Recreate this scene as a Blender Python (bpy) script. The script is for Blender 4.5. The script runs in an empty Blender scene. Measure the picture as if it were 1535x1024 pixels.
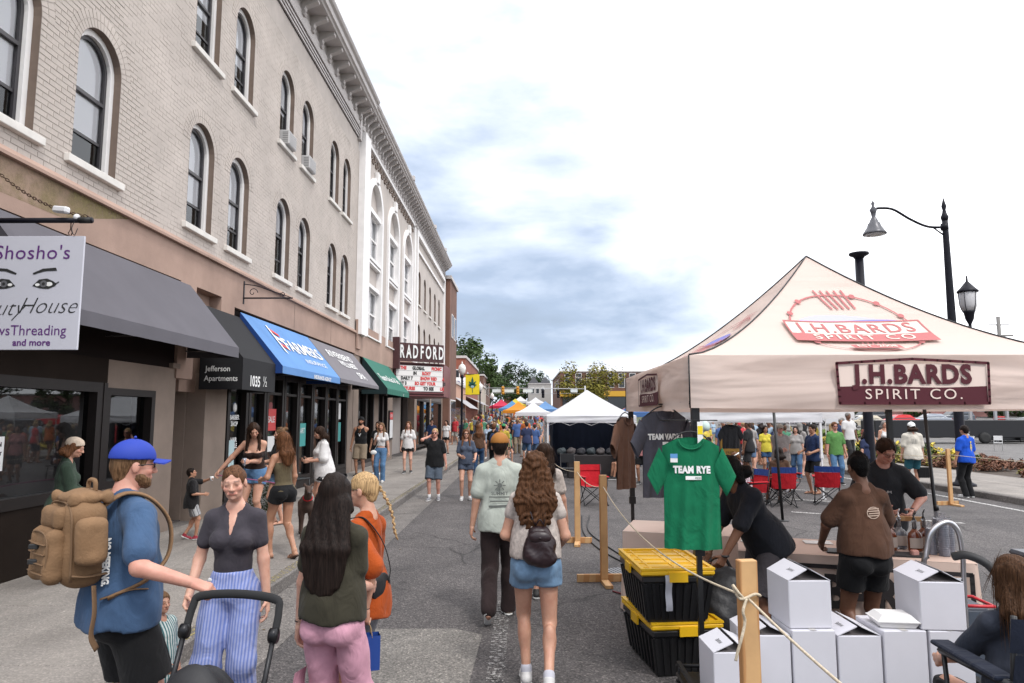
import bpy, bmesh, math, random
import numpy as np
from math import sin, cos, pi, radians, sqrt, atan2
from mathutils import Vector, Matrix, noise as mnoise
random.seed(7)
rng = np.random.default_rng(11)
SC = bpy.context.scene
COL = SC.collection

# ------------------------------------------------------------------ camera
cam_d = bpy.data.cameras.new('camera')
cam = bpy.data.objects.new('camera', cam_d); COL.objects.link(cam)
cam.location = (0, 0, 1.95)
cam.rotation_euler = (radians(90 + 6.316), 0, radians(0.80))
cam_d.sensor_width = 36.0
cam_d.lens = 36.0 * 1030 / 1535
cam_d.clip_start = 0.05; cam_d.clip_end = 3000
SC.camera = cam
SC.view_settings.view_transform = 'Standard'
SC.view_settings.look = 'None'
SC.view_settings.gamma = 1
SC.view_settings.use_curve_mapping = False
SC.view_settings.exposure = 0.42
SC.cycles.max_bounces = 6; SC.cycles.diffuse_bounces = 3; SC.cycles.glossy_bounces = 3
SC.cycles.transmission_bounces = 4; SC.cycles.transparent_max_bounces = 6
SC.cycles.use_denoising = True
SC.cycles.caustics_reflective = False; SC.cycles.caustics_refractive = False

# ------------------------------------------------------------------ world: overcast, clouds over a Nishita sky
W = bpy.data.worlds.new('World'); SC.world = W; W.use_nodes = True
SUN_EL, SUN_ROT = radians(52), radians(150)
def build_world():
 nt = W.node_tree; nt.nodes.clear(); N = nt.nodes.new; L = nt.links.new
 out = N('ShaderNodeOutputWorld'); bg = N('ShaderNodeBackground'); L(bg.outputs[0], out.inputs[0])
 bg.inputs[1].default_value = 0.1
 sky = N('ShaderNodeTexSky'); sky.sky_type = 'NISHITA'; sky.sun_disc = False
 sky.sun_elevation = SUN_EL; sky.sun_rotation = SUN_ROT
 tc = N('ShaderNodeTexCoord'); sep = N('ShaderNodeSeparateXYZ'); L(tc.outputs['Generated'], sep.inputs[0])
 def math_(op, a, b=None, clamp=False):
  n = N('ShaderNodeMath'); n.operation = op; n.use_clamp = clamp
  for i, v in enumerate((a, b)):
   if v is None: continue
   if isinstance(v, (int, float)): n.inputs[i].default_value = v
   else: L(v, n.inputs[i])
  return n.outputs[0]
 zc = math_('MAXIMUM', sep.outputs[2], 0.0)
 cmb = N('ShaderNodeCombineXYZ'); L(sep.outputs[0], cmb.inputs[0]); L(sep.outputs[1], cmb.inputs[1]); L(math_('MULTIPLY', zc, 2.7), cmb.inputs[2])
 n1 = N('ShaderNodeTexNoise'); n1.inputs['Scale'].default_value = 2.6; n1.inputs['Detail'].default_value = 9
 n1.inputs['Roughness'].default_value = 0.52; n1.inputs['Distortion'].default_value = 0.35; L(cmb.outputs[0], n1.inputs['Vector'])
 n2 = N('ShaderNodeTexNoise'); n2.inputs['Scale'].default_value = 8.5; n2.inputs['Detail'].default_value = 7
 L(cmb.outputs[0], n2.inputs['Vector'])
 el = N('ShaderNodeValToRGB'); cr = el.color_ramp; cr.elements[0].position = 0.0; cr.elements[0].color = (.62, .62, .62, 1)
 cr.elements[1].position = 1.0; cr.elements[1].color = (1, 1, 1, 1)
 for p, c in ((0.035, .55), (0.065, .74), (0.10, .44), (0.14, .20), (0.20, .22), (.28, .33), (0.37, .52), (.48, .76), (.62, 1.0)):
  e = cr.elements.new(p); e.color = (c, c, c, 1)
 L(zc, el.inputs[0])
 d1 = N('ShaderNodeVectorMath'); d1.operation = 'DOT_PRODUCT'; L(tc.outputs['Generated'], d1.inputs[0])
 d1.inputs[1].default_value = (0.86, 0.34, 0.30)
 east = math_('MULTIPLY', math_('SUBTRACT', d1.outputs['Value'], 0.50, True), 3.4, True)
 noise = math_('MULTIPLY', math_('SUBTRACT', n1.outputs[0], 0.5), 1.5)
 noise2 = math_('MULTIPLY', math_('SUBTRACT', n2.outputs[0], 0.5), 0.6)
 lum = math_('ADD', math_('ADD', el.outputs[0], noise), math_('ADD', noise2, east), True)
 ramp = N('ShaderNodeValToRGB'); r = ramp.color_ramp
 r.elements[0].position = 0.0; r.elements[0].color = (3.4, 4.15, 5.3, 1)
 r.elements[1].position = 1.0; r.elements[1].color = (17.5, 17.6, 18.2, 1)
 for p, c in ((.2, (4.0, 4.9, 6.4)), (.42, (6.6, 7.4, 8.8)), (.62, (9.0, 9.4, 10.2)), (.8, (11.5, 11.7, 12.3))):
  e = r.elements.new(p); e.color = (*c, 1)
 L(lum, ramp.inputs[0])
 mix = N('ShaderNodeMixRGB'); mix.inputs[0].default_value = 0.93
 L(sky.outputs[0], mix.inputs[1]); L(ramp.outputs[0], mix.inputs[2])
 L(mix.outputs[0], bg.inputs[0])
build_world()
sun_d = bpy.data.lights.new('sun', 'SUN'); sun_d.energy = 1.5; sun_d.angle = radians(11); sun_d.color = (1, .97, .93)
sun = bpy.data.objects.new('sun', sun_d); COL.objects.link(sun)
sd = Vector((sin(SUN_ROT) * cos(SUN_EL), cos(SUN_ROT) * cos(SUN_EL), sin(SUN_EL)))
sun.rotation_euler = sd.to_track_quat('Z', 'Y').to_euler()
sun.location = (0, 0, 40)

# ------------------------------------------------------------------ materials
MATS = {}
def mat(name, col=(.5, .5, .5), rough=.7, metal=0., noise=None, bump=None, spec=.5, var=0.0, cloth=None, emit=None, trans=0.0, alpha=None, stripes=None, sheen=0., folds=None):
 """procedural principled material.  noise=(scale, amount, darker colour or None); bump=(scale, strength, dist);
 var = per-object value variation; stripes=(axis, freq, colour)"""
 if name in MATS: return MATS[name]
 m = bpy.data.materials.new(name); m.use_nodes = True; MATS[name] = m
 nt = m.node_tree; b = nt.nodes['Principled BSDF']; N = nt.nodes.new; L = nt.links.new
 b.inputs['Roughness'].default_value = rough; b.inputs['Metallic'].default_value = metal
 b.inputs['Specular IOR Level'].default_value = spec
 if sheen: b.inputs['Sheen Weight'].default_value = sheen
 if trans: b.inputs['Transmission Weight'].default_value = trans
 if alpha is not None: b.inputs['Alpha'].default_value = alpha
 if emit:
  b.inputs['Emission Color'].default_value = (*emit[0], 1); b.inputs['Emission Strength'].default_value = emit[1]
 tc = N('ShaderNodeTexCoord'); co = tc.outputs['Object']
 cur = None
 c4 = (*col, 1)
 if noise:
  n = N('ShaderNodeTexNoise'); n.inputs['Scale'].default_value = noise[0]; n.inputs['Detail'].default_value = 6
  n.inputs['Roughness'].default_value = .62
  L(co, n.inputs['Vector'])
  r = N('ShaderNodeValToRGB'); r.color_ramp.elements[0].position = .3; r.color_ramp.elements[1].position = .7
  dk = noise[2] if len(noise) > 2 and noise[2] else tuple(c * (1 - noise[1]) for c in col)
  lt = tuple(min(1, c * (1 + noise[1] * .45)) for c in col)
  r.color_ramp.elements[0].color = (*dk, 1); r.color_ramp.elements[1].color = (*lt, 1)
  L(n.outputs[0], r.inputs[0]); cur = r.outputs[0]
 if stripes:
  wv = N('ShaderNodeTexWave'); wv.bands_direction = stripes[0]; wv.inputs['Scale'].default_value = stripes[1]
  wv.inputs['Distortion'].default_value = stripes[3] if len(stripes) > 3 else .3; wv.inputs['Detail Scale'].default_value = .4
  L(co, wv.inputs['Vector'])
  rr = N('ShaderNodeValToRGB'); rr.color_ramp.elements[0].position = .45; rr.color_ramp.elements[1].position = .6
  L(wv.outputs[0], rr.inputs[0])
  mx = N('ShaderNodeMixRGB'); L(rr.outputs[0], mx.inputs[0])
  if cur: L(cur, mx.inputs[1])
  else: mx.inputs[1].default_value = c4
  mx.inputs[2].default_value = (*stripes[2], 1); cur = mx.outputs[0]
 if var:
  oi = N('ShaderNodeObjectInfo'); h = N('ShaderNodeHueSaturation')
  mm = N('ShaderNodeMapRange'); L(oi.outputs['Random'], mm.inputs[0]); mm.inputs[3].default_value = 1 - var; mm.inputs[4].default_value = 1 + var
  L(mm.outputs[0], h.inputs['Value'])
  if cur: L(cur, h.inputs['Color'])
  else: h.inputs['Color'].default_value = c4
  cur = h.outputs[0]
 if cur: L(cur, b.inputs['Base Color'])
 else: b.inputs['Base Color'].default_value = c4
 if folds:
  n2 = N('ShaderNodeTexNoise'); n2.inputs['Scale'].default_value = folds[0]; n2.inputs['Detail'].default_value = 3; n2.inputs['Distortion'].default_value = 1.1; n2.inputs['Roughness'].default_value = .5
  mp_ = N('ShaderNodeMapping'); mp_.inputs['Scale'].default_value = (1, 1, .55); mp_.inputs['Rotation'].default_value = (.5, .3, 0); L(co, mp_.inputs[0]); L(mp_.outputs[0], n2.inputs['Vector'])
  b2 = N('ShaderNodeBump'); b2.inputs['Strength'].default_value = folds[1]; b2.inputs['Distance'].default_value = folds[2]; L(n2.outputs[0], b2.inputs['Height'])
 if bump:
  n = N('ShaderNodeTexNoise'); n.inputs['Scale'].default_value = bump[0]; n.inputs['Detail'].default_value = 5; L(co, n.inputs['Vector'])
  bp = N('ShaderNodeBump'); bp.inputs['Strength'].default_value = bump[1]; bp.inputs['Distance'].default_value = bump[2]
  L(n.outputs[0], bp.inputs['Height']); L(bp.outputs[0], b.inputs['Normal'])
  if folds: L(b2.outputs[0], bp.inputs['Normal'])
 return m
def cloth(name, col, stripes=None, noise_amt=.16, rough=.9, sc=9):
 return mat('cloth_' + name, col, rough, 0, (sc, noise_amt), (230, .5, .0015), .2, 0, stripes=stripes, sheen=.06, folds=(7.5, .62, .034))

# ------------------------------------------------------------------ mesh helpers
class MB:
 """collects shapes and links them as ONE mesh object"""
 def __init__(s): s.v = []; s.f = []; s.m = []; s.sm = []
 def add(s, vs, fs, mi=0, smooth=False):
  o = len(s.v); s.v.extend(tuple(map(float, v)) for v in vs)
  for f in fs: s.f.append(tuple(o + i for i in f)); s.m.append(mi); s.sm.append(smooth)
  return s
 def box(s, x0, x1, y0, y1, z0, z1, mi=0, M=None):
  vs = [(x, y, z) for z in (z0, z1) for x, y in ((x0, y0), (x1, y0), (x1, y1), (x0, y1))]
  if M is not None: vs = [tuple(M @ Vector(v)) for v in vs]
  return s.add(vs, [(3, 2, 1, 0), (4, 5, 6, 7), (0, 1, 5, 4), (1, 2, 6, 5), (2, 3, 7, 6), (3, 0, 4, 7)], mi)
 def bbox(s, x0, x1, y0, y1, z0, z1, b=.01, mi=0, M=None):
  """box with chamfered edges"""
  vs = [];
  X = (x0, x1); Y = (y0, y1); Z = (z0, z1); idx = {}
  for i in (0, 1):
   for j in (0, 1):
    for k in (0, 1):
     sx, sy, sz = (b if i == 0 else -b), (b if j == 0 else -b), (b if k == 0 else -b)
     for a, p in enumerate(((X[i], Y[j] + sy, Z[k] + sz), (X[i] + sx, Y[j], Z[k] + sz), (X[i] + sx, Y[j] + sy, Z[k]))):
      idx[i, j, k, a] = len(vs); vs.append(p)
  fs = []
  for i in (0, 1):
   q = [idx[i, 0, 0, 0], idx[i, 1, 0, 0], idx[i, 1, 1, 0], idx[i, 0, 1, 0]]; fs.append(q if i else q[::-1])
   q = [idx[0, i, 0, 1], idx[0, i, 1, 1], idx[1, i, 1, 1], idx[1, i, 0, 1]]; fs.append(q if i else q[::-1])
   q = [idx[0, 0, i, 2], idx[1, 0, i, 2], idx[1, 1, i, 2], idx[0, 1, i, 2]]; fs.append(q if i else q[::-1])
  for i in (0, 1):
   for j in (0, 1):
    fs.append([idx[i, j, 0, 0], idx[i, j, 1, 0], idx[i, j, 1, 1], idx[i, j, 0, 1]])
    fs.append([idx[i, 0, j, 0], idx[i, 1, j, 0], idx[i, 1, j, 2], idx[i, 0, j, 2]])
    fs.append([idx[0, i, j, 1], idx[1, i, j, 1], idx[1, i, j, 2], idx[0, i, j, 2]])
    for k in (0, 1): fs.append([idx[i, j, k, 0], idx[i, j, k, 1], idx[i, j, k, 2]])
  if M is not None: vs = [tuple(M @ Vector(v)) for v in vs]
  s.fix = True
  return s.add(vs, [tuple(f) for f in fs], mi)
 def tube(s, pts, r, n=8, mi=0, cap=True, closed=False, flat=1.0):
  pts = [Vector(p) for p in pts]; N = len(pts)
  rs = r if hasattr(r, '__len__') else [r] * N
  rings = []; up = None
  for i, p in enumerate(pts):
   if closed: t = pts[(i + 1) % N] - pts[i - 1]
   else: t = pts[min(i + 1, N - 1)] - pts[max(i - 1, 0)]
   if t.length < 1e-9: t = Vector((0, 0, 1))
   t.normalize()
   if up is None: up = Vector((0, 0, 1)) if abs(t.z) < .9 else Vector((1, 0, 0))
   a = t.cross(up)
   if a.length < 1e-5: a = t.orthogonal()
   a.normalize(); b = a.cross(t); up = b
   rings.append([p + (a * cos(2 * pi * k / n) + b * sin(2 * pi * k / n) * flat) * rs[i] for k in range(n)])
  vs = [v for R in rings for v in R]; fs = []
  for i in range(N if closed else N - 1):
   j = (i + 1) % N
   for k in range(n):
    fs.append((i * n + k, i * n + (k + 1) % n, j * n + (k + 1) % n, j * n + k))
  if cap and not closed:
   fs.append(tuple(range(n - 1, -1, -1))); fs.append(tuple((N - 1) * n + k for k in range(n)))
  return s.add(vs, fs, mi, True)
 def lathe(s, prof, c=(0, 0, 0), n=16, mi=0, sx=1, sy=1, M=None):
  vs = []; fs = []
  for r, z in prof:
   for k in range(n):
    a = 2 * pi * k / n; vs.append((c[0] + r * sx * cos(a), c[1] + r * sy * sin(a), c[2] + z))
  if M is not None: vs = [tuple(M @ Vector(v)) for v in vs]
  for i in range(len(prof) - 1):
   for k in range(n): fs.append((i * n + k, i * n + (k + 1) % n, (i + 1) * n + (k + 1) % n, (i + 1) * n + k))
  if prof[0][0] > 1e-4: fs.append(tuple(range(n - 1, -1, -1)))
  if prof[-1][0] > 1e-4: fs.append(tuple((len(prof) - 1) * n + k for k in range(n)))
  return s.add(vs, fs, mi, True)
 def sphere(s, c, r, n=12, mi=0, sx=1, sy=1, sz=1):
  prof = [(max(1e-5, r * sin(pi * i / (n // 2 + 2))), -r * sz * cos(pi * i / (n // 2 + 2))) for i in range(n // 2 + 3)]
  return s.lathe(prof, c, n, mi, sx, sy)
 def prism(s, poly, axis, a0, a1, mi=0):
  """poly of 2D points extruded along axis 0/1/2 from a0 to a1"""
  n = len(poly)
  def P(u, v, w): return ((w, u, v), (u, w, v), (u, v, w))[axis]
  vs = [P(u, v, a0) for u, v in poly] + [P(u, v, a1) for u, v in poly]
  return s.add(vs, [tuple(range(n - 1, -1, -1)), tuple(range(n, 2 * n))] + [(i, (i + 1) % n, n + (i + 1) % n, n + i) for i in range(n)], mi)
 def sheet(s, fn, nu, nv, mi=0, smooth=True):
  vs = [fn(i / nu, j / nv) for j in range(nv + 1) for i in range(nu + 1)]
  fs = [(j * (nu + 1) + i, j * (nu + 1) + i + 1, (j + 1) * (nu + 1) + i + 1, (j + 1) * (nu + 1) + i) for j in range(nv) for i in range(nu)]
  return s.add(vs, fs, mi, smooth)
 def mesh(s, name, mats):
  me = bpy.data.meshes.new(name); me.from_pydata(s.v, [], s.f)
  for m in (mats if isinstance(mats, (list, tuple)) else [mats]): me.materials.append(m)
  me.polygons.foreach_set('material_index', s.m); me.polygons.foreach_set('use_smooth', s.sm)
  if getattr(s, 'fix', False):
   bm = bmesh.new(); bm.from_mesh(me); bmesh.ops.recalc_face_normals(bm, faces=bm.faces); bm.to_mesh(me); bm.free()
  me.update(); return me
 def build(s, name, mats, parent=None, loc=None, rotz=0, **kw):
  return link(name, s.mesh(name, mats), parent, loc, rotz, **kw)
WP = {}     # roots whose children are given in world coordinates
def link(name, me, parent=None, loc=None, rotz=0, label=None, cat=None, group=None, kind=None):
 o = bpy.data.objects.new(name, me); COL.objects.link(o)
 if parent is not None:
  o.parent = parent
  if parent.name in WP: o.matrix_parent_inverse = Matrix.Translation(-WP[parent.name])
 if loc is not None: o.location = loc
 if rotz: o.rotation_euler[2] = rotz
 tag(o, label, cat, group, kind); return o
def tag(o, label=None, cat=None, group=None, kind=None):
 if label: o['label'] = label
 if cat: o['category'] = cat
 if group: o['group'] = group
 if kind: o['kind'] = kind
 return o
def empty(name, loc=(0, 0, 0), rotz=0, label=None, cat=None, group=None):
 o = bpy.data.objects.new(name, None); COL.objects.link(o); o.location = loc; o.rotation_euler[2] = rotz
 o.empty_display_size = .1
 return tag(o, label, cat, group)
def wroot(name, loc, label=None, cat=None, group=None, parent=None):
 """an Empty at loc whose children are modelled in world coordinates"""
 o = link(name, None, parent, loc, 0, label, cat, group); o.empty_display_size = .1; WP[o.name] = Vector(loc); return o
def copy_tree(o, parent=None):
 c = o.copy(); COL.objects.link(c)
 if parent is not None: c.parent = parent
 for ch in o.children: copy_tree(ch, c)
 return c
def smooth_path(pts, n=6):
 """Catmull-Rom through the points"""
 P = [Vector(p) for p in pts]; P = [P[0] * 2 - P[1]] + P + [P[-1] * 2 - P[-2]]; out = []
 for i in range(1, len(P) - 2):
  for k in range(n):
   t = k / n; a, b, c, d = P[i - 1], P[i], P[i + 1], P[i + 2]
   out.append(.5 * ((2 * b) + (c - a) * t + (2 * a - 5 * b + 4 * c - d) * t * t + (3 * b - 3 * c + d - a) * t ** 3))
 out.append(P[-2]); return out

TXT = {}
def text2d(s, size, bold=0.0, shear=0.0, sx=1.0, spacing=1.0, smallcaps=False):
 k = (s, size, bold, shear, sx, spacing)
 if k in TXT: return TXT[k]
 cu = bpy.data.curves.new('t', 'FONT'); cu.body = s; cu.size = size; cu.align_x = 'CENTER'; cu.align_y = 'CENTER'
 cu.offset = bold; cu.shear = shear; cu.space_character = spacing; cu.resolution_u = 3
 o = bpy.data.objects.new('t', cu); COL.objects.link(o)
 dg = bpy.context.evaluated_depsgraph_get(); me = bpy.data.meshes.new_from_object(o.evaluated_get(dg))
 vs = [(v.co.x * sx, v.co.y) for v in me.vertices]; fs = [tuple(p.vertices) for p in me.polygons]
 bpy.data.objects.remove(o); bpy.data.curves.remove(cu); bpy.data.meshes.remove(me)
 TXT[k] = (vs, fs); return TXT[k]
def letters(mb, s, size, fn, mi=0, thick=0.0, **kw):
 vs, fs = text2d(s, size, **kw)
 if not vs: return mb
 mb.add([fn(u, v) for u, v in vs], fs, mi); return mb
# ------------------------------------------------------------------ figures: implicit surfaces polygonised with surface nets
def surface_nets(f, origin, h):
 nx, ny, nz = f.shape
 s = f < 0
 c = [s[i:nx - 1 + i, j:ny - 1 + j, k:nz - 1 + k] for i in (0, 1) for j in (0, 1) for k in (0, 1)]
 anyc = c[0].copy(); allc = c[0].copy()
 for q in c[1:]: anyc |= q; allc &= q
 act = anyc & ~allc
 I = np.argwhere(act)
 if len(I) == 0: return np.zeros((0, 3)), np.zeros((0, 4), int)
 idm = np.full(act.shape, -1, np.int64); idm[act] = np.arange(len(I))
 off = np.array([(i, j, k) for i in (0, 1) for j in (0, 1) for k in (0, 1)])
 vals = np.stack([f[I[:, 0] + o[0], I[:, 1] + o[1], I[:, 2] + o[2]] for o in off], 1)
 acc = np.zeros((len(I), 3)); cnt = np.zeros(len(I))
 for a in range(8):
  for b in range(a + 1, 8):
   if np.abs(off[a] - off[b]).sum() != 1: continue
   m = (vals[:, a] < 0) != (vals[:, b] < 0)
   t = vals[m, a] / (vals[m, a] - vals[m, b])
   acc[m] += off[a] + t[:, None] * (off[b] - off[a]); cnt[m] += 1
 V = origin + h * (I + acc / cnt[:, None])
 Fs = []
 for ax in range(3):
  sl0 = [slice(None)] * 3; sl1 = [slice(None)] * 3
  sl0[ax] = slice(0, -1); sl1[ax] = slice(1, None)
  a = s[tuple(sl0)]; b = s[tuple(sl1)]
  E_ = np.argwhere(a != b)
  o1, o2 = [(1, 2), (2, 0), (0, 1)][ax]
  n = np.array(act.shape)
  ok = (E_[:, o1] > 0) & (E_[:, o2] > 0) & (E_[:, o1] < n[o1]) & (E_[:, o2] < n[o2]) & (E_[:, ax] < n[ax])
  E_ = E_[ok]
  def cell(d1, d2):
   q = E_.copy(); q[:, o1] += d1; q[:, o2] += d2; return idm[q[:, 0], q[:, 1], q[:, 2]]
  Q = np.stack([cell(-1, -1), cell(0, -1), cell(0, 0), cell(-1, 0)], 1)
  fl = a[E_[:, 0], E_[:, 1], E_[:, 2]]
  Q[~fl] = Q[~fl][:, ::-1]
  Fs.append(Q)
 return V, np.concatenate(Fs)
def V3(*a): return np.array(a, float)
class SDF:
 def __init__(s, k=.03): s.p = []; s.k = k; s.post = []
 def cap(s, a, b, ra, rb=None, k=None, sub=False):
  s.p.append(('c', np.array(a, float), np.array(b, float), ra, ra if rb is None else rb, s.k if k is None else k, sub)); return s
 def ell(s, c, r, R=None, k=None, sub=False):
  s.p.append(('e', np.array(c, float), np.array(r, float), np.eye(3) if R is None else np.array(R), 0, s.k if k is None else k, sub)); return s
 def bounds(s):
  lo = []; hi = []
  for p in s.p:
   if p[6]: continue
   if p[0] == 'c': m = max(p[3], p[4]); lo.append(np.minimum(p[1], p[2]) - m); hi.append(np.maximum(p[1], p[2]) + m)
   else: m = np.sqrt(((p[3] * p[2]) ** 2).sum(1)); lo.append(p[1] - m); hi.append(p[1] + m)
  return np.min(lo, 0), np.max(hi, 0)
 def mesh(s, h, clip=None, wr=None, pad=.02):
  lo, hi = s.bounds(); lo = lo - pad - h * 2; hi = hi + pad + h * 2
  n = np.ceil((hi - lo) / h).astype(int) + 1
  f = np.full(n, 1.0, np.float32)
  ax = [lo[i] + h * np.arange(n[i]) for i in range(3)]
  for t, a, b, ra, rb, k, sub in s.p:
   if t == 'c': m = max(ra, rb); l = np.minimum(a, b) - m; u = np.maximum(a, b) + m
   else: mm = np.sqrt(((ra * b) ** 2).sum(1)); l = a - mm; u = a + mm
   g = k + 3 * h
   i0 = np.maximum(0, np.floor((l - g - lo) / h).astype(int)); i1 = np.minimum(n, np.ceil((u + g - lo) / h).astype(int) + 1)
   if (i1 <= i0).any(): continue
   X = ax[0][i0[0]:i1[0], None, None]; Y = ax[1][None, i0[1]:i1[1], None]; Z = ax[2][None, None, i0[2]:i1[2]]
   if t == 'c':
    d = b - a; L2 = max(1e-12, d @ d)
    tt = np.clip(((X - a[0]) * d[0] + (Y - a[1]) * d[1] + (Z - a[2]) * d[2]) / L2, 0, 1)
    D = np.sqrt((X - a[0] - tt * d[0]) ** 2 + (Y - a[1] - tt * d[1]) ** 2 + (Z - a[2] - tt * d[2]) ** 2) - (ra + (rb - ra) * tt)
   else:
    q = [(X - a[0]) * ra[0, i] + (Y - a[1]) * ra[1, i] + (Z - a[2]) * ra[2, i] for i in range(3)]
    k0 = np.sqrt(sum((q[i] / b[i]) ** 2 for i in range(3))); k1 = np.sqrt(sum((q[i] / b[i] ** 2) ** 2 for i in range(3))) + 1e-9
    D = k0 * (k0 - 1) / k1
   sl = (slice(i0[0], i1[0]), slice(i0[1], i1[1]), slice(i0[2], i1[2]))
   F0 = f[sl]
   if sub:
    D = -D; hh = np.clip(.5 - .5 * (F0 - D) / max(k, 1e-5), 0, 1); f[sl] = F0 * (1 - hh) + D * hh + k * hh * (1 - hh)
   else:
    hh = np.clip(.5 + .5 * (D - F0) / max(k, 1e-5), 0, 1); f[sl] = D * (1 - hh) + F0 * hh - k * hh * (1 - hh)
  if wr is not None or clip is not None:
   X = ax[0][:, None, None]; Y = ax[1][None, :, None]; Z = ax[2][None, None, :]
   if wr is not None: f = f + wr(X, Y, Z).astype(np.float32)
   if clip is not None: f = np.maximum(f, clip(X, Y, Z)).astype(np.float32)
  f[0] = f[-1] = 1; f[:, 0] = f[:, -1] = 1; f[:, :, 0] = f[:, :, -1] = 1
  V, F = surface_nets(f, lo, h)
  return V, F
def np_mesh(name, V, F, mats, mi=None, smooth=True):
 me = bpy.data.meshes.new(name); n = len(V); m = len(F)
 me.vertices.add(n); me.vertices.foreach_set('co', np.asarray(V, np.float32).ravel())
 me.loops.add(m * 4); me.loops.foreach_set('vertex_index', np.asarray(F, np.int32).ravel())
 me.polygons.add(m); me.polygons.foreach_set('loop_start', np.arange(0, 4 * m, 4, dtype=np.int32))
 me.polygons.foreach_set('loop_total', np.full(m, 4, np.int32))
 if smooth: me.polygons.foreach_set('use_smooth', np.ones(m, bool))
 for q in (mats if isinstance(mats, (list, tuple)) else [mats]): me.materials.append(q)
 if mi is not None: me.polygons.foreach_set('material_index', np.asarray(mi, np.int32))
 me.update(calc_edges=True); me.validate(); return me
def joinVF(parts):
 Vs = []; Fs = []; o = 0
 for V, F in parts:
  Vs.append(V); Fs.append(F + o); o += len(V)
 return np.concatenate(Vs), np.concatenate(Fs)
def rot(ax, ang):
 c, s = cos(ang), sin(ang)
 if ax == 'x': return np.array([[1, 0, 0], [0, c, -s], [0, s, c]])
 if ax == 'y': return np.array([[c, 0, s], [0, 1, 0], [-s, 0, c]])
 return np.array([[c, -s, 0], [s, c, 0], [0, 0, 1]])
def ik(a, t, l1, l2, pole):
 a = np.array(a, float); t = np.array(t, float); d = t - a; L = np.linalg.norm(d)
 if L > (l1 + l2) * .999: t = a + d / L * (l1 + l2) * .999; d = t - a; L = np.linalg.norm(d)
 if L < abs(l1 - l2) * 1.02 + 1e-3: L = abs(l1 - l2) * 1.02 + 1e-3; d = d / np.linalg.norm(d) * L; t = a + d
 u = d / L; x = (l1 * l1 - l2 * l2 + L * L) / (2 * L); y = sqrt(max(0, l1 * l1 - x * x))
 p = np.array(pole, float); p = p - u * (p @ u); p /= max(1e-6, np.linalg.norm(p))
 return a + u * x + p * y, t
def wrinkle(amp, sx=14., sz=9., seed=0.):
 def f(X, Y, Z):
  a = np.sin(X * sx * 1.3 + 2.2 * np.sin(Z * sz * .8 + seed) + Y * sx + seed)
  b = np.sin(Z * sz * 2.1 + 2.0 * np.sin(X * sx * .7 + seed * 2) + 1.7 * np.sin(Y * sx * .9 + seed))
  c = np.sin(X * sx * 2.3 + Z * sz * 1.7 + Y * sx * 2 + 3 * np.sin(Z * 5 + seed))
  e = np.sin(Z * sz * 4.3 + 2.5 * np.sin(X * sx * 1.1 + seed) + Y * sx * 2.3) * np.sin(X * sx * 1.9 - Z * sz * 1.3 + seed)
  return amp * (.5 * a + .5 * b + .35 * c * a + .4 * np.abs(e))
 return f
SKINS = dict(fair=(.60, .36, .27), light=(.52, .30, .21), tan=(.40, .215, .135), brown=(.17, .085, .052), red=(.55, .29, .22))
def skinm(k):
 if 'skin_' + k in MATS: return MATS['skin_' + k]
 c = SKINS[k]; m = mat('skin_' + k, c, .5, 0, (11, .16, (c[0] * .88, c[1] * .76, c[2] * .74)), (60, .12, .003), .4)
 nt = m.node_tree; N = nt.nodes.new; L = nt.links.new; b = nt.nodes['Principled BSDF']; src = b.inputs['Base Color'].links[0].from_socket
 b.inputs['Subsurface Weight'].default_value = .12; b.inputs['Subsurface Radius'].default_value = (.012, .005, .003); b.inputs['Subsurface Scale'].default_value = .6
 for at, col in (('blush', (c[0] * .98, c[1] * .62, c[2] * .60)), ('lip', (c[0] * .86, c[1] * .52, c[2] * .52)), ('brow', (c[0] * .16, c[1] * .15, c[2] * .15))):
  an = N('ShaderNodeAttribute'); an.attribute_name = at; mx = N('ShaderNodeMixRGB'); L(an.outputs['Fac'], mx.inputs[0]); L(src, mx.inputs[1]); mx.inputs[2].default_value = (*col, 1); src = mx.outputs[0]
 L(src, b.inputs['Base Color']); return m
def hairm(name, col):
 m = mat('hair_' + name, col, .55, 0, None, None, .12)
 if len(m.node_tree.nodes) < 5:
  nt = m.node_tree; N = nt.nodes.new; L = nt.links.new; b = nt.nodes['Principled BSDF']
  tc = N('ShaderNodeTexCoord'); mp = N('ShaderNodeMapping'); mp.inputs['Scale'].default_value = (1, 1, .07); L(tc.outputs['Object'], mp.inputs[0])
  n = N('ShaderNodeTexNoise'); n.inputs['Scale'].default_value = 130; n.inputs['Detail'].default_value = 4; L(mp.outputs[0], n.inputs[0])
  r = N('ShaderNodeValToRGB'); r.color_ramp.elements[0].position = .32; r.color_ramp.elements[1].position = .72
  r.color_ramp.elements[0].color = (*[c * .4 for c in col], 1); r.color_ramp.elements[1].color = (*[min(1, c * 1.45) for c in col], 1)
  L(n.outputs[0], r.inputs[0]); L(r.outputs[0], b.inputs['Base Color'])
  bp = N('ShaderNodeBump'); bp.inputs['Strength'].default_value = .8; bp.inputs['Distance'].default_value = .006
  L(n.outputs[0], bp.inputs['Height']); L(bp.outputs[0], b.inputs['Normal'])
 return m
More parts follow.
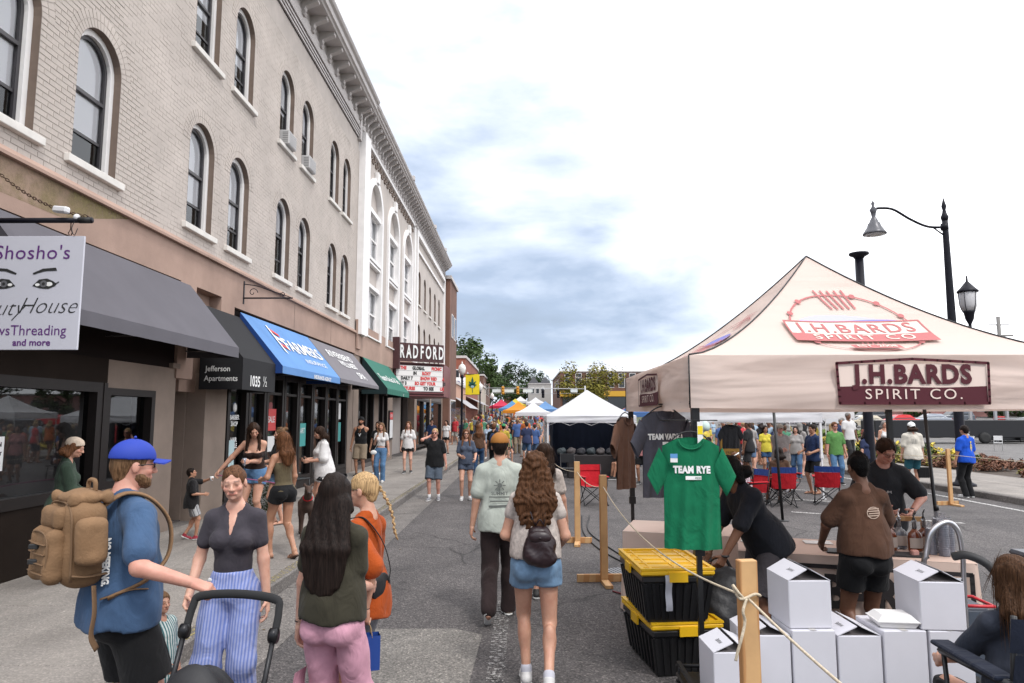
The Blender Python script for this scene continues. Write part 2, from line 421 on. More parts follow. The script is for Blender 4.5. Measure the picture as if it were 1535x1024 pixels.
def person(loc, face, h=1.7, sex='f', skin='light', label='', group=None, fat=1.0, lean=0, side=0, yawt=0,
           head=(0, 0, 0), lh=None, rh=None, lf=None, rf=None, hip_z=None, lpole=None, rpole=None, lkpole=None, rkpole=None,
           top=None, bottom=None, shoes=None, hair=None, lod=1, curl=(.6, .6), extra=None, smile=.4, sitting=False, closed_eyes=False, palms=(None, None), rhw=None, lhw=None):
 """face: heading in degrees, 0 = +Y (away from the camera), 90 = -X.  lh/rh: hand targets, lf/rf: ankle targets in local
 metres for a 1.75 m figure (x right, y forward, z up).  lod 0 close, 1 middle, 2 far."""
 s = h / 1.75; A = {}
 hb = (.0075, .0125, .02, .03)[lod]; hc = (.0085, .0135, .021, .03)[lod]; hh = (.0029, .0065, .0115, .022)[lod]; hf = (.0035, .006, .010, .02)[lod]
 sh = .175 if sex == 'm' else .152; hipw = .088 if sex == 'm' else .092
 zh = .93 if hip_z is None else hip_z
 R = rot('z', radians(yawt)) @ rot('y', radians(side)) @ rot('x', -radians(lean))
 P0 = V3(0, 0, zh)
 def T(x, y, z): return P0 + R @ V3(x, y, z)
 hipL, hipR = V3(-hipw, 0, zh - .02), V3(hipw, 0, zh - .02)
 lf = V3(-.1, -.02, .085) if lf is None else V3(*lf); rf = V3(.1, .02, .085) if rf is None else V3(*rf)
 kL, aL = ik(hipL, lf, .435, .425, (-.1, 1, .1) if lkpole is None else lkpole); kR, aR = ik(hipR, rf, .435, .425, (.1, 1, .1) if rkpole is None else rkpole)
 root = empty('person', loc, radians(face), label, 'person', group)
 root.scale = (s, s, s)
 def w2l(p):
  a = radians(face); X, Y = p[0] - loc[0], p[1] - loc[1]; return V3((X * cos(a) + Y * sin(a)) / s, (-X * sin(a) + Y * cos(a)) / s, (p[2] - loc[2]) / s)
 if rhw: rh = w2l(rhw)
 if lhw: lh = w2l(lhw)
 sL, sR = T(-sh, -.01, .475), T(sh, -.01, .475)
 lh = T(-sh - .09, .06, -.06) if lh is None else V3(*lh); rh = T(sh + .09, .06, -.06) if rh is None else V3(*rh)
 eL, wL = ik(sL, lh, .285, .255, R @ V3(-.35, -1, -.2) if lpole is None else lpole)
 eR, wR = ik(sR, rh, .285, .255, R @ V3(.35, -1, -.2) if rpole is None else rpole)
 nb = T(0, -.015, .555)
 Rh = R @ rot('z', radians(head[0])) @ rot('x', radians(head[1])) @ rot('y', radians(head[2]))
 Rh = rot('x', 0) @ (Rh if abs(lean) < 25 else rot('x', -radians(lean * .4)) @ rot('z', radians(head[0])) @ rot('x', radians(head[1])))
 hc0 = nb + (R @ V3(0, .022, .0)) + Rh @ V3(0, .0, .165)
 def H(x, y, z): return hc0 + Rh @ V3(x, y, z)
 fm = fat; A.update(locals())
 g = fm
 # ---- prims shared by body and clothes
 def torso(S, d=0., skirt=0):
  if sex == 'm':
   S.ell(T(0, 0, .02), V3(.155 * g + d, .115 * g + d, .12 + d), R)
   S.ell(T(0, .01 * g, .17), V3(.145 * g * g + d, .105 * g * g + d, .15 + d), R)
   S.ell(T(0, .0, .36), V3(.168 * (1 + (g - 1) * .7) + d, .115 * (1 + (g - 1) * .7) + d, .17 + d), R)
   S.cap(T(-sh * .84, -.012, .465), T(sh * .84, -.012, .465), .058 + d, k=.05)
   for q in (-1, 1): S.cap(T(q * .05, -.02, .545), T(q * sh * .8, -.014, .49), .04 + d, .042 + d, k=.04)
   S.cap(T(0, -.02, .45), T(0, -.015, .54), .085 + d, .062 + d)
  else:
   S.ell(T(0, -.005, .01), V3(.165 * g + d, .115 * g + d, .115 + d), R)
   S.ell(T(0, .0, .17), V3(.118 * g + d, .088 * g + d, .14 + d), R)
   S.ell(T(0, .0, .34), V3(.138 * g + d, .098 * g + d, .15 + d), R)
   S.cap(T(-sh * .84, -.012, .468), T(sh * .84, -.012, .468), .046 + d, k=.045)
   for q in (-1, 1): S.cap(T(q * .04, -.018, .55), T(q * sh * .8, -.014, .488), .030 + d, .034 + d, k=.035)
   for q in (-1, 1): S.ell(T(q * .068, .075 * g, .335), V3(.062 * g + d, .055 * g + d, .062 + d), R, k=.02)
   S.cap(T(0, -.02, .45), T(0, -.015, .54), .07 + d, .05 + d)
  for q in (-1, 1): S.ell(T(q * .072 * g, -.07 * g, -.035), V3(.08 * g + d, .075 * g + d, .085 + d), R, k=.03)
 def legs(S, d=0., dk=None, full=True, frac=1.0, widen=0.):
  dk = d if dk is None else dk
  for hp, kn, an in ((hipL, kL, aL), (hipR, kR, aR)):
   if frac <= 1.0:
    e = hp + (kn - hp) * frac; S.cap(hp, e, .088 * g + d, (.088 * g + (.056 - .088 * g) * frac) + d + widen, k=.035)
   else:
    S.cap(hp, kn, .088 * g + d, .056 * (1 + (g - 1) * .5) + d + widen * .5, k=.035)
    fr = frac - 1; e = kn + (an - kn) * fr
    if d > 0 and frac >= 1.9: e = an + (an - kn) * (.10 if an[2] < .1 else .02)
    S.cap(kn, e, .053 + d + widen * .5, .053 + (.037 - .053) * fr + dk + widen, k=.025)
    m = kn + (an - kn) * .32 + V3(0, -.018, 0)
    if fr > .5: S.ell(m, V3(.048, .052, .11) + d, k=.03)
 def arms(S, d=0., frac=2.0, widen=0., which='LR'):
  for nm, a, e, w in (('L', sL, eL, wL), ('R', sR, eR, wR)):
   if nm not in which: continue
   ru = (.047 if sex == 'm' else .038) * (1 + (g - 1) * .6); re = .037 * (1 + (g - 1) * .4); rw = .026
   if frac <= 1: S.cap(a, a + (e - a) * frac, ru + .006 + d, ru + (re - ru) * frac + d + widen, k=.035)
   else:
    S.cap(a, e, ru + .006 + d, re + d + widen * .3, k=.035); fr = frac - 1
    S.cap(e, e + (w - e) * fr, re + .004 + d, re + (rw - re) * fr + d + widen, k=.02)
 # ---- body
 B = SDF(.045); torso(B); arms(B);
 for hp, kn, an, q in ((hipL, kL, aL, -1), (hipR, kR, aR, 1)):
  B.cap(hp, kn, .086 * g, .055 * (1 + (g - 1) * .4), k=.03); B.cap(kn, an, .050, .034, k=.02)
  B.ell(kn + (an - kn) * .3 + V3(0, -.02, 0), V3(.047, .05, .11), k=.03)
 B.cap(nb + R @ V3(0, -.03, -.02), H(0, -.022, -.07), .056 if sex == 'm' else .047, .053 if sex == 'm' else .044, k=.03)
 for i, (kn, an) in enumerate(((kL, aL), (kR, aR))):
  ft = footdir = None
  lift = an[2] - .085
  q = -1 if i == 0 else 1
  dirn = V3(q * .12, 1, 0) if lift < .02 or sitting else V3(q * .05, .72, -.70 * min(1, lift / .06))
  dirn /= np.linalg.norm(dirn); A['fd%d' % i] = dirn
  heel = an + V3(0, -.035, -.045); toe = an + dirn * .15 + V3(0, 0, -.055 if lift < .02 else -.03)
  B.cap(heel, toe, .034, .024, k=.02); B.cap(an, an + V3(0, 0, -.04), .036, .034, k=.02)
  if lod <= 1: B.cap(toe, toe + dirn * .045 + V3(0, 0, -.006), .023, .016, k=.015)
 parts = [B.mesh(hb)]
 D = SDF(.02)
 D.ell(H(0, -.012, .028), V3(.073, .093, .083), Rh); D.ell(H(0, .022, -.03), V3(.060, .064, .078), Rh)
 D.ell(H(0, .036, -.078), V3(.040 if sex == 'f' else .046, .042, .032), Rh); D.ell(H(0, .066, -.094), V3(.017, .015, .014), Rh, k=.012)
 D.cap(H(0, -.02, -.05), H(0, -.026, -.13), .052 if sex == 'm' else .044, .055 if sex == 'm' else .045, k=.03)
 for q in (-1, 1):
  D.ell(H(q * .036, .058, -.03), V3(.024, .022, .022), Rh, k=.012)
  D.ell(H(q * .075, -.008, -.012), V3(.010, .019, .031), Rh, k=.006)
  D.ell(H(q * .031, .096, -.001), V3(.017, .016, .011), Rh, k=.01, sub=True)
  D.ell(H(q * .031, .074, -.002), V3(.0135, .0135, .0115), Rh, k=.004)
 D.cap(H(-.034, .078, .017), H(.034, .078, .017), .010, k=.012)
 D.cap(H(0, .084, .004), H(0, .103, -.032), .0075, .0115, k=.008)
 for q in (-1, 1): D.ell(H(q * .011, .094, -.036), V3(.009, .010, .008), Rh, k=.006)
 w = .018 + .007 * smile
 if lod == 0:
  D.cap(H(-w, .078, -.059 + .007 * smile), H(0, .088, -.0615), .0035, .0062, k=.005); D.cap(H(w, .078, -.059 + .007 * smile), H(0, .088, -.0615), .0035, .0062, k=.005)
  D.cap(H(-w * .9, .077, -.064 + .005 * smile), H(0, .0865, -.0725), .0035, .0068, k=.005); D.cap(H(w * .9, .077, -.064 + .005 * smile), H(0, .0865, -.0725), .0035, .0068, k=.005)
  D.cap(H(-w * .95, .094, -.0645 + .006 * smile), H(w * .95, .094, -.0645 + .006 * smile), .0015, k=.003, sub=True)
 else: D.cap(H(-w, .079, -.063), H(w, .079, -.063), .0085, k=.006)
 Vh, Fh = D.mesh(hh); parts.append((Vh, Fh))
 lv = (Vh - hc0) @ Rh; X_, Y_, Z_ = np.abs(lv[:, 0]), lv[:, 1], lv[:, 2]; fr_ = np.clip((Y_ - .045) / .015, 0, 1); e_ = max(1., hh / .0035)
 G_ = lambda d, w_: np.exp(-(d / w_) ** 2)
 lipm = G_(Z_ + .0655 - .007 * smile * (X_ / .02) ** 2, .0062 * e_ ** .5) * np.clip((w + .004 - X_) / .005, 0, 1) * fr_
 brm = .85 * G_(Z_ - .0215 + .12 * (X_ - .031).clip(0) , .0028 * e_) * np.clip((X_ - .013) / .004, 0, 1) * np.clip((.050 - X_) / .006, 0, 1) * fr_
 if lod >= 1: brm = np.maximum(brm, .8 * G_(Z_ + .002, .005) * G_(X_ - .031, .012) * fr_)
 elif closed_eyes: brm = np.maximum(brm, .9 * G_(Z_ + .001 - 25 * (X_ - .031) ** 2 * -1, .0022) * np.clip((.0145 - np.abs(X_ - .031)) / .004, 0, 1) * fr_)
 else: brm = np.maximum(brm, .6 * G_(Z_ - .0065 + 30 * (X_ - .031) ** 2, .0022) * np.clip((.0145 - np.abs(X_ - .031)) / .004, 0, 1) * fr_)
 blm = .55 * G_(np.hypot(X_ - .042, Z_ + .030), .020) * fr_
 masks = [np.zeros((3, len(parts[0][0]))), np.stack([blm, lipm, brm])]
 for i, (e, wv, q) in enumerate(((eL, wL, -1), (eR, wR, 1))):
  u = wv - e; u /= np.linalg.norm(u)
  pn = palms[i]
  n_ = V3(*pn) if pn is not None else R @ V3(-q, 0.15, 0)      # palm normal
  n_ = n_ - u * (n_ @ u); n_ /= np.linalg.norm(n_)
  x_ = np.cross(n_, u) * q                                     # towards little finger / thumb side
  x_ = x_ / np.linalg.norm(x_)
  c_ = curl[i]
  K = SDF(.008); K.cap(wv - u * .045, wv + u * .005, .027, .024, k=.01)
  K.cap(wv + u * .02 + x_ * .017, wv + u * .075 + x_ * .026, .017, .014, k=.015); K.cap(wv + u * .02 - x_ * .015, wv + u * .078 - x_ * .024, .017, .014, k=.015)
  K.cap(wv + u * .02, wv + u * .078, .018, .0155, k=.012)
  for fi, (fx, fl) in enumerate(((-.030, .85), (-.0105, .98), (.0095, .92), (.028, .74))):
   p = wv + u * (.082 - abs(fx) * .15) + x_ * fx; ang = 0
   for sgi, L_ in enumerate((.042, .028, .022)):
    ang += c_ * (.55, .95, .6)[sgi] + fi * .05
    d_ = u * cos(ang) + n_ * sin(ang); p2 = p + d_ * L_ * fl
    K.cap(p, p2, .0092 - sgi * .0008, .0086 - sgi * .0008, k=.003); p = p2
  tb = wv + u * .02 - x_ * .022; t1 = tb + (u * .55 - x_ * .6 + n_ * (.35 + .3 * c_)) * .042; t2 = t1 + (u * .85 - x_ * .05 + n_ * (.3 + .6 * c_)) * .032
  K.cap(tb, t1, .014, .0105, k=.01); K.cap(t1, t2, .0105, .0085, k=.003)
  Vk, Fk = K.mesh(hf); parts.append((Vk, Fk)); masks.append(np.zeros((3, len(Vk))))
  A['gripL' if i == 0 else 'gripR'] = wv + u * .085 + n_ * .025
 V, F = joinVF(parts)
 bme = np_mesh('body', V, F, skinm(skin)); mk_ = np.concatenate(masks, 1)
 for nm, q in zip(('blush', 'lip', 'brow'), mk_): at = bme.attributes.new(nm, 'FLOAT', 'POINT'); at.data.foreach_set('value', q.astype(np.float32))
 body = link('body', bme, root)
 if lod == 0 and not closed_eyes:
  for q in (-1, 1):
   e = MB(); c = H(q * .031, .0762, -.002)
   e.sphere(c, .0122, 10, 0, sz=.62); pc = H(q * .031, .0762 + .0080, -.002); e.sphere(pc, .0058, 8, 1, sz=.9)
   e.build('eye', [mat('eye_white', (.75, .72, .70), .25), mat('iris', (.03, .02, .015), .2)], root)
 wrk = wrinkle(.0045, seed=h * 37 + face)
 zf = P0[2]
 def plane_t(lo=None, hi=None):
  """clip along the torso axis (local z above the hip)"""
  up = R[:, 2]
  def f(X, Y, Z):
   t = (X - P0[0]) * up[0] + (Y - P0[1]) * up[1] + (Z - P0[2]) * up[2]; r = np.full(np.broadcast(X, Y, Z).shape, -1.)
   if lo is not None: r = np.maximum(r, lo + .012 * np.sin(X * 21 + Y * 17) - t)
   if hi is not None: r = np.maximum(r, t - hi)
   return r
  return f
 # ---- clothes
 def neckcut(S, depth=.0, v=False):
  S.ell(T(0, .028, .605), V3(.068, .078, .082), R, k=.006, sub=True)
  if v:
   for t in np.linspace(0, 1, 7): S.ell(T(0, .085 + .035 * t, .56 - depth * t), V3(.062 * (1 - t) + .006, .06, .035), R, k=.006, sub=True)
  elif depth: S.ell(T(0, .09, .56), V3(.085, .07, depth), R, k=.006, sub=True)
 if top:
  ty = top.get('type', 'tee'); m = top['mat']; d = top.get('d', .014); lo = top.get('lo', -.10)
  S = SDF(.045)
  if ty in ('tee', 'jacket'):
   torso(S, d); arms(S, d, top.get('sleeve', .62), top.get('wide', .012))
   if lo < .06:
    S.ell(T(0, -.012 * g, lo + .04), V3((.188 if sex == 'm' else .180) * g + d + .010, .148 * g + d + .008, .40 + max(0, -lo - .1)), R, k=.02)
    S.ell(T(0, .01 * g, .16), V3((.148 if sex == 'm' else .128) * g + d, .106 * g * g + d, .24), R)
   neckcut(S, top.get('neck', .0), top.get('v', False))
   Vt, Ft = S.mesh(hc, plane_t(lo), wrk)
  elif ty == 'tank':
   torso(S, d);
   for q in (-1, 1): S.ell(T(q * (sh + .015), 0, .50), V3(.075, .14, .13), R, k=.01, sub=True)
   S.ell(T(0, .03, .60), V3(.105, .10, .14), R, k=.01, sub=True)
   Vt, Ft = S.mesh(hc, plane_t(lo, top.get('hi')), wrk)
  elif ty == 'cami':
   torso(S, d); hi = top.get('hi', .42)
   Vt, Ft = S.mesh(hc, plane_t(lo, hi), wrk)
   if top.get('straps', True):
    sb = MB()
    for q in (-1, 1):
     pts = [T(q * .075, .105 * g + .012, .40), T(q * .085, .07, .50), T(q * .09, -.01, .545), T(q * .085, -.08, .50), T(q * .075, -.10, .41)]
     sb.tube(smooth_path(pts, 4), .006, 6)
    sb.build('strap', m, root)
  elif ty == 'dress':
   torso(S, d);
   if top.get('sleeve', 0): arms(S, d, top['sleeve'], .015)
   zb = top.get('zb', .5); w_ = top.get('w', .2)
   S.cap((0, 0, zh), (0, 0, zb), .15 * g, w_, k=.05)
   neckcut(S, top.get('neck', .03))
   Vt, Ft = S.mesh(hc, lambda X, Y, Z: zb + .01 * np.sin(X * 19) + 0 * Y - Z, wrinkle(.007, 16, 2.5, h * 9))
  link(top.get('name', 'shirt'), np_mesh('shirt', Vt, Ft, m), root)
 if bottom:
  ty = bottom.get('type', 'shorts'); m = bottom['mat']; d = bottom.get('d', .013); S = SDF(.035)
  frac = bottom.get('len', .55 if ty == 'shorts' else 1.93)
  W_ = bottom.get('wide', .02)
  ht = bottom.get('waist', .04 if (top and top.get('lo', -.10) < .06 and top.get('type', 'tee') != 'cami') else .085)
  S.ell(T(0, -.003, .0), V3((.155 if sex == 'm' else .165) * g + d, .12 * g + d, .13), R)
  for q in (-1, 1): S.ell(T(q * .072 * g, -.07 * g, -.035), V3(.08 * g + d, .075 * g + d, .085 + d), R, k=.03)
  S.ell(T(0, 0, .1), V3((.135 if sex == 'm' else .128) * g + d, .10 * g + d, .1), R)
  legs(S, d, d, True, frac, W_)
  if ty == 'skirt': S.cap((0, 0, zh - .05), (0, 0, zh - .3), .16, .19)
  kz = None
  if ty in ('shorts',):
   def cl(X, Y, Z):
    r = np.full(np.broadcast(X, Y, Z).shape, -1.); up = R[:, 2]
    t = (X - P0[0]) * up[0] + (Y - P0[1]) * up[1] + (Z - P0[2]) * up[2]; r = np.maximum(r, t - ht)
    for hp, kn, sgn in ((hipL, kL, -1), (hipR, kR, 1)):
     u = (kn - hp) / np.linalg.norm(kn - hp); o = hp + (kn - hp) * (frac if frac <= 1 else 1)
     if frac > 1: continue
     q = (X - o[0]) * u[0] + (Y - o[1]) * u[1] + (Z - o[2]) * u[2]
     near = (sgn * (X + 0 * Y + 0 * Z) > -.01) if not sitting else (sgn * (X + 0 * Y + 0 * Z) > 0)
     r = np.where(near, np.maximum(r, q), r)
    return r
  else:
   def cl(X, Y, Z):
    up = R[:, 2]; t = (X - P0[0]) * up[0] + (Y - P0[1]) * up[1] + (Z - P0[2]) * up[2]; return np.maximum(t - ht, .035 - Z)
  Vt, Ft = S.mesh(hc, cl, wrinkle(bottom.get('wr', .004), 12, 12, h * 11 + face))
  link(bottom.get('name', 'shorts' if ty == 'shorts' else 'trousers'), np_mesh('trousers', Vt, Ft, m), root)
 if shoes:
  sm = shoes if isinstance(shoes, dict) else dict(mat=shoes)
  for i, an in enumerate((aL, aR)):
   dirn = A['fd%d' % i]; S = SDF(.02); lift = an[2] - .085; dz = -.05 if lift < .02 else -.03
   heel = an + V3(0, -.035, -.042); toe = an + dirn * .135 + V3(0, 0, dz)
   up = V3(0, 0, 1) if lift < .02 else np.cross(np.cross(dirn, V3(0, 0, 1)), dirn)
   nm = 'shoe'
   if sm.get('sandal'):
    S.cap(heel - up * .034, toe - up * .026 + dirn * .05, .036, .034, k=.01); nm = 'sandal'
    Ox = heel - up * .034
    Vt, Ft = S.mesh(hf * 1.6, lambda X, Y, Z: np.abs((X - Ox[0]) * up[0] + (Y - Ox[1]) * up[1] + (Z - Ox[2]) * up[2]) - .008)
    ob = link(nm, np_mesh(nm, Vt, Ft, sm['mat']), root)
    sb = MB(); c = an + dirn * .11 - up * .035; sdv = np.cross(dirn, up)
    sb.tube([c - sdv * .036, c - sdv * .02 + up * .022, c + up * .028, c + sdv * .02 + up * .022, c + sdv * .036], .006, 6); sb.build('strap', sm['mat'], ob)
   else:
    S.cap(heel, toe, .042, .034, k=.02); S.cap(an + V3(0, 0, .0), an + V3(0, 0, -.04), .044, .042); S.cap(toe, toe + dirn * .045, .036, .030, k=.02)
    Ox = an + V3(0, 0, 0) - up * .062
    Vt, Ft = S.mesh(hf * 1.6, lambda X, Y, Z: -((X - Ox[0]) * up[0] + (Y - Ox[1]) * up[1] + (Z - Ox[2]) * up[2]) )
    ob = link(nm, np_mesh(nm, Vt, Ft, sm['mat']), root)
    S2 = SDF(.02); S2.cap(heel - up * .012, toe - up * .008, .046, .038); S2.cap(toe - up * .008, toe + dirn * .05 - up * .008, .040, .034)
    Vt, Ft = S2.mesh(hf * 1.6, lambda X, Y, Z: np.abs((X - Ox[0]) * up[0] + (Y - Ox[1]) * up[1] + (Z - Ox[2]) * up[2] + .009) - .011)
    link('sole', np_mesh('sole', Vt, Ft, sm.get('sole', MATS.get('sole_white') or mat('sole_white', (.7, .7, .68), .6))), ob)
   if sm.get('sock'):
    k_ = SDF(.01); k_.cap(an, an + (( kL if i == 0 else kR) - an) * sm.get('sockh', .12), .043, .044)
    Vt, Ft = k_.mesh(hf * 1.5); link('sock', np_mesh('sock', Vt, Ft, sm['sock']), root)
 A['T'] = T; A['H'] = H; A['R'] = R; A['Rh'] = Rh; A['root'] = root; A['s'] = s
 if hair: make_hair(A, hair, lod)
 if extra: extra(A)
 return A
def make_hair(A, hair, lod):
 H, Rh, T, R, root = A['H'], A['Rh'], A['T'], A['R'], A['root']
 st = hair['style']; m = hair['mat']; hs = (.0055, .009, .014, .02)[lod]
 S = SDF(.02)
 cutlow = -.2
 if st in ('short', 'buzz', 'cap_short'):
  d = .0035 if st == 'buzz' else .013
  S.ell(H(0, -.016, .030), V3(.075 + d, .093 + d, .084 + d), Rh); S.cap(H(0, -.06, -.02), H(0, -.055, -.055), .05 + d * .5, .045 + d * .5, k=.03)
  S.ell(H(0, .095, -.035), V3(.09, .075, .095), Rh, k=.012, sub=True)
  for q in (-1, 1): S.ell(H(q * .08, .0, -.035), V3(.03, .045, .04), Rh, k=.01, sub=True)
  cutlow = -.085
 elif st == 'updo':
  S.ell(H(0, -.014, .030), V3(.0785, .0975, .0885), Rh); S.cap(H(0, -.06, -.02), H(0, -.055, -.05), .050, .043, k=.03)
  S.ell(H(0, .10, -.03), V3(.075, .075, .09), Rh, k=.012, sub=True)
  for q in (-1, 1): S.ell(H(q * .085, .01, -.04), V3(.028, .045, .04), Rh, k=.01, sub=True)
  if hair.get('bun'): S.ell(H(*hair['bun']), V3(.045, .045, .04), Rh, k=.01)
  if hair.get('tail'):
   S.cap(H(0, -.10, .03), H(0, -.13, -.02), .022, .03); S.cap(H(0, -.13, -.02), H(0, -.12, -.16), .03, .012)
  cutlow = -.085
 elif st in ('long', 'bob', 'curly'):
  L = hair.get('len', .28); w = hair.get('w', .075)
  S.ell(H(0, -.016, .030), V3(.086, .106, .093), Rh)
  for q in (-1, 1): S.cap(H(q * .062, -.015, .02), H(q * .078, -.03, -.10), .032, .036, k=.03)
  S.ell(H(0, -.055, -.05), V3(.085, .06, .10), Rh, k=.03)
  S.ell(H(0, .105, -.045), V3(.060, .075, .115), Rh, k=.015, sub=True)
  top = H(0, -.06, -.05)
  bk = hair.get('back', .0)
  end = H(0, -.045 - bk, -.12 - L) if hair.get('free') else np.array([*(H(0, -.06, -.05) + R @ V3(0, -.055 - bk, -L - .06))])
  mid = (top + end) / 2 + R @ V3(0, -.025, 0)
  for q in np.linspace(-1, 1, 5):
   ofs = R @ V3(q * w, -.012 * (1 - q * q), 0)
   S.cap(top + ofs * .75, mid + ofs * 1.1, .036, .036, k=.03); S.cap(mid + ofs * 1.1, end + ofs * (1 - .15 * abs(q)) + V3(0, 0, .05 * q * q), .036, .022, k=.03)
  if hair.get('front'):
   for q in (-1, 1): S.cap(H(q * .078, -.0, -.10), T(q * .10, .085, hair['front']), .032, .016, k=.03)
 def wr(X, Y, Z):
  a = .0022
  if st == 'curly': return .010 * np.sin(X * 75 + 4 * np.sin(Z * 22)) * np.sin(Z * 62 + 3 * np.sin(X * 40 + Y * 30)) + .005 * np.sin(Y * 90 + Z * 40)
  return a * np.sin(X * 120 + 2.5 * np.sin(Z * 9) + Y * 60) + a * .7 * np.sin(X * 61 + Y * 90 + Z * 6)
 lp = Rh[:, 2]; hc0 = A['hc0']
 def cl(X, Y, Z): return cutlow - ((X - hc0[0]) * lp[0] + (Y - hc0[1]) * lp[1] + (Z - hc0[2]) * lp[2])
 V, F = S.mesh(hs, cl if cutlow > -.15 else None, wr if lod <= 1 else None)
 if hair.get('thin') : pass
 ob = link('hair', np_mesh('hair', V, F, m), root)
 if lod == 0 and st in ('long', 'curly', 'updo', 'short'):
  mb = MB(); r_ = random.Random(int(abs(A['root'].location[0]) * 1000) + 5); n = hair.get('strands', 260)
  c0 = A['hc0']; down = -R[:, 2]
  nv = len(V)
  ctr = V.mean(0)
  for i in range(n):
   p = V[r_.randrange(nv)].copy()
   if st in ('updo', 'short') and n < 1: break
   loc = (p - c0) @ Rh
   out = p - (c0 if loc[2] > -.06 else np.array([ctr[0], ctr[1], p[2]])); out /= max(1e-6, np.linalg.norm(out))
   if st in ('long', 'curly') and out @ R[:, 2] > .45: continue
   L = r_.uniform(.10, .32) if st in ('long', 'curly') else r_.uniform(.02, .05)
   if st in ('updo', 'short'):
    t = Rh @ V3(0, -1, -.35); t = t - out * (t @ out)
   else: t = down - out * (down @ out);
   t /= max(1e-6, np.linalg.norm(t))
   sd_ = np.cross(out, t); ph = r_.uniform(0, 6); pts = []
   amp = .011 if st == 'curly' else .0025
   fr = 60 if st == 'curly' else 18
   for k in range(7 if st == 'curly' else 5):
    u = k / (6 if st == 'curly' else 4); q = p + out * (.0035 + (.006 if st == 'curly' else .002) * sin(pi * u)) + t * L * (u - .4) + sd_ * amp * sin(ph + fr * L * u)
    if st not in ('updo', 'short') : q = q + down * .15 * 0
    pts.append(q)
   rr = [ .0015 * (1 - abs(2 * k / (len(pts) - 1) - 1) ** 2 * .8) * (1.8 if st == 'curly' else 1) for k in range(len(pts))]
   mb.tube(pts, rr, 3, cap=False)
  mb.build('strands', m, ob, kind='stuff')
 return ob
# ------------------------------------------------------------------ ground, road, pavements
FX, KX, RX = -5.7, -2.70, 11.2          # facade plane, left kerb face, right kerb face
PZ = 0.15
def gz(y):
 if y < 55: return 0.
 t = min(1, (y - 55) / 190.); return 8.0 * t * t * (3 - 2 * t) * .62 + 2.2 * min(1, (y - 55) / 60.) * 0.5
YS = [-12, -6, 0, 6, 12, 20, 30, 42, 55, 62, 70, 80, 92, 106, 122, 140, 160, 185, 215, 260]
def strip(mb, x0, x1, dz, ys=YS, nx=1, mi=0):
 for a, b in zip(ys[:-1], ys[1:]):
  mb.add([(x0, a, gz(a) + dz), (x1, a, gz(a) + dz), (x1, b, gz(b) + dz), (x0, b, gz(b) + dz)], [(0, 1, 2, 3)], mi)
m_ground = mat('earth_green', (.07, .085, .04), .95, noise=(.15, .5))
mb = MB(); ys2 = [-400, -100, -12] + YS[1:] + [330, 420, 700, 1500]
for xa, xb in zip([-1500, -300, -90, -30, -8, 0, 12, 40, 100, 300], [-300, -90, -30, -8, 0, 12, 40, 100, 300, 1500]):
 strip(mb, xa, xb, -.06, ys2)
mb.build('ground', m_ground, kind='structure')

